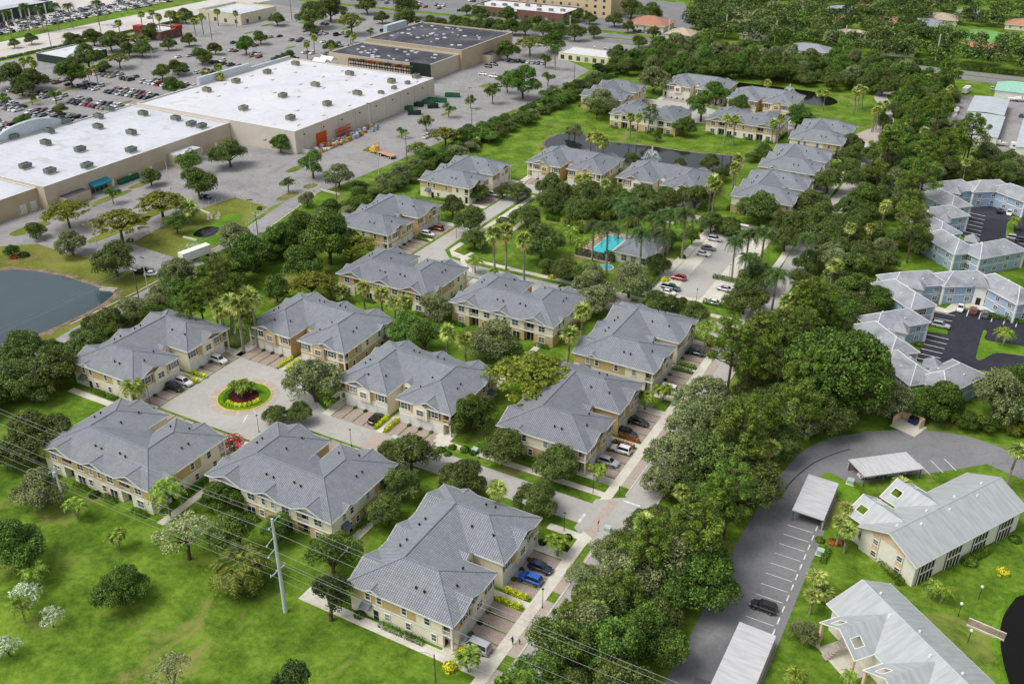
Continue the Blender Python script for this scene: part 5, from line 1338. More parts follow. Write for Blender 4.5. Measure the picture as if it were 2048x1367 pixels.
ZONES = {'right woodland': ((112,'at the bottom edge'),(150,'beside the long carport'),(188,'inside the bend of the curved lane'),(240,'around the huge fig'),(300,'beside the nearer blue condominium'),(360,'beside the farther blue condominium'),(430,'below the storage sheds'),(999,'beside the storage yard')),
 'hedgerow': ((145,'left of the roundabout townhouses'),(190,'beside the lake'),(232,'beside the basin'),(285,'beside the service road bend'),(345,'behind the yellow truck'),(420,'beside the empty back lot'),(999,'near the low yellow building')),
 'wood behind the far townhouses': ((490,'at its front edge'),(510,'in its middle'),(999,'along the far street'))}
def zone(group, v):
    for lim, txt in ZONES.get(group, ()):
        if v < lim: return ', ' + txt
    return ''
def scatter(poly, sep, kinds, place, group, dmin, dmax, limit=400, hs=(0.9,1.15)):
    """individual trees filling a ground-plan polygon; kinds: (key, weight, label)"""
    xs, ys = [p[0] for p in poly], [p[1] for p in poly]; pts = []; tries = 0
    area = (max(xs)-min(xs))*(max(ys)-min(ys))
    while len(pts) < limit and tries < area/sep/sep*14:
        tries += 1; p = (rng.uniform(min(xs),max(xs)), rng.uniform(min(ys),max(ys)))
        if not inside(p, poly): continue
        if any(inside(p, e) for e in EXC): continue
        if any((p[0]-q[0])**2+(p[1]-q[1])**2 < sep*sep for q in pts): continue
        if any((p[0]-q[0])**2+(p[1]-q[1])**2 < (q[2]*0.7)**2 for q in PLANTED): continue
        pts.append(p)
    tot = sum(k[1] for k in kinds)
    for p in pts:
        r_ = rng.random()*tot
        for key, w, lab in kinds:
            r_ -= w
            if r_ <= 0: break
        D_ = {'sabal':rng.uniform(3.4,4.4),'sabals':rng.uniform(3.2,4.2),'royal':6.2,'coco':6,'areca':rng.uniform(5,7),'small':rng.uniform(4,5.5)}.get(key, rng.uniform(dmin,dmax))
        TU(key, p[0], p[1], D_, lab.replace(' right of the main street','').replace(' behind the shopping centre','') + (zone(group, p[1]) or lab[len(lab):]), group + zone(group, p[1]).replace(',', '') + ' ' + {'oak':'oaks','mid':'leafy trees','pine':'pines','sabal':'fan palms','sabals':'low palms','oakg':'grey oaks','ficus':'bright trees','dark':'dark trees','areca':'areca palms'}[key], hs=rng.uniform(*hs))
    return pts
def many(kind, spec, label, group, cat='tree', hs=1.0):
    for x, y, d in spec: T(kind, x, y, d, label, group, cat=cat, hs=hs)
# ---- the lawn, bottom left
for kind, x, y, d, lab in (
 ('oakg',77,972,112,'rounded grey green tree beside the left power pole'), ('olive',368,1064,128,'pale olive coloured tree with a leaning trunk on the lawn'),
 ('ficus',26,1082,135,'dense green tree at the left edge of the lawn'), ('ficus',240,1170,100,'dense dark green tree alone in the middle of the lawn'),
 ('mid',470,1062,108,'leafy tree left of the tall pale power pole'), ('ficus',440,990,84,'round dark tree by the gap between the two lawn townhouses'),
 ('mid',662,1100,118,'bright leafy tree right of the tall pale power pole'), ('dark',655,1182,98,'dark glossy tree touching the corner of the nearest townhouse'),
 ('pale',348,1345,95,'sparse pale tree at the bottom edge of the lawn'), ('dark',592,1366,110,'dark tree cut by the bottom edge left of centre'),
 ('oak',62,868,140,'broad dark oak left of the lawn townhouse'), ('oak',8,900,95,'dark oak cut by the left edge above the lawn'),
 ('silver',48,1190,74,'upper silver leaved tree at the left edge'), ('silver',100,1230,62,'right hand silver leaved tree at the lower left'), ('silver',12,1288,62,'lowest silver leaved tree at the left edge'),
 ('oakg',628,758,118,'round grey green tree between the roundabout and a townhouse'), ('oak',552,824,58,'left tree of the pair overhanging the cross street'), ('oak',598,822,58,'right tree of the pair overhanging the cross street'),
 ('mid',945,826,86,'bright tree at the gable end facing the cross street'), ('oak',820,900,112,'oak in the cross street bend above the nearest townhouse'), ('oak',925,948,108,'oak over the cross street behind the nearest roof'),
 ('oak',1010,886,104,'left oak on the lawn below the four car townhouse'), ('oak',1112,922,102,'right oak on the lawn below the four car townhouse'), ('oak',1076,990,96,'oak at the cross street beside the nearest roof'),
 ('oak',800,966,92,'upper oak between the two near townhouses'), ('oak',772,1016,92,'lower oak between the two near townhouses'), ('dark',556,1042,60,'dark shrub tree by the garden side of the pole townhouse'),
 ('poin',1062,736,160,'wide flat topped flame tree behind the four car townhouse'), ('mid',985,672,92,'tall leafy tree before the white balconies'), ('ficus',1018,700,66,'round bright tree right of the tall leafy tree'),
 ('mid',870,606,66,'loose tree at the end of the palm row'), ('dark',848,662,66,'dark round tree at a gable end, right of the shaded pair'), ('dark',812,648,62,'dark round tree at a gable end, left of the shaded pair'),
 ('ficus',551,572,72,'round pale green tree on the lawn behind the roundabout'), ('poin',622,562,92,'low flat yellow green tree left of the palm row'), ('ficus',602,520,92,'lumpy green tree by the back hedgerow'),
 ('ficus',655,470,130,'tall bright tree mass beside the white sculpture tree'), ('poin',700,480,95,'flat yellow green tree before a grey roof'), ('mid',1196,592,74,'yellow green tree before the club end townhouse'),
 ('bigfig',1684,738,240,'huge spreading bright green fig in the right hand woodland'), ('pale',1626,830,70,'pale half bare tree beside the curved lane'), ('ficus',1755,596,76,'round dark tree at the corner of the blue condominium'),
 ('dark',1925,1342,50,'small dark tree by the pond lawn, bottom right'), ('oakg',1612,1262,66,'grey green bush tree by the stair hall, bottom right')):
    T(kind, x, y, d, lab)
T('areca', 478, 1132, 118, 'big areca palm clump left of the tall pale power pole', cat='palm', hs=1.1)
for kind, x, y, d, lab in (('xmas',150,1006,50,'slim triple palm under the left power pole'),('xmas',232,1070,44,'small triple palm alone on the lawn'),('coco',66,1140,54,'feather palm with orange seed at the left edge'),('coco',38,1104,46,'upper feather palm at the left edge'),
 ('coco',40,1212,50,'lower feather palm at the left edge'),('coco',330,982,80,'large coconut palm between the two lawn townhouses'),('coco',268,776,60,'coconut palm before the townhouse left of the roundabout'),('coco',484,638,66,'coconut palm with an orange hanging frond'),
 ('xmas',1195,935,40,'small palm at the corner by the stop sign'),('xmas',938,1308,58,'palm in front of the silver car, bottom'),('xmas',1116,1080,48,'palm in the bed above the dark blue car'),('xmas',1292,790,40,'left small palm beside the white van'),('xmas',1326,776,38,'right small palm beside the white van'),
 ('coco',1412,656,62,'palm in the bed at the club end of the main street'),('coco',950,520,38,'palm at the bend of the park street'),('coco',1896,560,36,'palm before the nearer blue condominium'),('coco',2012,664,42,'palm in the grass island of the black car park'),
 ('coco',1866,1172,44,'left feather palm on the condominium lawn'),('coco',1888,1180,40,'right feather palm on the condominium lawn'),('coco',1960,365,30,'palm before the farther blue condominium'),('coco',2030,440,30,'palm in the farther black car park'),
 ('coco',985,540,26,'low palm behind the balcony townhouse'),('xmas',658,800,26,'slim palm by the drives of the cross street'),('coco',1590,1345,60,'feather palm by the long carport, bottom edge'),('coco',1700,1350,40,'feather palm at the bottom edge by the stair hall')):
    T(kind, x, y, d, lab, cat='palm')
for x, y, d in ((468,768,26),(484,762,26),(500,768,26),(482,778,24)): T('xmas', x, y, d, 'slender palm in the red bed of the roundabout', 'roundabout palms', cat='palm')
for x, y in ((428,600),(444,612),(459,598),(474,612),(490,596),(502,604),(452,588)): T('sabal', x, y, 44, 'fan palm in the tall clump by the roundabout townhouses', 'clump of fan palms', cat='palm')
for x, y in ((727,578),(762,588),(786,600),(812,600)): T('sabal', x, y, 34, 'fan palm in the row on the garden side of the tan townhouse', 'garden palm row', cat='palm')
for x, y, l in ((660,572,'short fan palm at the left end of the palm row'),(682,584,'second short fan palm of the palm row')): T('sabals', x, y, 36, l, cat='palm')
for x, y, l in ((896,668,'left fan palm of the pair on the middle lawn'),(930,672,'right fan palm of the pair on the middle lawn'),(1165,622,'upper fan palm at the balcony townhouse'),(1136,662,'lower fan palm at the balcony townhouse'),(996,978,'short fan palm at the cross street'),
   (990,470,'left tall fan palm in the park'),(1012,464,'middle tall fan palm in the park'),(1050,486,'right tall fan palm in the park'),(1572,606,'tall fan palm at the street fork'),(2036,898,'tall fan palm at the right edge')): T('sabal', x, y, 40, l, cat='palm')
for x, y in ((1700,1012),(1682,1042),(1697,1062),(1636,1150),(1627,1188),(1648,1184),(1806,968)): T('sabals' if rng.random() < .3 else 'sabal', x, y, 44, 'fan palm by the grey roofed condominiums', 'condominium fan palms', cat='palm', hs=0.6)
for x, y in ((1181,1190),(1190,1228),(1292,1038)): T('sabal', x, y, 56, 'pale fan palm at the street edge of the right woodland', 'woodland edge palms', cat='palm', hs=0.75)
for x, y, d in ((1150,1300,86),(1118,1350,70),(1168,1340,60)): T('sabals', x, y, d, 'low spreading fan palm at the bottom of the right woodland', 'low woodland palms', cat='palm')
many('areca', [(1150,405,40),(1175,440,36),(1205,430,36),(1160,450,34),(1230,420,36),(1140,440,32),(1262,440,32),(1300,425,34)], 'areca palm in the thicket behind the pool', 'pool thicket palms', 'palm')
many('mid', [(1145,420,40),(1195,415,44),(1250,405,44),(1120,530,40),(1155,545,40),(1320,455,36),(1345,480,34),(1385,470,34)], 'leafy tree in the thicket round the pool', 'pool thicket trees')
# flowering bush
g = np.random.default_rng(5); oakish('redb', L_HEDGE, 4.5, 4.2, 77, nl=8, dens=8, cr=0.6, per=24, size=0.16, base=0.12, trunk=0.1)
t = T('redb', 468, 884, 46, 'flowering bush with red blossom between the near townhouses')
d = sph(260, g); d[:,2] = np.abs(d[:,2]); obj('blossom', leaves('blossom', d*np.array([2.2,2.2,1.9])*g.uniform(.85,1.0,(260,1))+np.array([0,0,2.3]), d+0.5*sph(260,g), 0.2, L_RED), t)
# ---- park, club and street trees
many('oak', [(954,382,48),(905,410,54),(942,438,76),(948,474,58),(1055,428,68),(1103,408,48),(1082,478,88),(1132,533,62),(1095,527,44),(1316,525,58),(1180,395,60),(1165,420,70),(1212,398,66),(1238,392,56),(1300,400,60),(1330,392,56)], 'dark oak in the park behind the pool', 'park oaks')
many('oakg', [(1260,556,96),(1182,566,80),(1182,536,46)], 'grey green oak on the street side of the pool', 'poolside oaks')
many('oak', [(1310,600,68),(1390,622,62),(1340,606,50),(1362,604,26),(1490,592,88),(1515,548,82),(1572,477,62),(1597,446,84),(1424,440,62),(1560,440,60),(1460,450,50)], 'oak at the edge of the club car park', 'club car park oaks')
many('royal', [(1217,463,58),(1285,476,50),(1328,474,54),(1277,412,54),(1256,429,48),(1340,429,54),(1371,437,56),(1187,453,46),(1310,440,50),(1240,410,46)], 'royal palm with pale trunk round the pool and pavilion', 'pool royal palms', 'palm')
many('royal', [(1471,494,46),(1498,471,48),(1528,477,52),(1501,519,48),(1553,557,50),(1619,483,44)], 'royal palm between the club car park and the street', 'street royal palms', 'palm')
many('coco', [(1140,462,38),(1166,482,34)], 'coconut palm beside the sun loungers', 'poolside coconut palms', 'palm')
many('oak', [(1520,410,94),(1623,402,74),(1658,358,68),(1692,310,54),(1704,286,56),(1526,300,38),(1505,310,30)], 'oak in front of the three stepped townhouses', 'stepped townhouse oaks')
many('sabal', [(1452,240,22),(1471,237,22),(1549,243,22),(1561,237,22),(1475,320,26),(1470,335,26),(1423,364,30),(1430,372,30),(1157,356,26),(1175,360,26),(1212,362,26),(1262,236,20),(1277,236,20),(1537,166,18),(1192,280,30),(1208,284,28),(1180,275,24)], 'fan palm standing by the ponds and pond townhouses', 'pond fan palms', 'palm')
many('oak', [(1102,368,58),(1098,396,64),(1180,382,74),(1235,366,38),(1282,395,84),(1391,391,64),(1266,315,32),(1360,323,28),(1420,323,42),(1440,345,40),(1035,378,52),(1005,380,40),(1130,385,56),(1210,388,60),(1340,398,60)], 'oak before the fountain pond townhouses', 'pond street oaks')
many('mid', [(1309,155,58),(1433,183,48),(1405,207,64),(1369,252,38),(1315,267,28),(1201,196,54),(1194,214,44),(1150,260,30),(1138,262,22),(1594,232,44),(1615,238,40),(1480,205,36)], 'leafy tree among the far pond townhouses', 'far townhouse trees')
T('pine', 1298, 226, 36, 'single pine in front of the far bank townhouse')
many('sabal', [(1715,180,20),(1722,176,20),(1730,180,20),(1754,216,20),(1760,212,20),(1766,218,20),(1750,222,18),(1772,210,18),(1640,186,16),(1652,184,16)], 'fan palm at the gate end of the main street', 'gate fan palms', 'palm')
many('oak', [(1650,470,76),(1618,520,60),(1640,425,70),(1700,415,66),(1728,352,76),(1752,305,62),(1700,335,50),(1785,272,52),(1745,392,66),(1668,440,56),(1715,300,44),(1768,240,40),(1790,215,44),(1600,560,60)], 'oak crowding the upper part of the main street', 'upper street oaks')
# ---- right woodland, hero crowns then filling
many('oakg', [(1226,1096,88),(1172,1152,86),(1412,790,118),(1384,842,126),(1360,906,136),(1330,960,96)], 'grey green oak along the right side of the main street', 'street side grey oaks')
many('pine', [(1136,1236,74),(1292,1092,100),(1247,1166,84),(1482,858,116),(1521,828,88),(1505,708,104),(1609,657,84),(1529,668,92),(1614,596,92),(1600,631,56),(1656,626,64),(1394,1046,120),(1430,1010,90)], 'bright lumpy pine in the woodland right of the main street', 'woodland pines')
many('oak', [(1449,922,170),(1507,960,140),(1557,880,98),(1561,800,114),(1497,784,78),(1473,672,50)], 'big dark oak by the curved lane', 'lane oaks')
many('ficus', [(1398,1152,160),(1340,1190,110),(1290,1262,130),(1340,1290,110)], 'bright broad tree overhanging the condominium lane', 'lane side trees')
WOODR = [(-43.5,70),(-33,70),(-31.8,108),(-31.6,128),(-31,152),(-29,170),(-24,186),(-13,199),(4,206),(22,212),(22,222),(-2,226),(-14,232),(-19,242),(-27,249),(-31,262),(-30,276),(-24,284),(-20,300),(-24,318),(-22,345),(-10,362),(40,368),(40,398),(-8,398),(-28,412),(-33,450),(-36,500),(-40,530),(-52,535),(-51,470),(-46,440),(-44,410),(-44,380),(-45,350),(-46,325),(-44,300),(-43,270),(-41,250),(-44,225),(-46.5,205),(-45.5,160),(-44.5,120)]
EXC.append(PP([(1680,790),(1675,690),(1735,575),(1795,535),(2070,520),(2100,760),(1960,838),(1860,830),(1760,820)]))
EXC.append(PP([(1835,520),(1830,400),(1860,370),(2100,370),(2100,580),(1960,545),(1880,540)]))
WK = (('oak',5,'dark oak filling the woodland right of the main street'),('mid',3,'leafy tree filling the woodland right of the main street'),('pine',1.3,'pine filling the woodland right of the main street'),('sabal',1.6,'fan palm inside the woodland right of the main street'),('oakg',1,'grey oak filling the woodland right of the main street'))
scatter(WOODR, 5.9, WK, '', 'right woodland', 8.5, 12.5, 240)
scatter(PP([(1800,815),(1860,832),(1960,815),(2000,775),(2120,750),(2120,890),(1990,866),(1880,852),(1805,832)]), 3.6, (('areca',3,'areca palm in the dense screen beside the curved lane'),('ficus',2,'bright tree in the dense screen beside the curved lane'),('mid',1.5,'leafy tree in the screen beside the curved lane')), '', 'lane screen', 6, 8, 60, (0.7,0.95))
scatter(PP([(1985,590),(2040,560),(2120,560),(2120,640),(2060,630)]), 4, (('sabal',2,'fan palm behind the blue condominiums'),('mid',1,'leafy tree behind the blue condominiums')), '', 'blue condominium trees', 6, 8, 14)
# ---- hedgerow behind the mall
HR = smooth_path([(-195,60),(-195,110),(-194.5,150),(-194.5,190),(-195,225),(-197,262),(-199,300),(-198,345),(-197,390),(-196,440),(-198,480),(-195,520)], 5)
scatter(ribbon(HR, -4.6, 4.6), 4.7, (('oak',4,'dark oak in the long hedgerow behind the shopping centre'),('mid',3,'leafy tree in the long hedgerow behind the shopping centre'),('ficus',2.0,'bright tree in the long hedgerow behind the shopping centre'),('dark',1,'dark tree in the long hedgerow behind the shopping centre'),('sabals',0.5,'low palm in the long hedgerow behind the shopping centre')), '', 'hedgerow', 6.0, 8.6, 170, (0.68,0.92))
many('oak', [(40,695,104),(105,730,112),(22,752,112),(172,692,92),(64,770,90),(215,645,88)], 'broad oak at the hedgerow end below the lake', 'lake hedgerow oaks')
many('pine', [(432,560,100),(400,590,72),(378,610,60)], 'lumpy pine at the hedgerow left of the palm clump', 'hedgerow pines')
many('ficus', [(455,530,110),(500,500,100),(565,470,90),(600,450,80)], 'dense green tree at the inner edge of the hedgerow', 'inner hedgerow trees')
# ---- wood between the far townhouses and the far street
scatter([(-192,470),(-170,474),(-150,480),(-135,490),(-100,494),(-70,492),(-56,500),(-55,540),(-190,540)], 6.2, (('oak',4,'dark oak in the wood behind the far townhouses'),('mid',4,'leafy tree in the wood behind the far townhouses'),('ficus',1.5,'bright tree in the wood behind the far townhouses')), '', 'wood behind the far townhouses', 8.5, 12, 130, (0.95,1.3))
# ---- shopping centre trees
many('poin', [(130,412,90),(235,432,118),(320,400,88)], 'flat crowned flame tree in the lot below the left store', 'lot flame trees')
for kind, x, y, d, lab in (('ficus',395,360,84,'dark dense tree over a parked black car in the empty lot'),('dark',375,318,42,'narrow dark tree by the loading bay'),('oak',457,300,78,'round tree in the empty lot below the white store'),('oak',300,352,44,'small round tree beside the green container'),
 ('small',222,384,34,'thin tree on an island by the teal canopy'),('oak',68,458,46,'small tree on the island at the left edge of the lot'),('oakg',140,482,70,'open crowned tree above the lake'),('oak',228,515,94,'round grey tree between the lake and the lot'),('mid',560,284,38,'tree at the corner of the white store'),
 ('mid',624,325,58,'tree on the island by the service road bend'),('small',575,363,34,'thin tree on the island left of the service road'),('oakg',676,350,60,'bush tree right of the service road'),('mid',614,396,32,'small bush tree at the service road verge'),('oakg',468,470,84,'open tree overhanging the service road'),
 ('sabals',378,420,42,'pale palm clump at the basin rim'),('dark',350,436,42,'dark bush at the basin rim'),('oakg',350,545,90,'open tree by the parked pickup at the lake'),('poin',836,292,48,'bright flat tree behind the yellow truck'),('poin',890,264,64,'dark flat flame tree above the hedgerow'),
 ('oak',935,262,42,'small oak above the hedgerow by the empty stalls'),('ficus',1046,160,78,'dense tree at the edge of the back lot'),('ficus',1014,98,48,'dense tree at the corner of the dark roofed store'),('poin',1060,82,60,'broad yellow green tree beyond the dark roofed store'),('ficus',1108,80,52,'bright tree by the low yellow building'),
 ('ficus',139,142,68,'tall dark tree in the middle of the crowded lot'),('poin',236,111,50,'yellow green tree by the white roofed green shop'),('poin',273,74,54,'yellow green tree beside the red restaurant'),('ficus',520,73,32,'round dark tree alone in the north lot'),('ficus',490,88,42,'low dark tree in the north lot'),
 ('oak',625,24,70,'wide oak on the verge beyond the north lot'),('poin',702,38,58,'bright tree on the verge beyond the north lot'),('ficus',347,170,46,'tree at the white store front'),('ficus',47,238,34,'bush tree beside the arched sign'),('mid',22,500,26,'bush on the lake lawn')):
    T(kind, x, y, d, lab)
many('small', [(803,261,22),(852,240,32),(897,215,28),(941,200,26),(985,182,38),(1091,117,28),(1096,153,28),(1015,157,40),(700,70,22),(741,61,18),(109,190,26),(62,195,22),(8,195,28)], 'small tree on a planted strip of the lots', 'small lot trees')
many('oak', [(172,107,66),(207,131,32),(242,82,48),(143,78,48),(185,72,44),(283,96,40),(336,86,32),(377,78,32),(324,142,38),(353,131,42),(402,109,44),(121,215,32),(20,143,74),(61,154,60),(40,170,50),(61,76,28),(27,84,26),(429,94,34),(554,35,36),(659,15,62),(620,54,36),(662,90,32),(576,111,38),(764,32,32),(812,32,54),(810,10,60),(734,8,44),(300,60,40),(220,80,50),(255,95,40),(370,30,36),(345,30,36)], 'oak standing among the parked cars of the shopping centre', 'lot oaks')
many('oak', [(934,18,28),(961,25,46),(1015,29,42),(911,41,38),(934,47,38),(959,49,40),(980,50,40),(1000,51,42),(1024,51,42),(1051,52,42),(1087,55,44),(1116,57,44),(1150,63,42),(1188,61,34),(1156,28,32),(1179,34,32),(1278,80,36),(1235,105,46),(1230,36,40),(1257,52,30),(1307,63,30),(1262,14,54),(1300,22,54),(860,40,30),(880,44,30),(1140,40,36),(1075,40,36)], 'dark street tree between the stores and the brick shop', 'street trees at the top')
many('royal', [(12,30,26),(49,18,28),(78,20,26),(109,16,26),(137,12,26),(190,6,26),(1111,96,28)], 'palm along the showroom lot', 'showroom palms', 'palm')
many('sabal', [(47,125,18),(59,123,18),(66,127,18),(237,47,16),(281,29,16),(303,23,16),(338,27,16),(357,27,16),(316,37,16),(388,43,16),(612,89,16),(627,78,16),(703,71,16),(402,30,16),(433,22,16),(470,28,14),(410,150,20),(434,134,20),(440,150,20),(660,95,14),(176,140,16),(190,136,16)], 'thin palm on the lot and highway islands', 'lot palms', 'palm')
many('mid', [(2030,180,20),(1885,172,36),(1855,178,36),(2030,338,46),(1990,340,46),(1950,338,44)], 'leafy tree round the storage yard', 'storage yard trees')
# ---- far wood beyond the street: reads as one mass
def far_wood(poly, holes, sep, seed, mats):
    g = np.random.default_rng(seed); xs, ys = [p[0] for p in poly], [p[1] for p in poly]; CC, NN, SS, MI = [], [], [], []
    u = min(xs)
    while u < max(xs):
        v = min(ys)
        while v < max(ys):
            p = (u+g.uniform(-.45,.45)*sep, v+g.uniform(-.45,.45)*sep); v += sep*(1+0.0006*max(0,v-560))
            if not inside(p, poly) or any(abs(p[0]-h[0]) < h[2] and abs(p[1]-h[1]) < h[3] for h in holes) or g.random() < 0.05: continue
            D_ = g.uniform(9,14); Hh = g.uniform(7,13)
            lob = np.stack([g.normal(size=8)*D_*0.2, g.normal(size=8)*D_*0.2, Hh*0.6+g.normal(size=8)*Hh*0.11], 1)
            c, nr, s = clump_leaves(lob, g.uniform(0.2,0.32,8)*D_, 52, 0.6, 0.4, 0.85, g)
            CC.append(c+np.array([p[0],p[1],0])); NN.append(nr); SS.append(s); MI += [int(g.choice(len(mats), p=[.5,.15,.3,.05]))]*len(c)
        u += sep
    n = np.concatenate(NN); me = leaves('far_woodland', np.concatenate(CC), n, np.concatenate(SS), mats[0])
    for m in mats[1:]: me.materials.append(m)
    me.polygons.foreach_set('material_index', np.array(MI, dtype=np.int32)); o = obj('far_woodland', me); o['kind'] = 'stuff'; o['label'] = 'dark green woodland stretching to the top right of the view'; o['category'] = 'woodland'
    return o
HOLES = [(*P(1660,33,4),14,12),(*P(1686,15,4),14,12),(*P(1784,38,4),12,12),(*P(1708,64,4),14,14),(*P(1855,42,4),12,12),(*P(1885,30,4),12,12),(*P(1965,90,4),14,12),(*P(2045,42,4),12,12),(*P(1365,60,4),8,10),(*P(1620,92,4),12,10),(*P(1945,22,4),12,12),
         (*P(1960,68),34,26),(*P(2000,80),24,20),(*P(1565,18),14,34),(*P(1900,8),60,30),(-226,598,16,14)]
far_wood([(-205,590),(-190,578),(-60,580),(30,577),P(2075,130),P(2075,-25),P(1850,-30),P(1500,-35),P(1200,-35),(-240,720)], HOLES, 8.6, 3, [L_OAK, L_MID, L_DARK, L_OAKG])
sheet('golf_green', smooth_path(PP([(1925,62),(1960,58),(2010,66),(2060,74),(2060,92),(2000,86),(1950,84),(1925,74)]), 5, True), 0.03, ground_mat('golf_turf', (lin(92,140,78), lin(112,160,92), lin(128,172,104)), (0.03, 0.4)))
# ---- hedges and shrubs round the houses
HG = {k: hedge_mesh(m, L, W, h_, 200+i) for i, (k, m, L, W, h_) in enumerate((('y', L_YEL, 5.2, 0.95, 0.95), ('g', L_HEDGE, 5.2, 0.95, 0.9), ('r', L_REDH, 5.2, 0.9, 0.8), ('long', L_HEDGE, 12, 1.3, 1.1), ('tall', L_DARK, 14, 1.6, 1.8)))}
hn = {0:'nearest townhouse',1:'pole townhouse',2:'left lawn townhouse',3:'townhouse left of the roundabout',4:'townhouse behind the roundabout',5:'cross street townhouse',6:'four car townhouse',7:'townhouse below the club car park',8:'palm row townhouse',9:'balcony townhouse'}
for i, (u, v, rot, sch, lab, dl) in enumerate(HOUSES):
    key, col = ('r', 'copper leaved') if i == 6 else (('g', 'green') if i in (7, 10, 13, 15) else ('y', 'golden'))
    for s in (-1, 1):
        p = world_of(u, v, rot, s*1.28, 12.9); o = obj('hedge', HG[key], None, (*p, 0), R(rot)+math.pi/2)
        o.scale = (0.9, 0.8, 1); tag(o, '%s hedge, %s side of the entry path, %s' % (col, 'one' if s < 0 else 'other', hn.get(i, 'farther townhouse')), 'hedge', 'hedges along the entry paths')
        for x in (10.3, 7.4, 4.5):
            p = world_of(u, v, rot, s*x, 10.75); o = obj('shrub', SH_G[int(x) % 2], None, (*p, 0), rng.random()*6); o.scale = (0.95, 0.95, 1.15); tag(o, 'small clipped shrub between garage doors, %s' % hn.get(i, 'farther townhouse'), 'shrub', 'garage door shrubs')
        for y in (-1.5, 3.0):
            p = world_of(u, v, rot, s*16.0, y); o = obj('hedge', HG['g'], None, (*p, 0), R(rot)+math.pi/2); o.scale = (0.8, 0.9, 1.0); tag(o, 'clipped green hedge along a gable wall, %s' % hn.get(i, 'farther townhouse'), 'hedge', 'hedges along gable walls')
    for x in (-12.6, -4, 4, 12.6):
        p = world_of(u, v, rot, x, -11.2); o = obj('hedge', HG['g'], None, (*p, 0), R(rot)); o.scale = (0.7, 1.0, 1.0); tag(o, 'low hedge along the garden wall, %s' % hn.get(i, 'farther townhouse'), 'hedge', 'hedges along garden walls')
for x, y, k, rz, sx, lab in ((1370,470,'long',1.57,1,'hedge beside the steps of the club car park'),(1460,470,'long',0,0.9,'hedge at the far end of the club car park'),(1450,560,'long',0,0.6,'hedge in the middle of the club car park'),(1440,612,'long',0,0.8,'hedge at the near end of the club car park'),
   (1305,570,'long',1.57,0.8,'clipped bushes between pool and car park'),(1250,515,'long',0,1.1,'hedge between pavilion and lawn'),(1190,515,'tall',0,0.9,'tall hedge on the street side of the pool'),(1010,445,'long',0.2,0.5,'bright hedge round the white planter in the park'),
   (1190,105,'long',0,2.2,'bright hedge in front of the low yellow building'),(1650,440,'long',0,0.5,'hedge at the street corner by the stepped townhouses'),(2010,640,'long',0.0,0.9,'hedge beside the nearer blue condominium'),(1760,1120,'long',2.3,1.1,'hedge along the cream gable of the grey condominium'),
   (1950,1115,'long',1.05,0.6,'clipped hedge on the condominium lawn'),(1650,1112,'g',1.57,0.8,'small hedge round a utility box by the lane'),(1105,440,'long',0,0.4,'low bushes at the park path'),(640,1000,'g',0,1.0,'bush row behind the pole townhouse')):
    u, v = P(x, y); o = obj('hedge', HG[k], None, (u, v, 0), rz); o.scale = (sx, 1, 1); tag(o, lab, 'hedge')
b = MB(); u0, v0 = P(1780,125); u1, v1 = P(2048,148)
for k in range(7):
    a = (k+0.5)/7; o = obj('hedge', HG['tall'], None, (u0+(u1+40-u0)*a, 575.5-3*a, 0), -0.05); o.scale = (1.15, 1.3, 1.5); tag(o, 'long clipped hedge along the far street, top right', 'hedge', 'far street hedge')
for k in range(22):
    o = obj('hedge', HG['tall'], None, (-503.5, 300+k*11.2, 0), math.pi/2); o.scale = (0.7, 0.9, 0.7); tag(o, 'clipped hedge along the highway side of the lot', 'hedge', 'highway hedge')
# roundabout planting
for k in range(14):
    a = math.pi*(0.9+k*0.085); o = obj('shrub', SH_Y if k > 5 else SH_G[0], None, (RC[0]+4.1*math.cos(a), RC[1]+4.1*math.sin(a), 0.14), 0); o.scale = (1.5,1.5,1.3); tag(o, ('golden' if k > 5 else 'green') + ' shrub ringing the roundabout palms', 'shrub', 'roundabout ring shrubs')
for x, y, s, m, lab in ((218,622,2.2,0,''),(882,900,2.0,0,''),(905,895,1.8,0,''),(895,908,1.7,0,''),(930,900,2.2,0,''),(948,905,2.0,0,''),(1085,1085,1.6,0,''),(1135,1075,1.8,0,''),(1130,1095,1.6,0,''),(900,1335,2.4,1,''),(925,1300,1.8,1,''),(1420,690,2.2,2,''),(1440,690,2.0,2,''),(190,990,2.2,0,''),(225,985,2.6,2,''),(395,955,1.6,0,''),(640,1048,2.4,0,''),(720,1230,2.0,0,''),(1300,640,2.0,0,''),
   (1940,1125,2.6,0,''),(2005,1145,2.4,1,''),(1665,1085,2.0,2,''),(1640,1080,1.8,0,''),(1680,1085,1.6,2,''),(1890,1130,2,0,''),(2030,1080,2.2,0,''),(1980,600,2,0,''),(1850,650,2.2,0,''),(1845,670,2,0,''),(1838,690,2,0,''),(205,840,2.4,2,''),(48,512,3.2,0,''),(30,515,2.6,2,''),(260,482,2.2,0,''),(400,498,2.6,1,''),(520,418,2.2,0,''),
   (1125,575,2.4,0,''),(1150,560,2.6,0,''),(1105,555,2.4,1,''),(1330,560,2.4,1,''),(1340,585,2.2,1,''),(1365,515,2.2,0,''),(1400,462,1.9,0,''),(1450,440,2.2,0,''),(1475,445,2.2,0,'')):
    u, v = P(x, y); o = obj('shrub', (rng.choice(SH_G), SH_Y, SH_R)[m], None, (u, v, 0), rng.random()*6); o.scale = (s, s, s*0.85); tag(o, ('rounded green shrub planted beside a lawn or path', 'golden shrub planted beside a lawn or path', 'reddish shrub planted beside a lawn or path')[m], 'shrub', ('green garden shrubs', 'golden garden shrubs', 'reddish garden shrubs')[m])
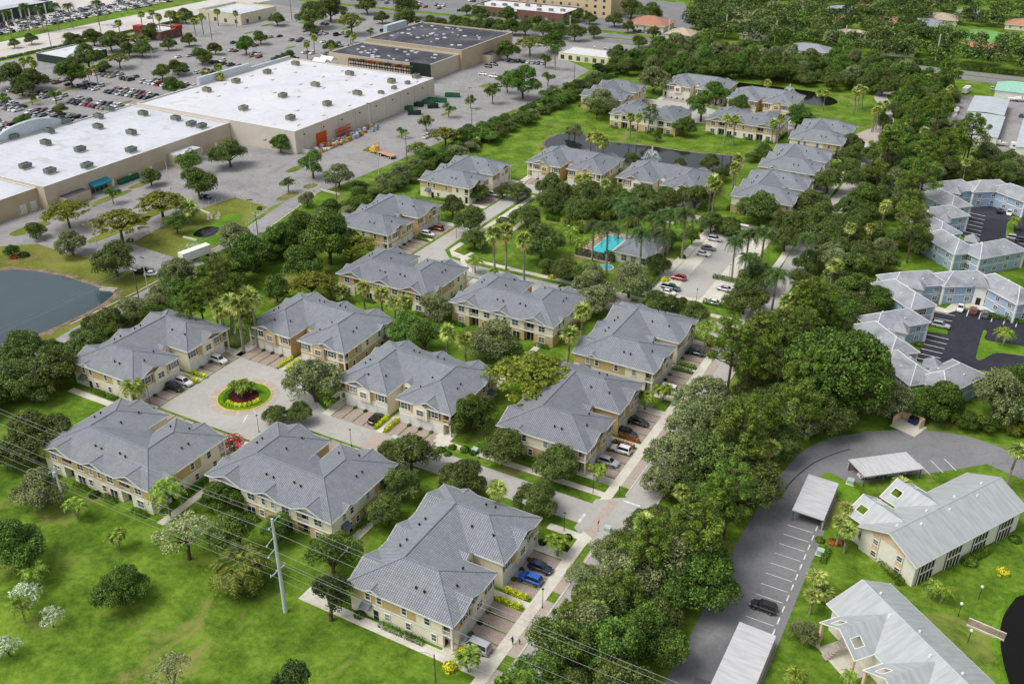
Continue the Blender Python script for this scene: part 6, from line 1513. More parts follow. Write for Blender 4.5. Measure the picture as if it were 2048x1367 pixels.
# ------------------------------------------------------------------ vehicles
TYRE = plain('tyre', lin(30,30,32), 0.8); RIM = plain('alloy_rim', lin(150,152,156), 0.35, 0.05, metal=0.6)
CGLASS = plain('car_glass', lin(26,30,34), 0.06, 0.05, spec=0.9); LAMPW = plain('head_lamp', lin(176,182,186), 0.15, 0.05); LAMPR = plain('tail_lamp', lin(150,24,24), 0.2, 0.05)
_paint = {}
def paint(name):
    if name not in _paint:
        c = {'white':(232,232,230),'silver':(176,180,184),'grey':(104,108,114),'black':(26,27,30),'navy':(30,38,66),'blue':(22,92,190),'red':(160,26,34),'rust':(128,52,36),'teal':(52,84,92),'tan':(170,154,124),'green':(48,70,58),'yellow':(232,178,24),'orange':(206,104,40)}[name]
        m = plain('paint_' + name, lin(*c), 0.22, 0.03, 0.5, spec=0.6); b_ = m.node_tree.nodes['Principled BSDF']; b_.inputs['Coat Weight'].default_value = 0.6; b_.inputs['Coat Roughness'].default_value = 0.08
        _paint[name] = m
    return _paint[name]
CT = {  # stations of the hull (x, half width, belt height) and the cabin: lower x0,x1, upper x0,x1, roof z
 'suv': ([(-2.3,.78,.86),(-2.15,.9,.98),(-1.2,.94,1.02),(0.2,.94,1.02),(1.0,.93,1.0),(1.9,.88,.9),(2.25,.74,.74)], (-2.2,1.05,-1.9,.3), 1.66, 1.42),
 'sedan': ([(-2.3,.76,.84),(-2.1,.88,.94),(-1.2,.92,.96),(0.2,.92,.94),(1.0,.91,.92),(1.9,.86,.8),(2.3,.7,.66)], (-1.75,1.1,-1.05,.25), 1.43, 1.38),
 'van': ([(-2.5,.9,1.0),(-2.4,.98,1.1),(-1.2,1.0,1.1),(0.4,1.0,1.1),(1.4,.98,1.08),(2.2,.92,1.0),(2.5,.8,.8)], (-2.45,1.75,-2.35,1.0), 1.98, 1.5),
 'pickup': ([(-2.8,.9,1.02),(-2.7,.96,1.04),(-1.2,.97,1.04),(0.2,.97,1.05),(1.2,.96,1.05),(2.3,.92,.98),(2.7,.8,.82)], (-0.9,1.45,-0.65,.7), 1.78, 1.7)}
def car_parts(kind):
    st, (a0, a1, c0, c1), zr, wb = CT[kind]; body, glass, wheels, lamps, tails = MB(), [], [], [], []
    secs = []
    for x, w, zb in st: secs.append([(x,-w*.9,.26),(x,-w,.5),(x,-w,zb-.14),(x,-w*.86,zb),(x,w*.86,zb),(x,w,zb-.14),(x,w,.5),(x,w*.9,.26)])
    for i in range(len(secs)-1):
        for k in range(7): body.face([secs[i][k], secs[i+1][k], secs[i+1][k+1], secs[i][k+1]][::-1])
    body.face(secs[0]); body.face(secs[-1][::-1])
    wl_, wt = st[3][1]*.87, st[3][1]*.70; zl = st[3][2]-.02
    A = [(a0,-wl_,zl),(a1,-wl_,zl),(a1,wl_,zl),(a0,wl_,zl)]; B = [(c0,-wt,zr),(c1,-wt,zr),(c1,wt,zr),(c0,wt,zr)]
    body.face(B)
    mid = [((c0+.1),-wt*.8,zr+.035),((c1-.1),-wt*.8,zr+.035),((c1-.1),wt*.8,zr+.035),((c0+.1),wt*.8,zr+.035)]; body.face(mid)
    for k in range(4): body.face([B[k],B[(k+1)%4],mid[(k+1)%4],mid[k]])
    names = ('side_window','windshield','side_window','rear_window')
    for k in range(4):
        q = [Vector(A[k]),Vector(A[(k+1)%4]),Vector(B[(k+1)%4]),Vector(B[k])]; body.face([tuple(p) for p in q])
        n = (q[1]-q[0]).cross(q[3]-q[0]).normalized()*.012; cen = sum(q, Vector())/4
        if kind == 'van' and k != 1 and False: continue
        q = [cen+(p-cen)*(.88 if k % 2 else .9)+n+Vector((0,0,.02)) for p in q]; g_ = MB(); g_.face([tuple(p) for p in q]); glass.append((names[k], g_))
    if kind == 'pickup': body.box(-2.68,-1.0,-.8,.8,1.0,1.045); g_ = MB(); g_.box(-2.55,-1.05,-.74,.74,1.03,1.06); glass.append(('bed', g_))
    for sx in (-1, 1):
        for sy in (-1, 1):
            w_ = MB(); y = sy*(st[3][1]-.06); w_.tube((sx*wb,y-.11,.34),(sx*wb,y+.11,.34),.34,n=12,m=0); w_.tube((sx*wb,y+sy*.1-.02,.34),(sx*wb,y+sy*.1+.02,.34),.2,n=10,m=1); wheels.append(w_)
    xf, wf, zf = st[-2]; xr, wr, zrr = st[0]
    for sy in (-1, 1):
        l_ = MB(); l_.obox((xf+.2, sy*wf*.76, zf-.14),(.24,.26,.1), -sy*.35); lamps.append(l_)
        l_ = MB(); l_.obox((xr+.05, sy*wr*.9, zrr-.02),(.14,.26,.2), 0); tails.append(l_)
    mr = MB()
    for sy in (-1, 1): mr.obox((a1-.45, sy*(st[3][1]+.1), zl+.1),(.16,.2,.14),0)
    return body, glass, wheels, lamps, tails, mr
_full, _one = {}, {}
def full_car(kind, col):
    if (kind, col) in _full: return _full[(kind, col)]
    body, glass, wheels, lamps, tails, mr = car_parts(kind); t = thing(kind if kind != 'suv' else 'car'); pm = paint(col)
    body.build('body', pm, t)
    for nm, g_ in glass: g_.build(nm, CGLASS, t)
    for w_ in wheels: w_.build('wheel', [TYRE, RIM], t)
    for l_ in lamps: l_.build('headlight', LAMPW, t)
    for l_ in tails: l_.build('tail_light', LAMPR, t)
    mr.build('mirrors', pm, t); _full[(kind, col)] = Proto(t); return _full[(kind, col)]
def one_mesh_car(kind, col):
    if (kind, col) in _one: return _one[(kind, col)]
    body, glass, wheels, *_ = car_parts(kind); m = MB()
    for src, mi in [(body, 0)] + [(g_, 1) for _, g_ in glass] + [(w_, 2) for w_ in wheels]:
        i = len(m.V); m.V += src.V; m.F += [tuple(i+k for k in f) for f in src.F]; m.M += [mi]*len(src.F)
    _one[(kind, col)] = m.mesh('car', [paint(col), CGLASS, TYRE]); return _one[(kind, col)]
NAMES = {'suv':'car','sedan':'sedan','van':'van','pickup':'pickup_truck'}
def car(kind, col, x, y, rz, label, z=0.06, full=True, at=None):
    u, v = at or P(x, y, 0.7)
    o = full_car(kind, col).put((u, v, z), R(rz), label); o['category'] = 'pickup' if kind == 'pickup' else ('van' if kind == 'van' else 'car'); o.name = NAMES[kind]; return o
for a in (('suv','blue',1060,1155,180,'bright blue car on the drive of the nearest townhouse'),('suv','navy',1081,1133,0,'dark navy car with roof rails beside the bright blue car'),('van','silver',952,1290,180,'silver van behind the palm at the bottom drive'),
 ('sedan','black',1277,842,0,'black sedan, upper of the two black cars at the main street'),('suv','black',1254,864,0,'black car, lower of the two black cars at the main street'),('suv','white',1242,897,180,'white car beside the copper hedge'),('suv','silver',1217,922,0,'silver car below the white car at the main street'),
 ('sedan','navy',1392,703,180,'dark blue sedan on the drive below the club car park'),('van','white',1343,780,0,'white van partly behind street trees at the main street'),('suv','white',438,718,0,'white car, upper one at the townhouse left of the roundabout'),('suv','white',368,762,0,'white car beside the black car left of the roundabout'),('suv','black',349,773,0,'black car left of the roundabout'),
 ('suv','black',753,836,90,'dark car on the drive facing the cross street'),('suv','white',856,467,0,'white car beside the rust red car west of the park'),('suv','rust',874,455,180,'rust red car west of the park'),('suv','silver',987,388,0,'silver car on the drive by the park oaks'),('suv','white',1136,373,90,'white car before the left fountain townhouse'),('suv','orange',1121,372,90,'orange car before the left fountain townhouse'),('suv','white',1164,375,90,'white car half behind palms, left fountain townhouse'),
 ('suv','silver',1430,477,0,'silver car, farthest in the club car park'),('sedan','grey',1417,495,0,'grey sedan, second in the far row of the club car park'),('sedan','white',1406,506,0,'white sedan, third in the far row of the club car park'),('suv','red',1357,554,180,'red car in the club car park'),('pickup','teal',1342,574,0,'dark teal pickup in the club car park'),('sedan','white',1336,583,0,'white sedan beside the teal pickup'),
 ('sedan','silver',1449,576,180,'silver sedan on the street side of the club car park'),('sedan','white',1425,603,180,'white sedan nearest the lower end of the club car park'),('suv','black',1527,1211,180,'black car parked alone beside the long carport'),('sedan','white',1738,947,40,'white sedan under the angled carport'),('sedan','silver',1790,943,40,'silver sedan under the angled carport, right'),
 ('suv','silver',1882,649,0,'silver car in the nearer black car park stalls'),('sedan','white',1921,614,-90,'white sedan nose in at the nearer blue condominium'),('suv','rust',1947,620,90,'dark red car at the nearer blue condominium'),('suv','grey',1971,626,90,'dark grey car at the nearer blue condominium'),('sedan','black',2000,420,90,'black sedan at the farther blue condominium'),('sedan','white',2019,424,-90,'white sedan at the farther blue condominium'),('suv','silver',2029,475,0,'silver car in the farther black car park'),('suv','navy',2046,480,0,'navy car at the right edge of the farther car park'),
 ('sedan','navy',1674,337,0,'dark car before the middle stepped townhouse'),('pickup','black',288,541,40,'black pickup parked by the lake'),('sedan','white',304,546,40,'white sedan beside the black pickup by the lake'),('sedan','black',411,392,0,'black car under the dense tree in the empty lot'),('pickup','white',855,271,90,'white pickup under the flat flame tree')):
    car(*a)
def rowcars(pts, fill, dirs, label, group, mix=None, step=2.75, jitter=0.25):
    """cars side by side along the ground-plan segment pts"""
    (u0, v0), (u1, v1) = pts; l = math.hypot(u1-u0, v1-v0); n = int(l/step); a = math.atan2(v1-v0, u1-u0)
    for k in range(n):
        if rng.random() > fill: continue
        t = (k+0.5)/n; col = rng.choice(mix or ['white','white','white','white','silver','silver','silver','grey','grey','grey','black','black','black','navy','navy','red','teal','tan','green','rust'])
        kind = rng.choices(['suv','sedan','pickup','van'], [5,4,1.2,0.6])[0]
        o = obj(NAMES[kind], one_mesh_car(kind, col), None, (u0+(u1-u0)*t+rng.uniform(-jitter,jitter), v0+(v1-v0)*t+rng.uniform(-jitter,jitter), 0.03), a+math.pi/2+(math.pi if rng.random() < .5 else 0)+rng.uniform(-.04,.04))
        tag(o, '%s %s %s' % (col, {'suv':'car','sedan':'sedan','pickup':'pickup','van':'van'}[kind], label), 'car' if kind in ('suv','sedan') else kind, group)
# crowded lot west of the two stores: double rows along u
for k, v in enumerate((228,233.2,250,255.2,272,277.2,294,299.2,316,321.2,338,343.2)):
    dense = 0.84 if 245 < v < 345 else 0.6
    rowcars([(-398,v),(-352,v)], dense, 0, 'in the crowded rows nearest the store fronts', 'cars in the crowded front rows')
    rowcars([(-440,v),(-404,v)], dense*0.5, 0, 'in the thinner middle rows of the big lot', 'cars in the middle rows of the big lot')
for v in (180,200,206): rowcars([(-420,v),(-352,v)], 0.5, 0, 'at the left end of the big lot', 'cars at the left end of the big lot')
for v in (366,371.2,388,393.2,410,415.2,432): rowcars([(-425,v),(-350,v)], 0.32, 0, 'in the sparse north lot rows', 'cars in the north lot')
for v in (455,460,480,485,505): rowcars([(-420,v),(-345,v)], 0.24, 0, 'in the north lot beyond the dark roofed store', 'cars in the far north lot')
rowcars([(-262,471.5),(-238,473.5)], 0.97, 0, 'in the tight row behind the dark roofed store', 'tight row behind the dark store')
for u in (-566,-571,-580,-585,-594): rowcars([(u,300),(u,520)], 0.62, 0, 'for sale in the dense showroom rows, upper left', 'cars in the showroom rows', ['white','white','silver','grey','black','navy','black'])
for v in (590,600,628,640,660): rowcars([(-480,v),(-360,v)], 0.35, 0, 'in the lot at the top edge', 'cars in the top lot')
rowcars([(-238,583),(-212,583)], 0.7, 0, 'in front of the terracotta roofed building', 'cars at the terracotta building')
rowcars([(-232,520),(-212,528)], 0.6, 0, 'by the low yellow building', 'cars at the yellow building')
for x, y, rz in ((230,52,62),(299,35,62),(312,28,62),(465,30,20),(790,40,-30)):
    u, v = P(x, y, .7); o = obj('car', one_mesh_car('suv', rng.choice(['white','silver'])), None, (u, v, .04), R(90+rng.uniform(-4,4))); tag(o, 'car driving on the highway at the upper left', 'car', 'cars on the highway')
for x, y, c, k in ((966,147,'white','sedan'),(988,152,'white','pickup'),(977,132,'black','suv'),(988,128,'black','suv'),(996,170,'green','suv'),(890,142,'navy','suv'),(2043,230,'teal','suv'),(1985,176,'silver','suv')):
    u, v = P(x, y, .7); o = obj(NAMES[k], one_mesh_car(k, c), None, (u, v, .03), R(rng.choice((0,90,180)))); tag(o, c+' '+{'suv':'car'}.get(k,k)+' standing loose in the back lot', 'car', 'loose cars of the back lots')
# yellow flatbed truck
u, v = P(770,312,0); t = thing('flatbed_truck', 'yellow flatbed truck with a forklift frame, stopped by the hedgerow', 'truck', (u, v, 0), R(180-14)); Y = paint('yellow')
b = MB(); b.box(5.2,7.2,-1.15,1.15,.6,2.7,bottom=True); b.face([(7.2,-1.1,2.0),(7.2,1.1,2.0),(6.9,1.1,2.7),(6.9,-1.1,2.7)]); b.box(7.2,8.4,-1.0,1.0,.6,1.7,bottom=True); b.build('cab', Y, t)
b = MB(); b.box(7.21,7.25,-.95,.95,1.75,2.5); b.build('windshield', CGLASS, t)
b = MB(); b.box(-5.5,5.0,-1.2,1.2,1.1,1.35,bottom=True); b.box(-5.5,5,-.5,.5,.7,1.1,bottom=True); b.build('flatbed', plain('bed_boards', lin(196,150,116), 0.8), t)
b = MB(); b.tube((4.6,-1.1,1.35),(4.6,-1.1,4.4),.16,n=6); b.tube((4.6,1.1,1.35),(4.6,1.1,4.4),.16,n=6); b.tube((4.6,-1.1,4.4),(4.6,1.1,4.4),.2,n=6); b.box(4.3,5.2,-1.1,1.1,1.35,3.2); b.build('forklift_frame', Y, t)
for x in (7.4,2.4,1.2,-3.6,-4.7):
    for s in (-1,1): b = MB(); b.tube((x,s*1.0-.18,.5),(x,s*1.0+.18,.5),.5,n=12); b.tube((x,s*1.2-.02,.5),(x,s*1.2+.02,.5),.28,n=10,m=1); b.build('wheel', [TYRE, COPING], t)
# box trailer by the service road
u, v = P(392,518,0); t = thing('box_trailer', 'white box trailer half behind trees at the service road', 'trailer', (u, v, 0), R(80)); b = MB(); b.box(-5,5,-1.25,1.25,1.0,3.6,bottom=True); b.build('box', WHITE, t); b = MB(); b.box(-5,5,-.6,.6,.6,1.0); b.build('chassis', TYRE, t)
for x in (-3.6,-2.5,3.4):
    for s in (-1,1): b = MB(); b.tube((x,s*1.05-.15,.5),(x,s*1.05+.15,.5),.5,n=10); b.build('wheel', TYRE, t)
def trailer(x, y, L, W, Hh, rz, label, kind='camper'):
    u, v = P(x, y, 0); t = thing('camper_trailer' if kind == 'camper' else 'boat', label, 'trailer' if kind == 'camper' else 'boat', (u, v, 0), R(rz))
    if kind == 'camper':
        b = MB(); b.box(-L/2,L/2,-W/2,W/2,.7,Hh,bottom=True); b.face([(L/2,-W/2,.7),(L/2+.9,-W/2,1.4),(L/2+.9,W/2,1.4),(L/2,W/2,.7)][::-1]); b.face([(L/2,-W/2,Hh),(L/2+.9,-W/2,1.4),(L/2+.9,W/2,1.4),(L/2,W/2,Hh)]); b.build('body', WHITE, t)
        b = MB(); b.box(-L*.2,L*.1,-.5,.5,Hh,Hh+.3); b.build('roof_unit', COPING, t); b = MB(); b.box(-L*.35,L*.3,-W/2-.03,-W/2+.02,1.6,2.2,bottom=True); b.build('window', CGLASS, t)
    else:
        b = MB(); n = 8; S = []
        for k in range(n+1):
            q = k/n; w = W/2*(1 if q < .55 else math.cos((q-.55)/.45*1.5)); S.append([(-L/2+L*q,-w,1.5+.3*q),(-L/2+L*q,-w*.6,.7+.35*q*q),(-L/2+L*q,w*.6,.7+.35*q*q),(-L/2+L*q,w,1.5+.3*q)])
        for k in range(n):
            for j in range(3): b.face([S[k][j],S[k+1][j],S[k+1][j+1],S[k][j+1]][::-1])
            b.face([S[k][0],S[k][3],S[k+1][3],S[k+1][0]][::-1])
        b.face(S[0]); b.build('hull', WHITE, t); b = MB(); b.box(-L*.2,L*.12,-W*.3,W*.3,1.6,2.3); b.build('cabin', WHITE, t); b = MB(); b.box(L*.12,L*.16,-W*.28,W*.28,1.8,2.3); b.build('windshield', CGLASS, t)
    b = MB()
    for s in (-1,1): b.tube((-.6,s*W*.42-.12,.4),(-.6,s*W*.42+.12,.4),.4,n=10)
    b.box(-L*.3,L*.6,-.08,.08,.4,.55); b.build('trailer_frame', TYRE, t)
trailer(1902,243,7.5,2.5,3.2,85,'white camper trailer at the left side of the storage yard'); trailer(1931,186,7,2.4,3.1,80,'white camper trailer at the far end of the storage yard'); trailer(1912,224,6.5,2.3,2,90,'white boat on a trailer beside the camper','boat'); trailer(2036,203,9,2.8,2,10,'large white boat at the right edge of the yard','boat'); trailer(1995,291,7,2.3,2,0,'white boat in front of the near storage shed','boat'); trailer(2035,300,6,2.3,3,0,'small camper at the right edge below the sheds')
# ------------------------------------------------------------------ goods, containers, walls at the mall
GRNC = plain('green_container', lin(44,112,78), 0.6, 0.1)
def container(x, y, L, rz, label, col=GRNC):
    u, v = P(x, y, 0.8); t = thing('waste_container', label, 'container', (u, v, 0), R(rz)); b = MB()
    for a in ((-L/2,L/2,-1.2,-1.1),(-L/2,L/2,1.1,1.2),(-L/2,-L/2+.1,-1.1,1.1),(L/2-.1,L/2,-1.1,1.1)): b.box(*a,.1,1.8)
    b.box(-L/2,L/2,-1.2,1.2,.1,.3); b.build('shell', col, t); b = MB()
    for k in range(int(L/.8)): b.box(-L/2+.3+k*.8,-L/2+.42+k*.8,-1.28,1.28,.2,1.8)
    b.build('rib', col, t); b = MB()
    for k in range(8): b.obox((rng.uniform(-L/2+.6,L/2-.6), rng.uniform(-.6,.6), 1.1),(1.3,.9,.9), rng.random()*3)
    b.build('waste', BROWNW, t)
container(255,357,9,90,'long green waste container beside the left store wall')
for i, (x, y, L, rz) in enumerate(((829,225,6,30),(874,200,9,15),(858,204,6,10),(834,208,6,0),(812,215,6,10),(800,214,5,80),(866,212,5,40),(905,190,7,20))): container(x, y, L, rz, 'green waste container in the cluster behind the white store', GRNC if i % 3 else plain('dark_container_%d' % i, lin(44,60,58), .7)); bpy.context.scene.collection.objects[-1].name
for o in [o for o in C.objects if o.name.startswith('waste_container') and 'cluster' in o['label']]: o['group'] = 'container cluster'
GOODS = [plain('goods_'+n, lin(*c), 0.8, 0.12, 2.0) for n, c in (('white',(214,218,220)),('straw',(196,174,96)),('timber',(178,128,78)),('grey',(150,152,152)),('rust',(160,84,48)),('blue',(150,176,190)))]
gn = ('white wrapped','straw coloured','timber','grey','rust coloured','pale blue')
def pallet(u, v, m, i):
    t = thing('pallet_stack', gn[m] + ' pallet stack in the goods yard beside the white store', 'pallet', (u, v, 0), rng.uniform(-.15,.15), 'pallet stacks in the goods yard, ' + gn[m])
    b = MB(); b.box(-.65,.65,-.65,.65,.02,.16,bottom=True); b.build('pallet', GOODS[2], t)
    n = rng.randint(1,2)
    for k in range(n): b = MB(); e = .62-.04*k; b.box(-e,e,-e,e,.16+k*.75,.88+k*.75,bottom=True); b.build('load', GOODS[m], t)
for i in range(46): pallet(-251.0+rng.uniform(0,2.4)+(3.2 if i % 3 == 0 else 0), 289+i*0.92, rng.choice([0,0,1,2,2,3,4,5]) if i < 22 else rng.choice([0,3,5,4,1]), i)
for i in range(16): pallet(-246.2+rng.uniform(-.4,.4), 292+i*1.75, rng.choice([1,1,0,5,2]), i)
t = thing('yard_fence', 'pale low fence round the goods yard', 'fence')
for k in range(14):
    b = MB(); b.box(-252.8+k*.62,-252.8+k*.62+.58,287.0,287.1,0,1.9); b.build('panel', BEIGE2, t)
t = thing('storage_rack', 'orange pallet racking against the white store wall', 'rack')
for k in range(5):
    b = MB()
    for x in (-252.4,-251.4): b.box(x-.06,x+.06,309+k*2.0,309.12+k*2.0,0,4.2)
    for z in (1.2,2.6,4.0): b.box(-252.4,-251.4,309+k*2.0,311+k*2.0,z,z+.12)
    b.build('bay', ORANGE, t)
# ------------------------------------------------------------------ poles, lamps, wires
STEEL = plain('galvanised_pole', lin(200,206,208), 0.5, 0.05); WOODP = plain('wooden_pole', lin(112,98,84), 0.9); WIREM = plain('wire_metal', lin(160,164,166), 0.4, 0.02); BLKM = plain('black_lamp_metal', lin(28,28,30), 0.5); CONCP = plain('concrete_pole', lin(206,204,196), 0.8); GLOBE = plain('globe_lamp', lin(236,236,230), 0.3)
pu, pv = P(571,1222)
t = thing('power_pole', 'tall pale steel power pole standing on the lawn', 'power pole', (pu, pv, 0)); b = MB(); b.tube((0,0,-.2),(0,0,20),.38,.2,12); b.build('shaft', STEEL, t, smooth=False)
def arm(t, p, q): b = MB(); b.tube(p, q, .07, .05, 6); b.build('arm', STEEL, t); b = MB(); b.tube(q, (q[0],q[1],q[2]-.35), .1, .1, 6); b.tube((q[0],q[1],q[2]-.12),(q[0],q[1],q[2]-.2),.17,.17,7); b.build('insulator', COPING, t)
ARMS = [((0,0,19.2),(0,1.7,19.5)),((0,0,18.6),(0,-.9,18.7)),((0,0,16.4),(0,-1.9,15.9)),((0,0,14.1),(0,-1.9,13.6))]
for p, q in ARMS: arm(t, p, q)
b = MB(); b.tube((0,-2.1,9.4),(0,1.4,9.4),.1,n=6); b.build('crossarm', STEEL, t)
for y in (-2.0,-.7,1.3): b = MB(); b.tube((0,y,9.4),(0,y,9.8),.1,n=6); b.build('insulator', COPING, t)
def wire(pts, label, r=.022, group='power lines over the lawn'):
    b = MB(); P3 = []
    for (a, c, sag) in pts:
        for k in range(10):
            q = k/10; P3.append((a[0]+(c[0]-a[0])*q, a[1]+(c[1]-a[1])*q, a[2]+(c[2]-a[2])*q-sag*4*q*(1-q)))
    P3.append(pts[-1][1])
    for k in range(len(P3)-1): b.tube(P3[k], P3[k+1], r, n=4, cap=False)
    tag(b.build('power_line', WIREM), label, 'power line', group)
for i, (dy, z, nm) in enumerate(((0,20,'topmost'),(1.7,19.1,'second'),(-.9,18.3,'third'),(-1.9,15.5,'fourth'),(-1.9,13.2,'fifth'),(1.3,9.8,'sixth'),(-.7,9.8,'seventh'),(-2.0,9.8,'lowest'))):
    wire([((pu-140,pv+dy,z+.4),(pu,pv+dy,z),1.2),((pu,pv+dy,z),(pu+150,pv+dy,z+.4),1.3)], nm + ' wire of the line passing the tall pale pole', .024 if i < 5 else .02)
lu, lv = P(132,1018)
t = thing('power_pole', 'shorter pole with transformer at the left lawn townhouse', 'power pole', (lu, lv, 0)); b = MB(); b.tube((0,0,-.2),(0,0,10.2),.26,.18,9); b.build('shaft', CONCP, t)
b = MB(); b.tube((0,-1.5,9.6),(0,1.6,9.9),.08,n=6); b.build('crossarm', STEEL, t)
b = MB(); b.tube((.2,-.5,8.4),(.2,-.5,9.4),.32,n=9); b.tube((.2,.5,8.4),(.2,.5,9.4),.28,n=9); b.build('transformer', COPING, t)
def lamp_post(x, y, label):
    o = LP.put((*P(x, y), 0), 0, label, 'black street lamps'); o['category'] = 'street lamp'
t = thing('street_lamp'); b = MB(); b.tube((0,0,0),(0,0,.5),.11,.08,8); b.tube((0,0,.5),(0,0,4.0),.055,.045,7); b.build('post', BLKM, t); b = MB(); b.tube((0,0,4.0),(0,0,4.35),.12,.2,8); b.build('lantern', GLOBE, t); b = MB(); b.tube((0,0,4.35),(0,0,4.55),.26,.05,8); b.build('cap', BLKM, t); LP = Proto(t)
for x, y, l in ((703,892,'black street lamp on the cross street before the left corner'),(958,915,'black street lamp on the lawn beside the path'),(1186,985,'black street lamp at the corner below the four car townhouse'),(1128,1061,'black street lamp at the corner above the dark navy car'),(1085,1215,'black street lamp between the near drives'),(301,807,'black street lamp left of the roundabout'),(518,863,'black street lamp behind the pole townhouse'),
   (1392,606,'black street lamp at the lower end of the club car park'),(1458,556,'black street lamp in the middle of the club car park'),(1327,545,'black street lamp at the club entrance'),(913,476,'black street lamp at the park bend'),(1452,452,'black street lamp at the far club corner'),(1545,655,'black street lamp at the main street bend')): lamp_post(x, y, l)
for x, y, l in ((1957,1197,'upper white globe lamp on the condominium lawn'),(1935,1285,'lower white globe lamp on the condominium lawn'),(1916,1231,'middle white globe lamp on the condominium lawn')):
    t = thing('globe_lamp', l, 'lamp', (*P(x, y), 0)); b = MB(); b.tube((0,0,0),(0,0,2.6),.05,n=6); b.build('post', BLKM, t)
    b = MB(); n = 6
    for i in range(n):
        a0, a1 = math.pi*i/n-math.pi/2, math.pi*(i+1)/n-math.pi/2; b.tube((0,0,2.85+.28*math.sin(a0)),(0,0,2.85+.28*math.sin(a1)),max(.01,.28*math.cos(a0)),max(.01,.28*math.cos(a1)),10,cap=False)
    b.build('globe', GLOBE, t)
t = thing('lot_light'); b = MB(); b.tube((0,0,0),(0,0,.8),.3,n=8); b.tube((0,0,.8),(0,0,10.6),.13,.09,7); b.build('post', CONCP, t); b = MB(); b.box(-.9,.9,-.22,.22,10.5,10.75,bottom=True); b.build('lamp_head', GREYD, t); LL = Proto(t)
for x, y, l in ((340.5,378,'tall light pole in the empty lot, left'),(537,333,'tall light pole in the empty lot below the white store'),(625,382,'tall light pole at the service road island'),(758,349,'tall light pole at the service road verge'),(507,461,'tall light pole at the basin corner'),(297,583,'tall light pole at the lake verge'),(197,503,'tall light pole above the lake'),(140,290+.0,'tall light pole behind the left store'),(985,150,'tall light pole in the back lot'),(940,222,'tall light pole by the empty stalls'),(740,255,'tall light pole by the goods yard'),(308,135,'tall light pole in the crowded lot'),(255,175,'tall light pole in the crowded lot front rows'),(605,70,'tall light pole in the north lot')):
    if l.endswith('behind the left store'): continue
    o = LL.put((*P(x, y), 0), rng.random()*3, l, 'lot light poles'); o['category'] = 'light pole'
t = thing('utility_pole'); b = MB(); b.tube((0,0,-.2),(0,0,10.5),.18,.12,7); b.build('shaft', WOODP, t); b = MB(); b.box(-1.3,1.3,-.07,.07,9.7,9.85,bottom=True); b.build('crossarm', CONCP, t)
for x in (-1.2,-.4,.4,1.2): b = MB(); b.tube((x,0,9.85),(x,0,10.1),.06,n=6); b.build('insulator', COPING, t)
UP = Proto(t)
UPS = [(-205.5,60),(-205,112),(-205,160),(-204.5,208),(-208,252),(-209.5,298),(-208,345),(-206,392),(-205,440),(-206,485)]
for i, (u, v) in enumerate(UPS): o = UP.put((u, v, 0), 0, 'wooden utility pole number %d counted upward along the hedgerow' % (i+1) if False else 'wooden utility pole standing in the hedgerow behind the stores', 'hedgerow utility poles'); o['category'] = 'utility pole'
for x in (-1.2,.4,1.2):
    wire([((a[0]+x,a[1],10.1),(c[0]+x,c[1],10.1),.5) for a, c in zip(UPS[:-1], UPS[1:])], 'thin wire strung along the hedgerow poles', .018, 'hedgerow wires')
for x, y, h in ((424,80,15.8),(584,40,15.7),(103,95,14),(205,80,14),(1500,0,0),(60,55,0)):
    if h: t = thing('utility_pole', 'tall dark utility pole beside the highway lot', 'utility pole', (*P(x, y), 0), 0, 'highway utility poles'); b = MB(); b.tube((0,0,0),(0,0,h),.22,.14,7); b.build('shaft', WOODP, t); b = MB(); b.box(-1.2,1.2,-.08,.08,h-1,h-.85); b.build('crossarm', WOODP, t)
for x, y, h, l in ((1450,73,13,'first pale concrete pole from the left along the far street'),(1549,86,13,'second pale concrete pole along the far street'),(1686,100,14,'third pale concrete pole along the far street'),(1870,124,15,'fourth pale concrete pole along the far street'),(1337,72,10,'small pale pole by the terracotta roof'),(1140,60,9,'pale pole in the street trees at the top')):
    t = thing('concrete_pole', l, 'power pole', (*P(x, y), 0)); b = MB(); b.tube((0,0,0),(0,0,h),.4,.26,8); b.build('shaft', CONCP, t); b = MB(); b.tube((0,-1.2,h-1),(0,1.2,h-1),.1,n=5); b.build('crossarm', CONCP, t)
u, v = P(872,1385); t = thing('utility_pole', 'slim dark pole with a lamp arm at the bottom edge', 'utility pole', (u, v, 0)); b = MB(); b.tube((0,0,0),(0,0,8.3),.13,.1,7); b.build('shaft', WOODP, t); b = MB(); b.tube((0,0,8.0),(-1.4,-.4,8.5),.06,n=5); b.build('arm', STEEL, t); b = MB(); b.obox((-1.6,-.45,8.5),(.6,.25,.14),.3); b.build('lamp_head', COPING, t)
u, v = P(1238,992); t = thing('stop_sign', 'stop sign at the cross street corner', 'sign', (u, v, 0), 0); b = MB(); b.tube((0,0,0),(0,0,2.3),.04,n=6); b.build('post', BLKM, t); b = MB(); b.tube((-.03,0,2.3),(.03,0,2.3),.38,n=8); b.build('plate', plain('sign_back', lin(70,66,66), .6), t)
u, v = P(1196,1062); t = thing('stop_sign', 'small sign post by the white stop line', 'sign', (u, v, 0), 0); b = MB(); b.tube((0,0,0),(0,0,2.3),.04,n=6); b.build('post', BLKM, t); b = MB(); b.tube((-.03,0,2.3),(.03,0,2.3),.38,n=8); b.build('plate', REDW, t)
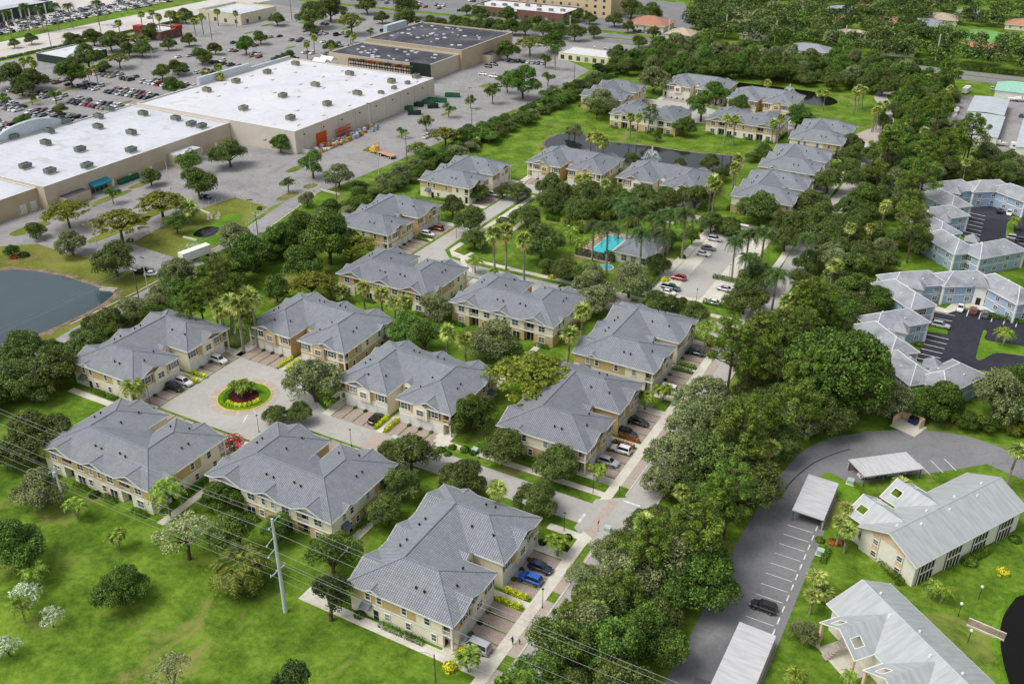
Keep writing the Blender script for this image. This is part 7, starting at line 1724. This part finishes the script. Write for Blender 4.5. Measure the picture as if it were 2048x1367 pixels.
# ------------------------------------------------------------------ small things
# post rows round the basin and the service road
def posts(pts, step, label, group):
    b = MB(); b.box(-.1,.1,-.1,.1,0,.95); b.box(-.13,.13,-.13,.13,.95,1.02); me = b.mesh('wooden_post', plain('pale_post', lin(214,202,166), .8) if 'pale_post' not in MATS else MATS['pale_post'])
    for (a, c) in zip(pts[:-1], pts[1:]):
        l = math.hypot(c[0]-a[0], c[1]-a[1]); n = max(1, int(l/step))
        for k in range(n): q = k/n; tag(obj('fence_post', me, None, (a[0]+(c[0]-a[0])*q, a[1]+(c[1]-a[1])*q, 0)), label, 'post', group)
posts(PP([(262,484),(330,447),(405,413),(470,392),(535,411)]), 2.6, 'short pale post along the lot side of the basin', 'basin lot posts')
posts(PP([(533,416),(492,450),(470,470)]), 2.4, 'short pale post along the road side of the basin', 'basin road posts')
posts(PP([(556,440),(606,408),(640,382),(672,350),(700,328)]), 2.4, 'short pale post on the hedge side of the service road', 'service road posts')
# rocks, headwalls, docks
RB = MB(); g = random.Random(4)
for cx, cy, n in ((428,432,60),(386,494,70),(372,505,40)):
    for k in range(n):
        u, v = P(cx+g.uniform(-13,13), cy+g.uniform(-7,7)); s = g.uniform(.3,.8); i = len(RB.V)
        top = [(u+s*.5*math.cos(t+g.random())*g.uniform(.7,1.1), v+s*.5*math.sin(t)*g.uniform(.7,1.1), s*.4) for t in (0,1.57,3.14,4.71)]; bot = [(u+s*.7*math.cos(t), v+s*.7*math.sin(t), 0.02) for t in (0,1.57,3.14,4.71)]
        RB.face(top)
        for q in range(4): RB.face([bot[q],bot[(q+1)%4],top[(q+1)%4],top[q]])
o = RB.build('rocks', plain('pale_rock', lin(178,172,156), .9, .2, 2.0)); o['kind'] = 'stuff'; o['label'] = 'pale rocks tumbled at the basin inlets'; o['category'] = 'rocks'
for x0, y0, x1, y1, l in ((367,475,394,482,'concrete headwall across the basin'),(402,421,420,429,'concrete headwall at the basin inlet'),(642,380,680,390,'concrete headwall beside the service road ditch')):
    a, c = P(x0,y0), P(x1,y1); b = MB(); b.obox(((a[0]+c[0])/2,(a[1]+c[1])/2,.3),(math.hypot(c[0]-a[0],c[1]-a[1]),.5,.6), math.atan2(c[1]-a[1],c[0]-a[0])); tag(b.build('headwall', CONC), l, 'wall')
t = thing('lake_outlet', 'concrete outlet flume at the lake corner', 'outlet', (*P(217,580),0), R(20)); 
for s in (-.6,.6): b = MB(); b.box(-2.4,2.4,s-.15,s+.15,0,.6); b.build('side_wall', CONC, t)
a, c = P(1935,1243), P(2010,1275); b = MB(); l = math.hypot(c[0]-a[0],c[1]-a[1]); t = thing('boat_ramp', 'weathered concrete ramp running into the pond, bottom right', 'ramp', ((a[0]+c[0])/2,(a[1]+c[1])/2,0), math.atan2(c[1]-a[1],c[0]-a[0])); b.box(-l/2,l/2,-.8,.8,0,.22); b.build('slab', DIRT, t); b = MB(); b.box(-l/2,l/2,.8,1.0,0,.35); b.box(-l/2,l/2,-1.0,-.8,0,.35); b.build('kerb_wall', CONC, t)
# dumpster enclosure by the curved lane
u, v = P(1815,848); t = thing('bin_enclosure', 'tan walled bin enclosure beside the curved lane', 'enclosure', (u, v, 0), R(-20))
for a in ((-2.6,2.6,2.2,2.4),(-2.6,-2.4,-2,2.2),(2.4,2.6,0,2.2)): b = MB(); b.box(*a,0,1.9); b.build('wall', PEACH, t)
b = MB(); b.box(-2.4,3.5,-3.4,2.2,0,.06); b.build('slab', CONC, t)
u, v = P(1826,845); t = thing('waste_bin', 'dark blue waste bin standing in the enclosure', 'bin', (u, v, 0), R(-20)); b = MB(); b.box(-.9,.9,-.7,.7,.1,1.3); b.build('tub', plain('blue_bin', lin(24,52,110), .5), t); b = MB(); b.face([(-.95,-.75,1.3),(.95,-.75,1.3),(.95,.75,1.55),(-.95,.75,1.55)]); b.build('lid', TYRE, t)
for i, (x, y) in enumerate(((1215,1061),(950,904),(1298,812),(1700,966),(1640,1107),(1322,660),(790,880))):
    u, v = P(x, y); t = thing('utility_box', 'pale green utility box among shrubs beside the drives' if i not in (3,4) else 'pale utility box on the condominium verge', 'utility box', (u, v, 0), 0, 'green utility boxes' if i not in (3,4) else 'condominium utility boxes'); b = MB(); b.box(-.6,.6,-.5,.5,.1,1.0); b.face([(-.65,-.55,1.0),(.65,-.55,1.0),(.65,.55,1.12),(-.65,.55,1.12)]); b.build('cabinet', plain('pale_green_box_%d' % i, lin(176,196,180), .6), t); b = MB(); b.box(-.8,.8,-.7,.7,0,.1); b.build('pad', CONC, t)
u, v = P(1486,462); t = thing('notice_shelter', 'small white mail shelter at the far club corner', 'shelter', (u, v, 0)); b = MB(); b.box(-1.6,1.6,-.6,.6,2.0,2.25,bottom=True); b.build('roof', WHITE, t)
for s in (-1.4,1.4): b = MB(); b.box(s-.1,s+.1,-.3,.3,0,2.0); b.build('post', WHITE, t)
b = MB(); b.box(-1.2,1.2,-.3,.3,.5,1.7,bottom=True); b.build('mail_boxes', COPING, t)
u, v = P(1010,440); t = thing('planter', 'white walled planter at the park path', 'planter', (u, v, 0), .2)
for a in ((-2.2,2.2,1.2,1.5),(-2.2,2.2,-1.5,-1.2),(-2.2,-1.9,-1.2,1.2),(1.9,2.2,-1.2,1.2)): b = MB(); b.box(*a,0,.8); b.build('wall', WHITE, t)
b = MB(); b.box(-1.9,1.9,-1.2,1.2,0,.6); b.build('soil', MULCH, t)
# sun loungers
t = thing('sun_lounger'); b = MB(); b.box(-.3,.3,-.95,.35,.32,.38,bottom=True); b.build('seat', plain('lounger_sling', lin(196,168,140), .8), t); b = MB(); b.face([(-.3,.35,.38),(.3,.35,.38),(.3,1.0,.85),(-.3,1.0,.85)]); b.face([(-.3,.35,.36),(-.3,1.0,.83),(.3,1.0,.83),(.3,.35,.36)]); b.build('backrest', MATS['lounger_sling'], t)
for x in (-.25,.25):
    for y in (-.8,.3): b = MB(); b.box(x-.03,x+.03,y-.03,y+.03,0,.32); b.build('leg', WHITE, t)
SL = Proto(t)
for k in range(9): o = SL.put((-112.1, 253.6+k*1.5, .1), math.pi/2, 'sun lounger in the row on the far side of the pool', 'pool loungers', (1.2,1.2,1.2)); o['category'] = 'sun lounger'
# fountains
WSPRAY = plain('white_water_spray', lin(236,240,242), .5, .02)
def fountain(x, y, h, w, label):
    u, v = P(x, y); t = thing('fountain', label, 'fountain', (u, v, .1)); g = random.Random(3)
    b = MB(); b.tube((0,0,-.1),(0,0,.25),.6,.5,10); b.build('float', VENTM, t); b = MB()
    for k in range(60):
        a = g.uniform(0,6.28); hh = h*g.uniform(.6,1.0); r_ = g.uniform(.05,.35); b.tube((.05*math.cos(a),.05*math.sin(a),.2),(r_*math.cos(a),r_*math.sin(a),hh),.035,.02,4)
    b.build('jet', WSPRAY, t)['kind'] = 'stuff'; b = MB()
    for k in range(90):
        a = k*2.39996; r1 = w*g.uniform(.8,1.05); hh = h*g.uniform(.5,.66); pr = None
        for s in range(9):
            q = s/8; p = (r1*q*math.cos(a), r1*q*math.sin(a), .15+hh*4*q*(1-q)*.9)
            if pr and g.random() < .8: b.tube(pr, p, .022, n=3, cap=False)
            pr = p
    b.build('spray', WSPRAY, t)['kind'] = 'stuff'; b = MB()
    for k in range(120): a = g.uniform(0,6.28); r1 = w*g.uniform(.75,1.15); s = g.uniform(.08,.25); b.obox((r1*math.cos(a),r1*math.sin(a),.05),(s,s,.06),g.random()*3)
    b.build('splash', WSPRAY, t)['kind'] = 'stuff'
fountain(1303,318,5.6,3.6,'large white fountain jet in the townhouse pond'); fountain(1578,187,5.0,3.2,'smaller far fountain in the second pond')
# ------------------------------------------------------------------ the two people on the sidewalk
def person(label, x, y, hgt, joints, cloth, rz):
    u, v = P(x, y); t = thing('person', label, 'person', (u, v, .1), rz); s = hgt/1.75
    me = bpy.data.meshes.new('body'); V = [tuple(c*s for c in j[:3]) for j in joints]; E_ = [(j[3], i) for i, j in enumerate(joints) if j[3] is not None]
    me.from_pydata(V, E_, []); me.skin_vertices or me.update()
    o = obj('body', me, t); md = o.modifiers.new('skin', 'SKIN'); ss = o.modifiers.new('sub', 'SUBSURF'); ss.levels = ss.render_levels = 1
    sk = me.skin_vertices[0].data
    for i, j in enumerate(joints): sk[i].radius = (j[4]*s, j[4]*s*(j[5] if len(j) > 5 else 1))
    sk[0].use_root = True
    m, nt, nn, ll, bs = nmat('figure_'+cloth[0]); tc = nn.new('ShaderNodeTexCoord'); sp = nn.new('ShaderNodeSeparateXYZ'); ll.new(tc.outputs['Object'], sp.inputs[0])
    rp = ramp(nt, mth(nt, 'DIVIDE', sp.outputs[2], hgt), [(0.0, lin(30,28,28)), (0.05, cloth[1]), (cloth[4], cloth[2]), (0.82, cloth[3]), (0.83, cloth[3])]); n_ = rp.node; n_.color_ramp.interpolation = 'CONSTANT'
    ll.new(rp, bs.inputs['Base Color']); bs.inputs['Roughness'].default_value = .85; me.materials.append(m)
    hr = MB(); k = 7
    for i in range(k):
        a0, a1 = math.pi*i/k-math.pi/2, math.pi*(i+1)/k-math.pi/2; hr.tube((-.012*s,0,1.645*s+.125*s*math.sin(a0)),(-.012*s,0,1.645*s+.125*s*math.sin(a1)),max(.004,.105*s*math.cos(a0)),max(.004,.105*s*math.cos(a1)),10,cap=False)
    hr.build('hair', plain('dark_hair_'+cloth[0], lin(32,26,24), .8), t); return t
WALK = [(0,0,.95,None,.15,.75),(0,0,1.12,0,.14,.7),(0,0,1.33,1,.17,.62),(0,0,1.47,2,.06),(.02,0,1.6,3,.095),(.02,0,1.7,4,.08),
  (0,.19,1.4,2,.065),(-.1,.25,1.13,6,.05),(.08,.27,.9,7,.035),(.13,.27,.82,8,.035),(0,-.19,1.4,2,.065),(.1,-.25,1.13,10,.05),(.3,-.27,.98,11,.035),(.36,-.27,.93,12,.035),
  (.02,.1,.88,0,.1),(.14,.1,.48,14,.068),(.04,.1,.1,15,.045),(.16,.1,.05,16,.045),(-.02,-.1,.88,0,.1),(-.04,-.1,.48,18,.068),(-.26,-.1,.14,19,.045),(-.16,-.1,.06,20,.045)]
person('adult in black top and dark trousers walking on the sidewalk', 1025, 1288, 1.75, WALK, ('adult', lin(44,46,40), lin(24,24,26), lin(120,84,64), .52), R(-95))
person('small person in dark shorts and light top walking beside the adult', 1039, 1288, 1.15, WALK, ('child', lin(120,88,70), lin(30,28,30), lin(150,120,104), .30), R(-95))
# ------------------------------------------------------------------ look-alikes: say which one by its place from the left
def px_of(o):
    u, v, z = o.matrix_world.translation if o.parent else o.location
    x, y = u*_cy + v*_sy, -u*_sy + v*_cy
    return FPX * x / (y*_ct - (z-CAMH)*_st)
_ones = ['first','second','third','fourth','fifth','sixth','seventh','eighth','ninth','tenth','eleventh','twelfth','thirteenth','fourteenth','fifteenth','sixteenth','seventeenth','eighteenth','nineteenth']
def ordinal(k, n):
    if k == 0: return 'leftmost'
    if k == n - 1: return 'rightmost'
    k += 1
    if k <= 19: return _ones[k-1] + ' from the left'
    t, r_ = divmod(k, 10); tens = {2:'twent',3:'thirt'}[t]
    return (tens + 'ieth' if r_ == 0 else tens + 'y-' + _ones[r_-1]) + ' from the left'
same = {}
for o in C.objects:
    if o.parent is None and o.get('category') and o.get('kind') != 'structure': same.setdefault(o['label'], []).append(o)
for lab, os_ in same.items():
    if 2 <= len(os_) <= 36:
        for k, o in enumerate(sorted(os_, key=px_of)):
            new = '%s, %s' % (lab, ordinal(k, len(os_)))
            if len(new.split()) <= 16: o['label'] = new
